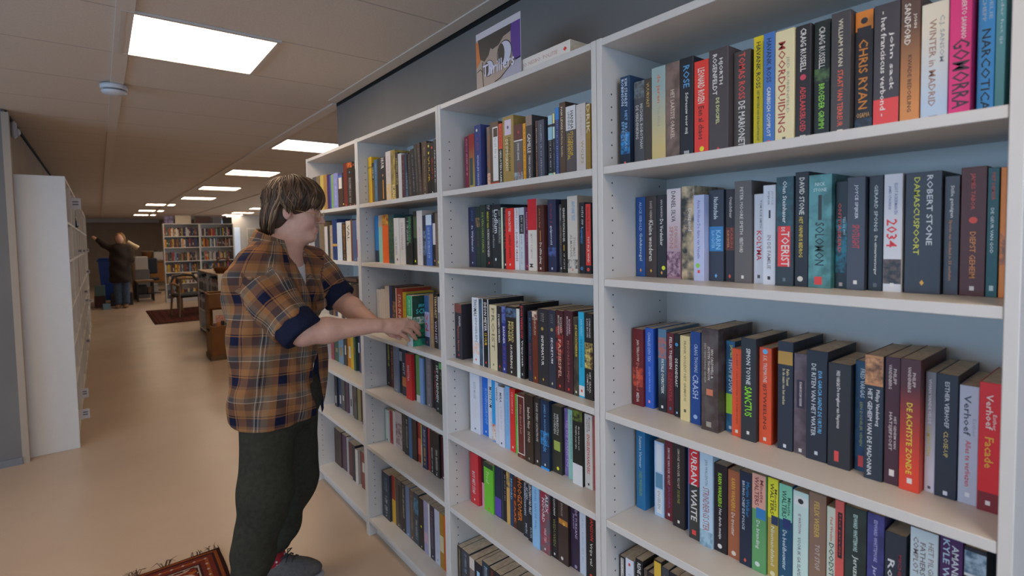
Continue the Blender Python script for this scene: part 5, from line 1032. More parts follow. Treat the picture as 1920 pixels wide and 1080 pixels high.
SR, ER, WR = V(-.560, 2.175, 1.372), V(-.432, 2.03, 1.168), V(-.158, 1.985, 1.170)
SL, EL, WL = V(-.262, 2.43, 1.382), V(-.170, 2.33, 1.240), V(-.100, 2.115, 1.146)
HC = V(-.365, 2.315, 1.640)
hf = V(.86, -.50, -.21); hf /= np.linalg.norm(hf)
hl = np.cross(V(0, 0, 1), hf); hl /= np.linalg.norm(hl)
hu = np.cross(hf, hl)
HM = np.stack([hf, hl, hu], 1)          # columns
def to_head(P): return (P-HC)@HM
def head(P):
    q = to_head(P)
    d = ell(q, (-.008, 0, .032), (.100, .078, .092))
    d = smin(d, ell(q, (.036, 0, -.042), (.062, .060, .078)), .03)
    d = smin(d, ell(q, (.018, 0, -.070), (.060, .056, .046)), .03)
    d = smin(d, rc(q, (.081, -.012, -.096), (.081, .012, -.096), .0235, .0235), .025)
    d = smin(d, ell(q, (.030, 0, -.098), (.050, .048, .026)), .02)
    for s in (-1, 1):
        d = smin(d, ell(q, (.064, s*.038, -.030), (.030, .024, .030)), .022)
        d = smin(d, rc(q, (.086, s*.014, .024), (.074, s*.046, .022), .010, .009), .018)
        d = smax(d, -ell(q, (.102, s*.031, .004), (.015, .016, .011)), .012)
        d = smin(d, ell(q, (.080, s*.031, .001), (.014, .0155, .0125)), .004)
    d = smin(d, rc(q, (.092, 0, .014), (.119, 0, -.022), .0075, .0115), .012)
    for s in (-1, 1): d = smin(d, ell(q, (.107, s*.0115, -.027), (.0105, .0075, .0075)), .006)
    d = smin(d, rc(q, (.100, -.012, -.059), (.100, .012, -.059), .0065, .0065), .010)
    d = smin(d, rc(q, (.097, -.011, -.071), (.097, .011, -.071), .0075, .0075), .009)
    d = smax(d, -rc(q, (.109, -.022, -.0645), (.109, .022, -.0645), .0028, .0028), .003)
    d = smax(d, -rc(q, (.1075, -.016, -.084), (.1075, .016, -.084), .004, .004), .008)
    for s in (-1, 1):
        e = ell(q, (-.008, s*.079, -.006), (.019, .009, .031))
        e = smin(e, ell(q, (-.004, s*.077, -.030), (.010, .007, .011)), .006)
        e = smax(e, -ell(q, (-.004, s*.090, -.002), (.011, .009, .019)), .005)
        d = smin(d, e, .006)
    return d
NB = HC+HM@V(-.030, 0, -.085)
NBASE = V(-.445, 2.307, 1.43)
RK = [V(-.027, 1.986, 1.174), V(-.046, 1.978, 1.163), V(-.056, 1.974, 1.149), V(-.074, 1.974, 1.133)]
RP = [V(.008, 1.990, 1.162), V(.000, 1.984, 1.146), V(-.016, 1.980, 1.127), V(-.042, 1.980, 1.112)]
RD = [V(.032, 2.001, 1.143), V(.028, 1.998, 1.119), V(.010, 1.997, 1.101), V(-.020, 1.996, 1.094)]
RT = [V(.045, 2.0095, 1.130), V(.046, 2.0095, 1.101), V(.028, 2.0095, 1.085), V(-.006, 2.0085, 1.083)]
FR = [.0094, .0097, .0092, .0082]
LK = [V(-.004, 2.086, 1.150), V(-.008, 2.090, 1.136), V(-.014, 2.092, 1.122), V(-.022, 2.090, 1.110)]
LT = [V(.060, 2.0765, 1.128), V(.062, 2.0765, 1.110), V(.056, 2.0765, 1.095), V(.042, 2.0765, 1.084)]
def hand(P, W, K, mid, T, thumb, k=.012):
    d = None
    for i in range(4):
        b0 = W+(K[i]-W)*0.12+V(0, 0, (1.5-i)*.006)
        q = rc(P, b0, K[i], .0155, .0125); d = q if d is None else smin(d, q, k)
    d = smin(d, rc(P, (K[1]+W)/2, (K[2]+W)/2, .018, .018), .014)
    for i in range(4):
        q = chain(P, [K[i]]+[m[i] for m in mid]+[T[i]], [FR[i]*1.12]+[FR[i]*1.02]*len(mid)+[FR[i]*.82], .004)
        d = smin(d, q, .005)
    q = chain(P, thumb, [.014, .0115, .0105, .0085], .005)
    return smin(d, q, .009)
RTH = [WR+V(.02, .012, -.008), V(-.085, 2.010, 1.120), V(-.045, 2.045, 1.102), V(-.012, 2.074, 1.100)]
LTH = [WL+V(.015, -.005, -.010), V(-.062, 2.075, 1.126), V(-.046, 2.046, 1.106), V(-.040, 2.026, 1.094)]
def bodysdf(P):
    d, u, v = torso(P, TZ, TX, TY, [x-.030 for x in TA], [x-.030 for x in TB])
    d = smax(smax(d, 1.13-P[:, 2], .03), P[:, 2]-1.48, .02)
    d = smin(d, rc(P, V(-.450, 2.305, 1.44)-s_*.09, SR, .05, .058), .05)
    d = smin(d, rc(P, V(-.450, 2.305, 1.44)+s_*.09, SL, .05, .058), .05)
    n = rc(P, NB, NBASE, .054, .066); n = smin(n, rc(P, HC+HM@V(.035, 0, -.085), NBASE+f_*.02, .038, .050), .04)
    h = smin(head(P), n, .025)
    d = smin(d, h, .04)
    a = rc(P, SR, ER, .058, .047)
    fa = ER+(WR-ER)*.3
    a = smin(a, chain(P, [ER, fa, WR], [.044, .0455, .0285], .03), .03)
    b_ = rc(P, SL, EL, .058, .045); fb = EL+(WL-EL)*.3
    b_ = smin(b_, chain(P, [EL, fb, WL], [.042, .043, .0275], .03), .03)
    d = smin(d, smin(a, hand(P, WR, RK, [RP, RD], RT, RTH), .012), .02)
    d2 = smin(b_, hand(P, WL, LK, [], LT, LTH), .012)
    return smin(d, d2, .004)
M_skin = mat('skin', (0.60, 0.34, 0.25), 0.5, spec=0.35); t = NT(M_skin)
t.b.inputs['Subsurface Weight'].default_value = 0.08; t.b.inputs['Subsurface Radius'].default_value = (0.6, 0.25, 0.15); t.b.inputs['Subsurface Scale'].default_value = 0.01
_a = t.n('ShaderNodeAttribute', attribute_name='flush')
_base = t.ramp(t.noise(45, 4), [(0.3, (0.60, 0.34, 0.25, 1)), (0.7, (0.66, 0.385, 0.285, 1))])
t.base(t.mix(_a.outputs['Fac'], _base, (0.60, 0.20, 0.19, 1)))
bv, bq = surface(bodysdf, (-.70, 1.93, .72), (.11, 2.56, 1.82), .0042)
me, bv = np_mesh('body', bv, bq, M_skin, relax=1)
fl = np.zeros(len(bv), np.float32)
qh = to_head(bv.astype(np.float32))
fl = np.maximum(fl, .75*np.exp(-(((qh[:, 0]-.106)/.010)**2+(qh[:, 1]/.020)**2+((qh[:, 2]+.065)/.0085)**2)))
fl = np.maximum(fl, .22*np.exp(-(((qh[:, 0]-.075)/.03)**2+((np.abs(qh[:, 1])-.045)/.025)**2+((qh[:, 2]+.032)/.026)**2)))
fl = np.maximum(fl, .28*np.exp(-(((qh[:, 0]-.118)/.014)**2+(qh[:, 1]/.018)**2+((qh[:, 2]+.022)/.014)**2)))
for T in RT: fl = np.maximum(fl, .40*np.exp(-((np.linalg.norm(bv-T, axis=1))/.013)**2))
fl = np.maximum(fl, .3*np.exp(-(((qh[:, 0]+.006)/.02)**2+((np.abs(qh[:, 1])-.083)/.012)**2+((qh[:, 2]+.005)/.03)**2)))
me.attributes.new('flush', 'FLOAT', 'POINT').data.foreach_set('value', fl)
body = link('body', me, person, -PO)
def pchild(name, m, parent=None):
    """mesh given in place; hung on the person, or on a part of it"""
    return link(name, m, parent or person, (0, 0, 0) if parent else -PO)
# eyes: dark lash lines and eyebrows
M_lash = mat('lash_brown', (0.05, 0.032, 0.025), 0.7)
def hp(x, y, z): return tuple(HC+HM@V(x, y, z))
for s in (-1, 1):
    b = MB(); b.tube([hp(.0905-.0045*abs(k)**2, s*(.031+.0125*k), -.0055-.002*(1-abs(k))) for k in (-1, -.5, 0, .5, 1)], [.0005, .0012, .0014, .0012, .0006], 5)
    pchild('eyelashes', b.mesh('eyelashes', M_lash), body)
    b = MB(); b.tube([hp(.098-.006*k*k-.006*(k+1)/2, s*(.030+.016*k), .024+.004*(1-k*k)) for k in (-1, -.5, 0, .5, 1)], [.0015, .003, .003, .0024, .001], 6)
    pchild('eyebrow', b.mesh('eyebrow', mat('brow_brown', (0.12, 0.075, 0.05), .8)), body)
# glasses
gl = bpy.data.objects.new('glasses', None); COL.objects.link(gl); gl.parent = person; gl.location = -PO
M_gold = mat('gold_wire', (0.75, 0.58, 0.36), 0.25, metal=1.0)
b = MB()
for s in (-1, 1):
    b.tube([hp(.112-.006*abs(math.sin(a))*0-.003*(1+s*0), s*.034+.0235*math.cos(a), -.004+.021*math.sin(a)) for a in [2*math.pi*k/22 for k in range(23)]], .0015, 6, cap=False)
    b.tube([hp(.109, s*.0575, .004), hp(.098, s*.070, .005), hp(.05, s*.0800, .004), hp(.0, s*.0835, .004), hp(-.012, s*.083, -.006)], .0014, 6)
b.tube([hp(.110, -.012, .004), hp(.117, 0, .007), hp(.110, .012, .004)], .0011, 6)
pchild('frame', b.mesh('frame', M_gold), gl)
M_lens = mat('lens_glass', (1, 1, 1), 0.02); _lb = M_lens.node_tree.nodes['Principled BSDF']; _lb.inputs['Transmission Weight'].default_value = 1.0; _lb.inputs['IOR'].default_value = 1.08
for s in (-1, 1):
    b = MB(); c = [hp(.1095, s*.034+.023*math.cos(2*math.pi*k/22), -.004+.0205*math.sin(2*math.pi*k/22)) for k in range(22)]
    c2 = [tuple(Vector(p)-Vector(hf)*.0008) for p in c]
    b.add(c+c2, [tuple(range(22)), tuple(range(43, 21, -1))]+[(k, k+22, (k+1) % 22+22, (k+1) % 22) for k in range(22)])
    pchild('lens', b.mesh('lens', M_lens), gl)
# hair: an undercoat and swept locks
def hairsdf(P):
    q = to_head(P)
    d = ell(q, (-.012, 0, .042), (.112, .089, .098))
    d = smin(d, ell(q, (-.052, 0, -.035), (.060, .074, .080)), .03)
    d = smin(d, ell(q, (.060, 0, .072), (.050, .072, .042)), .03)
    face = ell(q, (.095, 0, -.070), (.078, .10, .100))
    d = smax(d, -face, .012)
    for s in (-1, 1): d = smax(d, -ell(q, (-.004, s*.095, -.025), (.030, .030, .042)), .010)
    d = smax(d, -(q[:, 2]+.118), .01)
    d = smax(d, -ell(q, (.04, 0, -.11), (.085, .09, .075)), .01)
    return d
M_hair = mat('hair_brown', (0.10, 0.062, 0.038), 0.55, spec=0.35); t = NT(M_hair)
_a = t.n('ShaderNodeAttribute', attribute_name='shade')
t.base(t.ramp(_a.outputs['Fac'], [(0.0, (0.040, 0.022, 0.012, 1)), (0.55, (0.115, 0.062, 0.032, 1)), (1.0, (0.33, 0.195, 0.10, 1))]))
hv, hq = surface(hairsdf, HC-.17, HC+.19, .005)
me, hv = np_mesh('hair', hv, hq, M_hair)
me.attributes.new('shade', 'FLOAT', 'POINT').data.foreach_set('value', np.full(len(hv), .12, np.float32))
hair = link('hair', me, person, -PO)
rn = random.Random(3)
b = MB(); shades = []
def ellp(d, grow):
    """point on the hair shell in unit direction d"""
    r = 1/math.sqrt((d[0]/(.112+grow))**2+(d[1]/(.089+grow))**2+(d[2]/(.098+grow))**2)
    return (-.012+d[0]*r, d[1]*r, .042+d[2]*r)
for i in range(640):
    az = rn.uniform(-math.pi, math.pi)
    # where this lock ends (polar angle from the crown), by direction: fringe, side, nape
    c0 = math.cos(az)
    endp = 2.0 if abs(az) < 0.9 else (1.99 if abs(az) < 1.5 else (2.14 if abs(az) < 2.0 else 2.42))
    endp += rn.uniform(-.16, .16)
    st = rn.uniform(0.08, .9 if rn.random() < .7 else 1.3)
    grow = rn.uniform(-.001, .008); sweep = rn.uniform(.15, .6)*(-1 if az < .25 else 1); nape = rn.uniform(.085, .135); flick = rn.uniform(-.3, 1.2); wav = rn.uniform(.03, .16)
    npt = 9; pts = []; az0 = az
    for k in range(npt):
        tt = k/(npt-1); po = st+(endp-st)*tt
        a2 = az0+sweep*tt*tt*(0.9 if abs(az0) < 1.2 else .25)+wav*math.sin(6*tt+i)
        d = (math.sin(po)*math.cos(a2), math.sin(po)*math.sin(a2), math.cos(po))
        # the crown lies a little behind the top
        cr = math.radians(-22); d = (d[0]*math.cos(cr)+d[2]*math.sin(cr), d[1], -d[0]*math.sin(cr)+d[2]*math.cos(cr))
        p = ellp(d, grow+.007*math.sin(math.pi*tt)+.004*tt)
        if abs(az0) > 1.68 and tt > .35:
            q_ = max(0, (tt-.40)/.60); z_ = .050-(.050+nape)*q_; rr_ = math.sqrt(max(.05, 1-((z_+.01)/.150)**2)); e_ = grow+.004+.012*q_*q_*flick
            n_ = (-.040+(.076+e_)*rr_*math.cos(a2)*(1 if math.cos(a2) < 0 else .25), (.079+e_)*rr_*math.sin(a2), z_)
            w_ = min(1, (tt-.35)/.3); w_ = w_*w_*(3-2*w_); p = tuple(p[c_]*(1-w_)+n_[c_]*w_ for c_ in range(3))
        pts.append(hp(*p))
    r0 = rn.uniform(.0024, .0052)
    n0 = len(b.v)
    b.tube(pts, [r0*.5, r0*.9, r0, r0, r0, r0*.95, r0*.85, r0*.6, r0*.15], 5)
    sh = rn.choice([.05, .2, .35, .45, .5, .6, .7, 1.0]) ; shades += [min(1, max(0, sh+rn.uniform(-.1, .1)))]*(len(b.v)-n0)
me = b.mesh('locks', M_hair, True)
me.attributes.new('shade', 'FLOAT', 'POINT').data.foreach_set('value', np.array(shades, np.float32))
pchild('locks', me, hair)

# shirt
def plaid_mat():
    m = mat('plaid_flannel', (0.2, 0.12, 0.08), 0.85, spec=0.15); t = NT(m)
    uv = t.n('ShaderNodeUVMap', uv_map='cloth'); sp = t.n('ShaderNodeSeparateXYZ'); t.l(uv.outputs[0], sp.inputs[0])
    rust = (.33, .145, .055, 1); brown = (.15, .078, .045, 1); navy = (.010, .012, .035, 1); grey = (.14, .115, .09, 1); cream = (.62, .50, .37, 1); tan = (.30, .19, .105, 1); blk = (.012, .010, .012, 1)
    A = [(0, navy), (.21, rust), (.25, navy), (.265, rust), (.44, brown), (.56, grey), (.60, cream), (.615, grey), (.64, blk), (.655, grey), (.68, cream), (.695, grey), (.74, tan), (.86, rust)]
    B = [(0, navy), (.20, rust), (.235, blk), (.26, rust), (.42, brown), (.60, cream), (.615, grey), (.72, tan), (.76, rust), (.93, brown)]
    def stripes(sock, per, stops):
        f = t.math('FRACT', t.math('ADD', t.math('DIVIDE', sock, per), 20.0)); return t.ramp(f, stops, 'CONSTANT')
    col = t.mix(0.5, stripes(sp.outputs[0], .168, A), stripes(sp.outputs[1], .158, B))
    t.base(col); t.bump(t.noise(900, 1), .15, .0006)
    return m
M_plaid = plaid_mat()
M_navy = noisy('navy_lining', '1a1d30', '20243a', 120, .85, spec=.15, k=1.0)
OPN = lambda z: np.interp(z, [1.20, 1.28, 1.40, 1.49, 1.55], [-.05, 0.0, .042, .072, .090])
def wedge(P, u, v):
    return np.maximum(np.abs(u-.018)-OPN(P[:, 2]), .02-v)
def folds(P):
    x, y, z = P[:, 0], P[:, 1], P[:, 2]
    g = .0058*np.sin(34*(x*.8+y*.5)+9*z+2.2*np.sin(11*z+5*x))+.0052*np.sin(26*z-30*(x*.55-y*.5)+1.5*np.sin(16*x))
    return g+.0026*np.sin(75*(x+.6*z)+3*np.sin(20*y))
def shirtbody(P):
    d, u, v = torso(P, TZ, TX, TY, TA, TB)
    d = smin(d, rc(P, V(-.452, 2.305, 1.465)-s_*.075, SR+V(0, 0, .012), .056, .074), .05)
    d = smin(d, rc(P, V(-.452, 2.305, 1.465)+s_*.075, SL+V(0, 0, .012), .056, .074), .05)
    return d, u, v
def sleeve(P, S, E, r0, r1, cut):
    a = rc(P, S, S+(E-S)*1.15, r0, r1); ax = (E-S)/np.linalg.norm(E-S)
    return smax(a, (P-S)@ax-cut, .006)
LR = float(np.linalg.norm(ER-SR)); LLn = float(np.linalg.norm(EL-SL))
def shirtsdf(P):
    d, u, v = shirtbody(P)
    d = smin(d, sleeve(P, SR, ER, .086, .080, LR*.80), .045)
    d = smin(d, sleeve(P, SL, EL, .084, .074, LLn*.72), .045)
    d = d+folds(P)
    hem = .785+.22*np.clip(-v-.02, 0, .2)+.10*np.clip(u, 0, .2)
    d = smax(d, hem-P[:, 2], .006)
    cut = np.interp(P[:, 2], [.76, .85, 1.0, 1.08, 1.14], [.0, .012, .030, .060, .5])
    d = smax(d, np.minimum(u-cut, v+.02), .006)
    d = smax(d, -wedge(P, u, v), .006)
    return smax(d, P[:, 2]-1.515, .006)
sv, sq = surface(shirtsdf, (-.74, 1.93, .76), (-.04, 2.58, 1.55), .0060)
me, sv = np_mesh('shirt', sv, sq, M_plaid, relax=1)
P = sv.astype(np.float32)
_, u, v = torso(P, TZ, TX, TY, TA, TB)
uvs = np.stack([np.arctan2(u, v)*.19-.35*(P[:, 2]-1.1)*.3, P[:, 2]+.10*u], 1)
for S, E in ((SR, ER), (SL, EL)):
    ax = (E-S)/np.linalg.norm(E-S); al = (P-S)@ax
    sel = (rc(P, S, E, .086, .086) < .012) & (al > -.01) & (shirtbody(P)[0] > .012)
    e1 = np.cross(ax, V(0, 0, 1)); e1 /= np.linalg.norm(e1); e2 = np.cross(ax, e1); rr = P-S-al[:, None]*ax
    uvs[sel] = np.stack([np.arctan2(rr@e1, rr@e2)*.083+.03, al+.06], 1)[sel]
set_uv(me, sq, uvs, 2*math.pi*.083)
shirt = link('shirt', me, person, -PO)
for nm, S, E, r, t0, t1 in (('rolled_cuff', SR, ER, .083, .74, 1.04), ('rolled_cuff', SL, EL, .077, .64, .98)):
    Ln = float(np.linalg.norm(E-S)); ax = (E-S)/Ln
    def cuff(P):
        al = (P-S)@ax; a = rc(P, S, S+(E-S)*1.2, r, r*.97)+.35*folds(P)
        rr = np.linalg.norm(P-S-al[:, None]*ax, axis=1)
        a = smax(a, -(rr-r+.012), .003) if False else a
        return smax(smax(a, al-Ln*t1, .012), Ln*t0-al, .010)
    lo = np.minimum(S, E)-.12; hi = np.maximum(S, E)+.12
    cv_, cq_ = surface(cuff, lo, hi, .005); me, cv_ = np_mesh(nm, cv_, cq_, M_navy); link(nm, me, shirt)
# collar
NC = V(-.446, 2.308, 1.502)
def collar(P):
    q = P-NC; u = q@s_; v = q@f_; z = q[:, 2]-.30*v*0+ .30*v
    ang = np.abs(np.arctan2(u-.01, v)); r = np.sqrt((u*.95)**2+v**2)
    fr = np.clip((1.7-ang)/1.2, 0, 1)
    z1 = -.012-.050*fr; r1 = .098+.012*fr
    r0, z0 = .070, .040-.012*fr
    dr, dz = r1-r0, z1-z0; tt = np.clip(((r-r0)*dr+(z-z0)*dz)/(dr*dr+dz*dz), 0, 1)
    d = np.sqrt((r-r0-tt*dr)**2+(z-z0-tt*dz)**2)-.0055
    gap = np.interp(tt, [0, 1], [.62, .48])
    return smax(d, (gap-ang)*.09, .004)
cv_, cq_ = surface(collar, NC-.17, NC+.17, .0045); me, cv_ = np_mesh('collar', cv_, cq_, M_plaid)
q = cv_-NC; set_uv(me, cq_, np.stack([np.arctan2(q@s_, q@f_)*.095+.02, np.linalg.norm(q[:, :2], axis=1)*1.2-q[:, 2]*.6], 1), 2*math.pi*.095)
link('collar', me, shirt)
# undershirt
def tee(P):
    d, u, v = torso(P, TZ, TX, TY, [x-.026 for x in TA], [x-.026 for x in TB])
    d = np.maximum(d, 1.12-P[:, 2]); neck = np.linalg.norm(np.stack([u-.015, P[:, 2]-1.50], 1), axis=1)-.092
    return smax(smax(d, P[:, 2]-1.46, .004), -np.where(v > 0, neck, 1), .004)
cv_, cq_ = surface(tee, (-.72, 2.03, 1.10), (-.19, 2.57, 1.48), .007); me, cv_ = np_mesh('undershirt', cv_, cq_, mat('white_cotton', (.62, .60, .60), .85)); link('undershirt', me, person, -PO)
# the open front panel hanging off the far side, its lining towards us
def sheet(pts3, th, nrm, name, m, parent, uvm=True):
    n = Vector(nrm).normalized()*th; k = len(pts3); A = [Vector(p) for p in pts3]
    b = MB(); b.add(A+[p+n for p in A], [tuple(range(k)), tuple(range(2*k-1, k-1, -1))]+[(i, (i+1) % k, (i+1) % k+k, i+k) for i in range(k)])
    me = b.mesh(name, m)
    if uvm:
        l = me.uv_layers.new(name='cloth')
        for lp in me.loops:
            c = me.vertices[lp.vertex_index].co; l.data[lp.index].uv = (c.x*.9-c.y*.4+.07, c.z)
    return link(name, me, parent)
sheet([(-.285, 2.33, 1.12), (-.245, 2.34, 1.12), (-.238, 2.34, 1.00), (-.244, 2.34, .90), (-.258, 2.34, .82), (-.274, 2.34, .765), (-.292, 2.335, .84), (-.300, 2.33, .95)], .003, (.3, -.9, 0), 'front_panel', M_plaid, shirt)
sheet([(-.300, 2.315, 1.02), (-.288, 2.325, 1.02), (-.284, 2.333, .93), (-.270, 2.333, .82), (-.268, 2.335, .77), (-.276, 2.333, .752), (-.290, 2.325, .83), (-.315, 2.312, .95)], .003, (.3, -.9, 0), 'front_lining', M_navy, shirt, False)
# pocket flap with a button
pf = [V(-.352, 2.200, 1.262), V(-.292, 2.262, 1.270), V(-.288, 2.262, 1.238), V(-.322, 2.222, 1.222), V(-.350, 2.196, 1.232)]
pf = [p+f_*.028 for p in pf]
sheet([tuple(p) for p in pf], .003, tuple(f_), 'pocket_flap', M_plaid, shirt)
b = MB(); c = (pf[3]*.8+pf[0]*.1+pf[1]*.1)+f_*.005; b.lathe([(.005, 0), (.005, .002), (.001, .0025)], tuple(c), 12); b.build('button', mat('button_dark', (.03, .025, .02), .4), shirt)

# trousers, sock, shoes
M_olive = noisy('olive_cotton', '2e2d25', '37362d', 60, .9, spec=.1, k=1.25)
HRp, KR, AR = V(-.512, 2.252, .86), V(-.548, 2.198, .52), V(-.658, 2.167, .105)
HLp, KL, AL = V(-.380, 2.390, .86), V(-.362, 2.425, .46), V(-.463, 2.447, .13)
def trousers(P):
    x, y, z = P[:, 0], P[:, 1], P[:, 2]
    a = chain(P, [HRp, KR, AR], [.108, .094, .064], .05); b_ = chain(P, [HLp, KL, AL], [.105, .082, .054], .05)
    d = smin(a, b_, .02)
    d = smin(d, ell(P, (-.450, 2.315, .86), (.165, .155, .16)), .04)
    d = d+.004*np.sin(30*z+24*(x-y)+2*np.sin(14*x))*np.clip((.8-z)*3, .1, 1)+.006*np.sin(50*z-20*x+2*np.sin(20*y))*np.clip((.45-z)*4, 0, 1)
    return smax(smax(d, P[:, 2]-.95, .01), np.where(P[:, 1]-2.30 > .1*(P[:, 0]+.5), .155, .085)-P[:, 2], .006)
cv_, cq_ = surface(trousers, (-.78, 2.03, .07), (-.2, 2.56, .98), .008); me, cv_ = np_mesh('trousers', cv_, cq_, M_olive); trs = link('trousers', me, person, -PO)
M_sock = mat('red_sock', (.30, .012, .02), .9); t = NT(M_sock)
_v = t.n('ShaderNodeTexVoronoi'); _v.inputs['Scale'].default_value = 55; _v.inputs['Randomness'].default_value = .25; t.l(t.coord(), _v.inputs['Vector'])
t.base(t.mix(t.math('LESS_THAN', _v.outputs['Distance'], .30), (.30, .012, .02, 1), (.62, .56, .55, 1)))
M_shoe = noisy('grey_knit', '56514e', '625d5a', 90, .85, spec=.2, k=1.1); M_sole = mat('sole_grey', (.34, .33, .34), .7); M_lace = mat('lace_dark', (.035, .033, .036), .8)
def shoe(A, dirv):
    dv = V(*dirv, 0); dv /= np.linalg.norm(dv); sd = V(-dv[1], dv[0], 0)
    c = V(A[0], A[1], 0)
    KS = 1.09
    def L(x, y, z): return c+(dv*x+sd*y+V(0, 0, z))*KS
    Mx = np.stack([dv, sd, V(0, 0, 1)], 1)
    def sock(P): return smax(rc(P, V(A[0], A[1], .16)-dv*.005, V(A[0], A[1], .05)+dv*.005, .040, .043), P[:, 2]-.15, .004)
    v_, q_ = surface(sock, c+V(-.09, -.09, .02), c+V(.09, .09, .18), .006); me, _ = np_mesh('sock', v_, q_, M_sock); link('sock', me, person, -PO)
    def up(P):
        q = (P-c)@Mx/KS
        d = ell(q, (-.015, 0, .052), (.060, .043, .052)); d = smin(d, ell(q, (.085, 0, .042), (.095, .047, .040)), .04)
        d = smin(d, rc(q, (.03, 0, .070), (.10, 0, .048), .036, .030), .03)
        d = smax(d, -rc(q, (-.005, 0, .085), (-.01, 0, .16), .036, .045), .006)
        return smax(d, .016-q[:, 2], .003)
    v_, q_ = surface(up, c-.2+V(0, 0, .19), c+.24, .006); me, _ = np_mesh('shoe', v_, q_, M_shoe); so = link('shoe', me, person, -PO)
    def sole(P):
        q = (P-c)@Mx/KS; d = ell(q*V(1, 1, .25), (-.015, 0, .005), (.066, .046, .03)); d = smin(d, ell(q*V(1, 1, .25), (.085, 0, .005), (.101, .050, .03)), .03)
        return smax(smax(d, q[:, 2]-.022, .004), .001-q[:, 2], .002)
    v_, q_ = surface(sole, c-.22+V(0, 0, .21), c+V(.24, .24, .05), .006); me, _ = np_mesh('sole', v_, q_, M_sole); link('sole', me, so)
    b = MB()
    for k in range(4):
        x = .045+.020*k; z = .104-.010*k
        b.tube([L(x, -.030, z-.012), L(x+.004, -.012, z+.003), L(x+.010, .012, z+.003), L(x+.014, .030, z-.012)], .0030, 6)
    b.tube([L(.040, 0, .110), L(.050, -.020, .122), L(.030, -.034, .112), L(.042, -.004, .108)], .0026, 6)
    b.tube([L(.040, 0, .110), L(.056, .022, .121), L(.036, .036, .110), L(.044, .004, .108)], .0026, 6)
    b.build('laces', M_lace, so)
shoe(AL, (.85, -.50)); shoe(AR, (.80, -.60))
# ---------------------------------------------------------------- rugs
def rug_mat(name, sx, sy, dark, red, org, pale):
    m = mat(name, red, 0.95, spec=.05); t = NT(m)
    uv = t.n('ShaderNodeUVMap', uv_map='rug'); sp = t.n('ShaderNodeSeparateXYZ'); t.l(uv.outputs[0], sp.inputs[0])
    u, v = sp.outputs[0], sp.outputs[1]
    ed = t.math('MINIMUM', t.math('MINIMUM', u, t.math('SUBTRACT', sx, u)), t.math('MINIMUM', v, t.math('SUBTRACT', sy, v)))
    def cell(p, q, o=0.0):
        return (t.math('SUBTRACT', t.math('FRACT', t.math('ADD', t.math('DIVIDE', u, p), o)), .5), t.math('SUBTRACT', t.math('FRACT', t.math('DIVIDE', v, q)), .5))
    a, b_ = cell(.135, .10); d1 = t.math('SQRT', t.math('ADD', t.math('POWER', t.math('MULTIPLY', a, 1.0), 2), t.math('POWER', b_, 2)))
    ring = t.math('MULTIPLY', t.math('GREATER_THAN', d1, .34), t.math('LESS_THAN', d1, .42))
    inner = t.math('LESS_THAN', d1, .34)
    a2, b2 = cell(.045, .05, .5); dia = t.math('LESS_THAN', t.math('ADD', t.math('ABSOLUTE', a2), t.math('ABSOLUTE', b2)), .26)
    nz = t.noise(30, 4, vec=uv.outputs[0])
    col = t.mix(t.math('GREATER_THAN', nz, .55), red, org)
    col = t.mix(t.math('MULTIPLY', dia, .7), col, dark)
    col = t.mix(inner, col, t.mix(t.math('GREATER_THAN', nz, .52), dark, red))
    col = t.mix(ring, col, pale)
    f = t.math('DIVIDE', ed, .11)
    bord = t.ramp(f, [(0, dark), (.10, org), (.22, dark), (.32, red), (.50, org), (.62, red), (.80, dark), (.88, pale), (.94, dark), (1.0, red)], 'CONSTANT')
    tri = t.math('LESS_THAN', t.math('ADD', t.math('ABSOLUTE', a2), t.math('ABSOLUTE', b2)), .16)
    bord = t.mix(t.math('MULTIPLY', tri, t.math('GREATER_THAN', ed, .03)), bord, pale)
    bord = t.mix(t.math('MULTIPLY', nz, .5), bord, dark)
    col = t.mix(t.math('LESS_THAN', ed, .11), col, bord)
    t.base(t.mix(t.math('MULTIPLY', t.noise(400, 2, vec=uv.outputs[0]), .35), col, dark)); t.bump(t.noise(500, 2, vec=uv.outputs[0]), .4, .002)
    return m
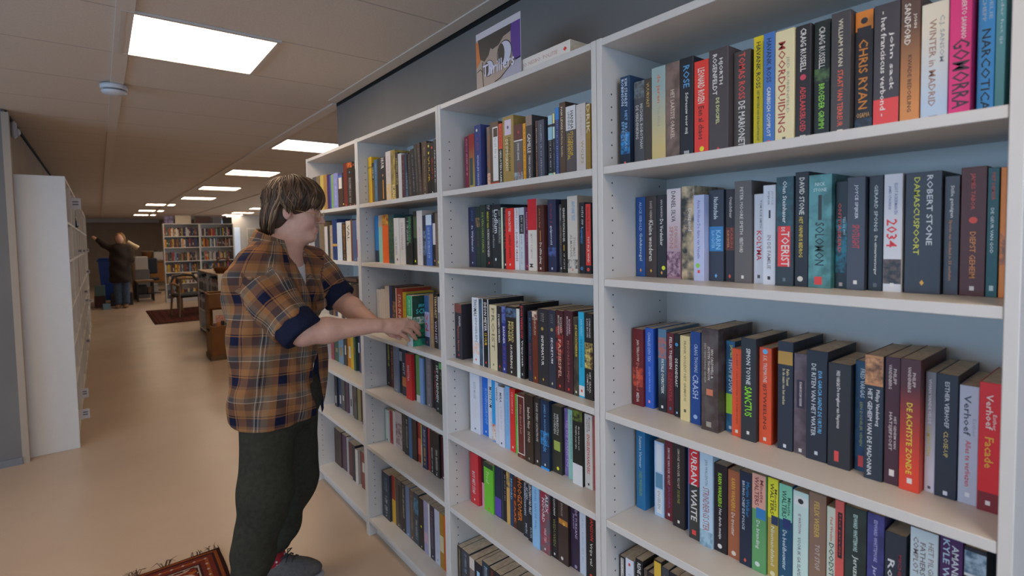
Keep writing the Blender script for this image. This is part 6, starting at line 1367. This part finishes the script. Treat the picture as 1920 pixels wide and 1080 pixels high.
def rug(x0, x1, y0, y1, name, label, m, fringe=True):
    r = thing('patterned_rug', label, 'rug', (x0, y0, 0)); nx, ny = 40, 40; b = MB(); sx, sy = x1-x0, y1-y0
    H = lambda u, v: .010+.004*math.sin(7*u+3*v)*math.exp(-min(v, sy-v, u, sx-u)*4)
    for k in range(2):
        for j in range(ny+1):
            for i in range(nx+1):
                u, v = sx*i/nx, sy*j/ny
                wv = .008*math.sin(9*u+1)*(1 if j == ny else 0)+(.006*math.sin(8*v) if i == nx else 0)
                b.v.append((u+(wv if i == nx else 0), v+(wv if j == ny else 0), H(u, v) if k == 0 else .001))
    n = (nx+1)*(ny+1)
    for j in range(ny):
        for i in range(nx):
            a = j*(nx+1)+i; b.f.append((a, a+1, a+nx+2, a+nx+1)); b.mi.append(0)
    edge = [i for i in range(nx+1)]+[j*(nx+1)+nx for j in range(1, ny+1)]+[ny*(nx+1)+i for i in range(nx-1, -1, -1)]+[j*(nx+1) for j in range(ny-1, 0, -1)]
    for k in range(len(edge)):
        a, c = edge[k], edge[(k+1) % len(edge)]; b.f.append((a, c, c+n, a+n)); b.mi.append(0)
    me = b.mesh('pile', m, True); l = me.uv_layers.new(name='rug')
    for lp in me.loops: c = me.vertices[lp.vertex_index].co; l.data[lp.index].uv = (c.x, c.y)
    link('pile', me, r)
    if fringe:
        rn = random.Random(2); b = MB()
        for k in range(46):
            u = rn.choice([sx-.02, sx-.10, sx-.22, sx-.34, sx-.5, sx-.66])+rn.uniform(-.022, .022); L = rn.uniform(.015, .05); a = rn.uniform(-.9, .9)
            b.tube([(u, sy-.005, .010), (u+L*.5*a, sy+L*.5, .014+rn.uniform(0, .012)), (u+L*a*1.3, sy+L*.9, .004+rn.uniform(0, .02))], [.0022, .0016, .0006], 4)
        b.build('fringe', mat('fringe_brown', (.10, .055, .03), .9), r)['kind'] = 'stuff'
    return r
rug(-1.95, -.625, .95, 2.885, 'x', 'worn red and orange patterned rug with frayed fringe at the feet', rug_mat('rug_orient', 1.325, 1.935, (.035, .014, .012, 1), (.17, .028, .018, 1), (.33, .085, .020, 1), (.48, .36, .28, 1)))
rug(-.27, 1.5, 11.75, 14.25, 'x', 'dark red rug under the wooden armchair in the background', rug_mat('rug_dark', 1.77, 2.5, (.03, .012, .010, 1), (.09, .018, .014, 1), (.16, .06, .03, 1), (.14, .06, .04, 1)), False)

# ---------------------------------------------------------------- the left row: label cards and a few things on its shelves
M_card = mat('white_card', (.66, .64, .66), .6); M_ink = mat('card_print', (.16, .16, .20), .7)
cards = [(5.45, 1.80, .075, .085, 'big white label card on the top shelf of the left row, nearest the end panel'), (6.55, 1.425, .05, .05, 'white label card on the second shelf of the left row, nearest the end panel'),
         (8.2, 1.41, .05, .05, 'white label card on the second shelf of the left row, second along'), (10.3, 1.40, .05, .05, 'white label card on the second shelf of the left row, last along'),
         (8.0, .93, .05, .05, 'white label card on the middle shelf of the left row, nearest the end panel'), (9.9, 1.09, .05, .05, 'white label card over the middle shelf of the left row'),
         (8.3, .80, .05, .05, 'white label card under the middle shelf of the left row'), (10.4, .62, .05, .05, 'white label card low on the left row, far along'), (11.9, .50, .05, .05, 'white label card low on the left row, beside the person in brown'),
         (7.6, .40, .05, .05, 'white label card low on the left row, middle of the row'), (5.50, .265, .055, .075, 'upper of the two white label cards low by the end panel'), (5.28, .150, .06, .075, 'lower of the two white label cards low by the end panel')]
for y, z, wd, hg, lab in cards:
    r = thing('shelf_label', lab, 'label card', (-1.197, y, z), 0, 'label cards of the left row')
    b = MB(); b.box((-.002, -.001, 0), (wd, .001, hg)); b.build('card', M_card, r)
    b = MB()
    for k in range(2): b.box((wd*.3, -.0016, hg*(.35+.25*k)), (wd*.8, -.0012, hg*(.35+.25*k)+.010))
    b.build('print', M_ink, r)
r = thing('black_figurine', 'black cat-shaped ornament sitting on the top shelf of the left row', 'ornament', (-1.24, 7.0, ZT[1]))
b = MB(); b.lathe([(.055, 0), (.062, .02), (.055, .09), (.032, .14), (.026, .155), (.040, .18), (.038, .21), (.012, .228), (.001, .23)], n=18); b.build('body', mat('black_ceramic', (.008, .008, .009), .35), r, True)
b = MB(); b.tube([(-.02, .0, .215), (-.025, 0, .25)], [.014, .002], 6); b.tube([(.02, .0, .215), (.025, 0, .25)], [.014, .002], 6); b.build('ears', MATS['black_ceramic'], r)
for y, z, c, lab in ((7.35, ZT[3], '8c3a2c', 'red upright book alone on the third shelf of the left row'), (9.05, ZT[3], '4a3028', 'brown upright book on the third shelf of the left row, farther along'), (5.20, ZT[1], '8c6a30', 'mustard book just behind the end panel of the left row')):
    r = thing('paperback_book', lab, 'book', (-1.30, y, z))
    b = MB(); b.cbox((-.08, -.02, 0), (.08, .02, .235), .001); b.build('cover', mat_cover(c), r)
    b = MB(); b.box((-.078, -.018, .2351), (.075, .018, .2356)); b.build('pages', M_pages, r)

# ---------------------------------------------------------------- things far back in the room
def boxthing(name, label, cat, lo, hi, m, lid=None, group=None, c=.006):
    r = thing(name, label, cat, ((lo[0]+hi[0])/2, (lo[1]+hi[1])/2, lo[2]), 0, group); L = Vector(hi)-Vector(lo)
    b = MB(); b.cbox((-L.x/2, -L.y/2, 0), (L.x/2, L.y/2, L.z*(.86 if lid else 1)), c); b.build('body', m, r)
    if lid: b = MB(); b.cbox((-L.x/2-.008, -L.y/2-.008, L.z*.86), (L.x/2+.008, L.y/2+.008, L.z), c); b.build('lid', lid, r)
    return r
M_wood = noisy('oak_wood', '8a5a20', '7a4c18', 5, .5, k=1.0); M_wood2 = noisy('pale_wood', '7a5c3c', '6a4e32', 6, .55, k=1.0); M_dark = mat('dark_stain', (.02, .014, .010), .5)
M_blue = mat('blue_plastic', (.012, .045, .22), .45)
r = thing('recycling_bin', 'large blue recycling container behind the person in brown', 'container', (-.74, 16.95, 0))
b = MB()
vs = [(-.27, -.28, .10), (.27, -.28, .10), (.27, .28, .10), (-.27, .28, .10), (-.33, -.35, 1.08), (.33, -.35, 1.08), (.33, .35, 1.08), (-.33, .35, 1.08)]
b.add(vs, [(0,3,2,1),(4,5,6,7),(0,1,5,4),(1,2,6,5),(2,3,7,6),(3,0,4,7)]); b.build('tub', M_blue, r)
b = MB(); b.cbox((-.35, -.37, 1.08), (.35, .37, 1.12), .01); b.cbox((-.33, -.35, 1.12), (.33, .35, 1.17), .03); b.build('lid', M_blue, r)
for x in (-.24, .24):
    b = MB(); b.lathe([(.09, -.025), (.10, 0), (.09, .025)], (x, .24, .10), 18, axis='x'); b.build('wheel', M_dark, r)
b = MB(); b.tube([(-.3, .36, .98), (-.3, .43, 1.0), (.3, .43, 1.0), (.3, .36, .98)], .016, 8); b.build('handle', M_blue, r)
boxthing('plastic_crate', 'black crate on the floor before the blue container', 'crate', (-.86, 16.05, 0), (-.42, 16.45, .30), M_dark)
boxthing('storage_box', 'small teal box stacked on the floor beside the left row', 'box', (-1.16, 15.9, .28), (-.96, 16.2, .52), mat('teal_box', (.10, .17, .16), .6), None, None)
boxthing('storage_box', 'dark red box at the foot of the left row, under the teal box', 'box', (-1.17, 15.9, 0), (-.96, 16.2, .279), mat('maroon_box', (.05, .012, .012), .6))
boxthing('storage_box', 'pale blue box low on the floor near the left row end', 'box', (-1.02, 15.35, 0), (-.88, 15.6, .12), mat('pale_blue_box', (.14, .25, .34), .6))
boxthing('room_divider', 'slim pale wooden upright panel to the right of the person in brown', 'panel', (-.36, 17.3, 0), (-.30, 17.7, 1.42), M_wood2)
r = thing('desk_lamp', 'slanted cream lamp head beside the hair of the person in brown', 'lamp', (-.28, 17.9, 1.15))
b = MB(); b.tube([(0, 0, 0), (-.10, 0, .38)], .012, 8); b.build('arm', M_dark, r); b = MB(); b.tube([(-.14, 0, .42), (.10, 0, .24)], [.05, .065], 12); b.build('shade', mat('cream_shade', (.62, .50, .30), .5), r); b = MB(); b.lathe([(.08, 0), (.08, .02)], n=16); b.build('base', M_dark, r)
boxthing('filing_box', 'white box standing on the grey cabinet behind the divider', 'box', (-.27, 17.75, .80), (.02, 18.05, 1.15), mat('white_box', (.5, .47, .43), .7))
boxthing('cabinet', 'grey low cabinet under the white box', 'cabinet', (-.28, 17.7, 0), (.04, 18.1, .799), mat('grey_cabinet', (.16, .15, .15), .6))
r = thing('side_table', 'low wooden table with dark things stacked beneath it', 'table', (-.12, 17.0, 0))
b = MB(); b.cbox((-.20, -.3, .50), (.20, .3, .545), .006); b.build('tabletop', M_wood2, r)
for x in (-.17, .17):
    for y in (-.26, .26): b = MB(); b.cbox((x-.02, y-.02, 0), (x+.02, y+.02, .50), .003); b.build('leg', M_dark, r)
b = MB(); b.cbox((-.19, -.28, .18), (.19, .28, .20), .004); b.build('lower_shelf', M_dark, r)
boxthing('storage_box', 'dark box on the lower shelf of the low wooden table', 'box', (-.27, 16.85, .2005), (-.08, 17.15, .42), mat('dark_grey_box', (.02, .02, .022), .5))
boxthing('storage_box', 'brown box on the lower shelf of the low wooden table', 'box', (-.06, 16.85, .2005), (.05, 17.15, .36), mat('brown_box', (.18, .11, .06), .6))
r = thing('office_chair', 'dark office chair behind the low wooden table', 'chair', (.10, 18.6, 0))
b = MB(); b.cbox((-.21, .16, .62), (.21, .22, 1.08), .03); b.build('backrest', mat('chair_navy', (.012, .013, .022), .8), r)
b = MB(); b.cbox((-.23, -.22, .44), (.23, .22, .51), .03); b.build('seat', MATS['chair_navy'], r)
b = MB(); b.tube([(0, 0, .08), (0, 0, .44)], .03, 10); b.tube([(0, .18, .47), (0, .21, .70)], .02, 8); b.build('stem', M_dark, r)
b = MB()
for k in range(5): b.tube([(0, 0, .09), (.26*math.cos(k*1.257), .26*math.sin(k*1.257), .05)], .018, 8)
b.build('foot', M_dark, r)
r = thing('counter', 'brown wooden counter along the back of the room', 'counter', (.40, 20.3, 0))
b = MB(); b.cbox((-.46, -.35, .93), (.50, .35, .985), .006); b.build('worktop', M_wood2, r); b = MB(); b.cbox((-.20, -.30, .30), (.48, .30, .93), .006); b.build('front_panel', M_wood, r)
b = MB(); b.cbox((-.44, -.30, 0), (-.38, .30, .93), .004); b.cbox((.42, -.30, 0), (.48, .30, .30), .004); b.build('leg', M_wood, r)
r = thing('basket', 'brown wicker basket on the wooden counter', 'basket', (.16, 20.2, .985))
b = MB(); b.lathe([(.11, 0), (.15, .20), (.16, .26), (.15, .27), (.13, .20)], n=20); b.build('body', noisy('wicker', '7a4a20', '5c3416', 40, .8), r, True); b = MB(); b.lathe([(.165, .255), (.172, .27), (.165, .285)], n=20); b.build('rim', M_wood2, r, True)
r = thing('planter', 'white planter with a dark plant on the wooden counter', 'plant', (.47, 20.2, .985))
b = MB(); b.cbox((-.15, -.12, 0), (.14, .12, .26), .01); b.build('pot', mat('planter_white', (.5, .45, .40), .6), r)
rn = random.Random(9); b = MB()
for k in range(60):
    a, e = rn.uniform(0, 6.28), rn.uniform(.2, 1.2); L = rn.uniform(.06, .16); d = Vector((math.cos(a)*math.cos(e), math.sin(a)*math.cos(e), math.sin(e)*.7)); p = Vector((rn.uniform(-.1, .1), rn.uniform(-.08, .08), .25)); s = d.cross(Vector((0,0,1))).normalized()*.018
    b.add([p, p+d*L*.5+s, p+d*L, p+d*L*.5-s], [(0,1,2,3)])
b.build('foliage', mat('leaf_dark', (.03, .05, .015), .7), r)
boxthing('moving_crate', 'white plastic crate on the floor left of the far bookcases', 'crate', (-.02, 18.9, 0), (.30, 19.3, .30), mat('crate_white', (.34, .31, .29), .6), mat('crate_rim', (.40, .37, .35), .6))
# on top of the far bookcases
boxthing('picture_box', 'purple and white box on the far bookcase, at its west end', 'box', (.30, 15.98, BH), (.50, 16.10, BH+.20), noisy('purple_print', '3c2a60', '9a90a8', 14, .6))
boxthing('display_board', 'blank cream board standing on the far bookcase', 'board', (.54, 15.98, BH), (.89, 16.01, BH+.215), mat('cream_board', (.62, .53, .40), .7))
boxthing('storage_box', 'red brown box on the far bookcase, right of the cream board', 'box', (.98, 15.98, BH), (1.36, 16.12, BH+.19), noisy('brown_print', '6a4034', '4a4440', 12, .6))
boxthing('storage_box', 'grey box on the far bookcase beside the red brown box', 'box', (1.38, 15.98, BH), (1.60, 16.12, BH+.155), mat('greybox', (.16, .15, .15), .6))
boxthing('storage_box', 'black box on the far bookcase, at the pale wall end', 'box', (1.64, 15.98, BH), (1.85, 16.12, BH+.18), M_dark)
# armchair and reading table
r = thing('armchair', 'wooden armchair with dark seat on the background rug', 'chair', (.42, 12.75, .014), math.radians(12))
for x, y, dx, dy in ((-.26, -.22, -.03, -.04), (.26, -.22, .03, -.04), (-.25, .24, -.02, .05), (.25, .24, .02, .05)):
    b = MB(); b.tube([(x+dx, y+dy, 0), (x, y, .44), (x, y, .64)], [.017, .024, .020], 8); b.build('leg', M_wood2, r)
for x in (-.27, .27): b = MB(); b.tube([(x, -.28, .63), (x, 0, .655), (x, .27, .66)], [.018, .026, .018], 8); b.build('armrest', M_wood2, r)
b = MB(); b.cbox((-.26, -.24, .38), (.26, .24, .46), .03); b.build('seat', mat('seat_black', (.012, .010, .009), .7), r)
b = MB(); b.tube([(-.27, .26, .64), (-.18, .31, .80), (0, .33, .83), (.18, .31, .80), (.27, .26, .64)], [.02, .03, .034, .03, .02], 8); b.build('backrest', M_dark, r)
r = thing('reading_table', 'wooden reading table piled with papers behind the armchair', 'table', (.78, 13.9, .014))
b = MB(); b.cbox((-.48, -.38, .69), (.48, .38, .73), .006); b.build('tabletop', M_wood2, r)
for x in (-.43, .43):
    for y in (-.33, .33): b = MB(); b.cbox((x-.025, y-.025, 0), (x+.025, y+.025, .69), .003); b.build('leg', M_wood2, r)
for k, (x, y, wd, dp, h, c, lab) in enumerate(((.62, 13.75, .30, .22, .05, 'b0a080', 'cream pile of magazines lying on the reading table'), (.92, 13.8, .26, .20, .03, '9a8c84', 'grey magazine lying on the reading table'), (.50, 13.95, .2, .14, .09, 'b08a4a', 'yellow book lying on the reading table'))):
    boxthing('magazine_pile', lab, 'magazines', (x-wd/2, y-dp/2, .744), (x+wd/2, y+dp/2, .744+h), mat_cover(c), None, None, .002)
# white display unit, its open side to the aisle, and the wooden browser box
r = thing('display_unit', 'low white display unit holding books in the background', 'shelf unit', (.285, 8.45, 0))
DU = 2.0; DH = 1.05
b = MB(); b.cbox((0, 0, 0), (.55, .02, DH), .002); b.build('end_panel', M_white, r); b = MB(); b.cbox((0, DU-.02, 0), (.55, DU, DH), .002); b.build('end_panel', M_white, r)
b = MB(); b.cbox((0, DU/2-.01, 0), (.55, DU/2+.01, DH-.02), .002); b.build('divider', M_white, r)
b = MB(); b.cbox((0, .02, DH-.02), (.55, DU-.02, DH), .002); b.build('top_board', noisy('top_wood', '9a7c5c', '8a6c4c', 5, .6), r); b = MB(); b.cbox((.30, .02, 0), (.32, DU-.02, DH-.02), .002); b.build('back_panel', M_white, r)
for z in (.06, .38, .70): b = MB(); b.cbox((0, .02, z), (.30, DU/2-.01, z+.02), .002); b.cbox((0, DU/2+.01, z), (.30, DU-.02, z+.02), .002); b.build('shelf', M_white, r)
ORDN = 'first second third fourth fifth sixth seventh eighth ninth tenth eleventh twelfth thirteenth fourteenth fifteenth sixteenth seventeenth eighteenth nineteenth twentieth next further later final outer'.split() + ['extra']*20
rn = random.Random(12); n_ = 0
for bay in (0, 1):
    for z in (.40, .72):
        y = .06+bay*1.0
        while y < .93+bay*1.0:
            th = rn.uniform(.06, .10); h = rn.uniform(.22, .27); n_ += 1
            c = rn.choice(['1f1f24', '3a4450', '8c8a8c', '2c3038', '5c2a24', '20242c', '2c3a50'])
            k_ = sum(1 for q in bpy.data.objects if q.name.startswith('binder') and q.get('z_') == z)
            o = thing('binder', '%s binder, %s along the %s shelf of the white display unit' % ({'1f1f24': 'black', '3a4450': 'slate', '8c8a8c': 'grey', '2c3038': 'dark', '5c2a24': 'maroon', '20242c': 'ink', '2c3a50': 'navy'}[c], ORDN[k_], 'middle' if z < .5 else 'upper'), 'binder', (.285, 8.45+y+th/2, z+.0005), 0, 'binders in the white display unit')
            o['z_'] = z
            b = MB(); b.cbox((.012, -th/2+.001, 0), (.25, th/2-.001, h), .002); b.build('cover', mat_cover(c), o); b = MB(); b.box((.0112, -th*.25, h*.55), (.0122, th*.25, h*.8)); b.build('spine_label', M_card, o)
            y += th+.002
for q in bpy.data.objects:
    if 'z_' in q: del q['z_']
r = thing('wire_bowl', 'brown handled basket standing on the white display unit', 'basket', (.44, 8.95, DH))
b = MB(); b.lathe([(.10, 0), (.13, .07), (.135, .09), (.12, .07)], n=18); b.build('body', MATS['wicker'], r, True); b = MB(); b.tube([(.13*math.cos(a), 0, .08+.14*math.sin(a)) for a in [math.pi*k/12 for k in range(13)]], .012, 8); b.build('handle', MATS['wicker'], r)
boxthing('magazine_pile', 'white papers lying on the white display unit', 'papers', (.42, 9.3, DH), (.74, 9.7, DH+.03), mat_cover('b8aca0'), None, None, .002)
r = thing('browser_box', 'wooden browser box full of picture books, beside the display unit', 'box', (.165, 7.62, 0))
def bb(nm, lo, hi, m=None): b = MB(); b.cbox(lo, hi, .004); b.build(nm, m or M_wood, r)
bb('front_panel', (-.115, -.02, .06), (.26, 0, .44)); bb('side_panel', (-.115, 0, .06), (-.095, .36, .44)); bb('side_panel', (.24, 0, .06), (.26, .36, .44)); bb('base', (-.125, -.03, 0), (.27, .40, .06), M_wood2)
bb('back_panel', (-.115, .36, .06), (.26, .38, .86)); bb('upper_panel', (-.115, .10, .655), (.26, .12, .85)); bb('side_panel', (-.115, .12, .44), (-.095, .36, .85)); bb('side_panel', (.24, .12, .44), (.26, .36, .85))
b = MB(); b.tube([(-.117, .10, .37), (-.122, .14, .385), (-.122, .20, .385), (-.117, .24, .37)], .010, 6); b.build('hand_hole', M_dark, r)
for k, (x0, x1, z1, c, lab) in enumerate((( -.075, .10, .64, 'b5a89a', 'cream picture book with a red figure in the browser box'), (.11, .23, .60, '3c4a5c', 'blue picture book in the browser box beside the cream one'))):
    o = thing('picture_book', lab, 'book', (.165, 7.62+.05, .07), 0, 'picture books in the browser box')
    b = MB(); b.cbox((x0, 0, 0), (x1, .012, z1-.07), .001); b.build('cover', mat_cover(c), o)
    b = MB(); b.box((x0+.03, -.0008, .32), (x1-.03, -.0002, z1-.14)); b.build('cover_picture', mat_pic('b03a28' if k == 0 else '5c2c3c', c), o)
    b = MB(); b.box((x0+.002, .002, z1-.0702), (x1-.002, .010, z1-.0696)); b.build('pages', M_pages, o)
for k in range(6):
    o = thing('picture_book', ['brown', 'orange', 'dark', 'green', 'blue', 'grey'][k]+' small picture book upright in the front of the browser box', 'book', (.165-.07+.05*k, 7.635, .07), 0, 'picture books in the browser box')
    b = MB(); b.cbox((-.018, 0, 0), (.018, .03, .40+.012*(k % 3)), .001); b.build('cover', mat_cover(['6a4a34', 'a86a2c', '24201f', '4c6a4c', '3c6a84', '8c8480'][k]), o)
# pale wall: poster and a strip of daylight window
M_sky = mat('window_daylight', (.5, .6, .7), .5, emit=(.55, .72, 1.0), estr=.16)
b = MB(); b.box((2.66, 20.19, .95), (2.84, 20.199, 2.02)); struct(b.build('window_2', M_sky))
r = thing('wall_poster', 'white framed notice on the pale wall behind the plaid shoulder', 'poster', (3.05, 20.19, 1.45))
b = MB(); b.cbox((0, -.015, 0), (.30, 0, .55), .004); b.build('frame', mat('frame_white', (.62, .60, .56), .5), r); b = MB(); b.box((.03, -.0165, .04), (.27, -.0155, .5)); b.build('notice_sheet', noisy('notice_print', 'b8b4a8', '8c9084', 9, .7), r)

# ---------------------------------------------------------------- the person in brown at the end of the left row
pb = thing('person', 'person with long fair hair in dark brown coat and jeans reaching up', 'person', (-.66, 15.5, 0)); PB = Vector((-.66, 15.5, 0))
B = lambda x, y, z: V(-.66+x, 15.5+y, z)
def bbody(P):
    d = rc(P, B(0, 0, .95), B(.01, 0, 1.38), .14, .14)
    d = smin(d, rc(P, B(.01, 0, 1.42), B(.02, 0, 1.55), .05, .05), .04); d = smin(d, ell(P, B(.02, -.02, 1.64), (.085, .10, .12)), .03)
    d = smin(d, chain(P, [B(-.16, 0, 1.42), B(-.28, -.02, 1.50), B(-.42, -.04, 1.64)], [.055, .045, .03], .02), .03)
    d = smin(d, rc(P, B(-.42, -.04, 1.64), B(-.46, -.04, 1.68), .035, .03), .02)
    for k in range(4): d = smin(d, rc(P, B(-.455, -.06+.018*k, 1.68), B(-.50-.01*(k % 2), -.06+.018*k, 1.70), .010, .008), .006)
    d = smin(d, rc(P, B(-.44, -.07, 1.66), B(-.46, -.10, 1.68), .011, .008), .008)
    d = smin(d, chain(P, [B(.17, 0, 1.40), B(.21, -.03, 1.15), B(.15, -.12, .98)], [.055, .045, .035], .02), .03)
    for x in (-.07, .09): d = smin(d, chain(P, [B(x, 0, .92), B(x, 0, .5), B(x, .02, .08)], [.09, .06, .04], .03), .03)
    return d
v_, q_ = surface(bbody, (-1.26, 15.2, 0), (-.3, 15.8, 1.82), .014); me, _ = np_mesh('body', v_, q_, M_skin); link('body', me, pb, -PB)
def coat(P):
    d = rc(P, B(.0, 0, .70), B(0, 0, 1.36), .215, .185)
    d = smin(d, chain(P, [B(-.14, 0, 1.40), B(-.28, -.02, 1.49), B(-.385, -.035, 1.61)], [.08, .07, .055], .03), .05)
    d = smin(d, chain(P, [B(.15, 0, 1.40), B(.21, -.03, 1.15), B(.16, -.10, 1.02)], [.085, .075, .06], .03), .05)
    d = d+.008*np.sin(22*P[:, 2]+18*P[:, 0]); return smax(d, .60-P[:, 2], .03)
v_, q_ = surface(coat, (-1.2, 15.1, .5), (-.3, 15.9, 1.72), .016); me, _ = np_mesh('coat', v_, q_, noisy('brown_coat', '241a14', '2e2018', 8, .9)); link('coat', me, pb, -PB)
def jeans(P):
    d = None
    for x in (-.06, .09):
        q = chain(P, [B(x, 0, .80), B(x, 0, .45), B(x, .02, .10)], [.10, .075, .07], .03); d = q if d is None else smin(d, q, .02)
    return smax(smax(d, P[:, 2]-.82, .01), .09-P[:, 2], .01)
v_, q_ = surface(jeans, (-1.0, 15.2, .05), (-.3, 15.8, .9), .014); me, _ = np_mesh('jeans', v_, q_, noisy('blue_denim', '4a5a70', '3c4a60', 20, .9)); link('jeans', me, pb, -PB)
def bhair(P):
    d = ell(P, B(.03, .02, 1.66), (.105, .12, .125)); d = smin(d, ell(P, B(.04, .06, 1.52), (.10, .08, .17)), .05)
    return d+.006*np.sin(60*P[:, 0]+30*P[:, 2])
v_, q_ = surface(bhair, (-.85, 15.2, 1.2), (-.4, 15.8, 1.84), .012); me, _ = np_mesh('hair', v_, q_, noisy('fair_hair', '7a5028', 'a8824c', 14, .7)); link('hair', me, pb, -PB)
for x in (-.06, .09):
    def bshoe(P): return smax(smin(ell(P, B(x, .02, .05), (.05, .07, .055)), ell(P, B(x-.03, -.06, .035), (.05, .11, .04)), .03), .001-P[:, 2], .002)
    v_, q_ = surface(bshoe, B(x-.14, -.26, -.02), B(x+.14, .2, .14), .012); me, _ = np_mesh('shoe', v_, q_, mat('tan_shoe', (.22, .11, .06), .6)); link('shoe', me, pb, -PB)
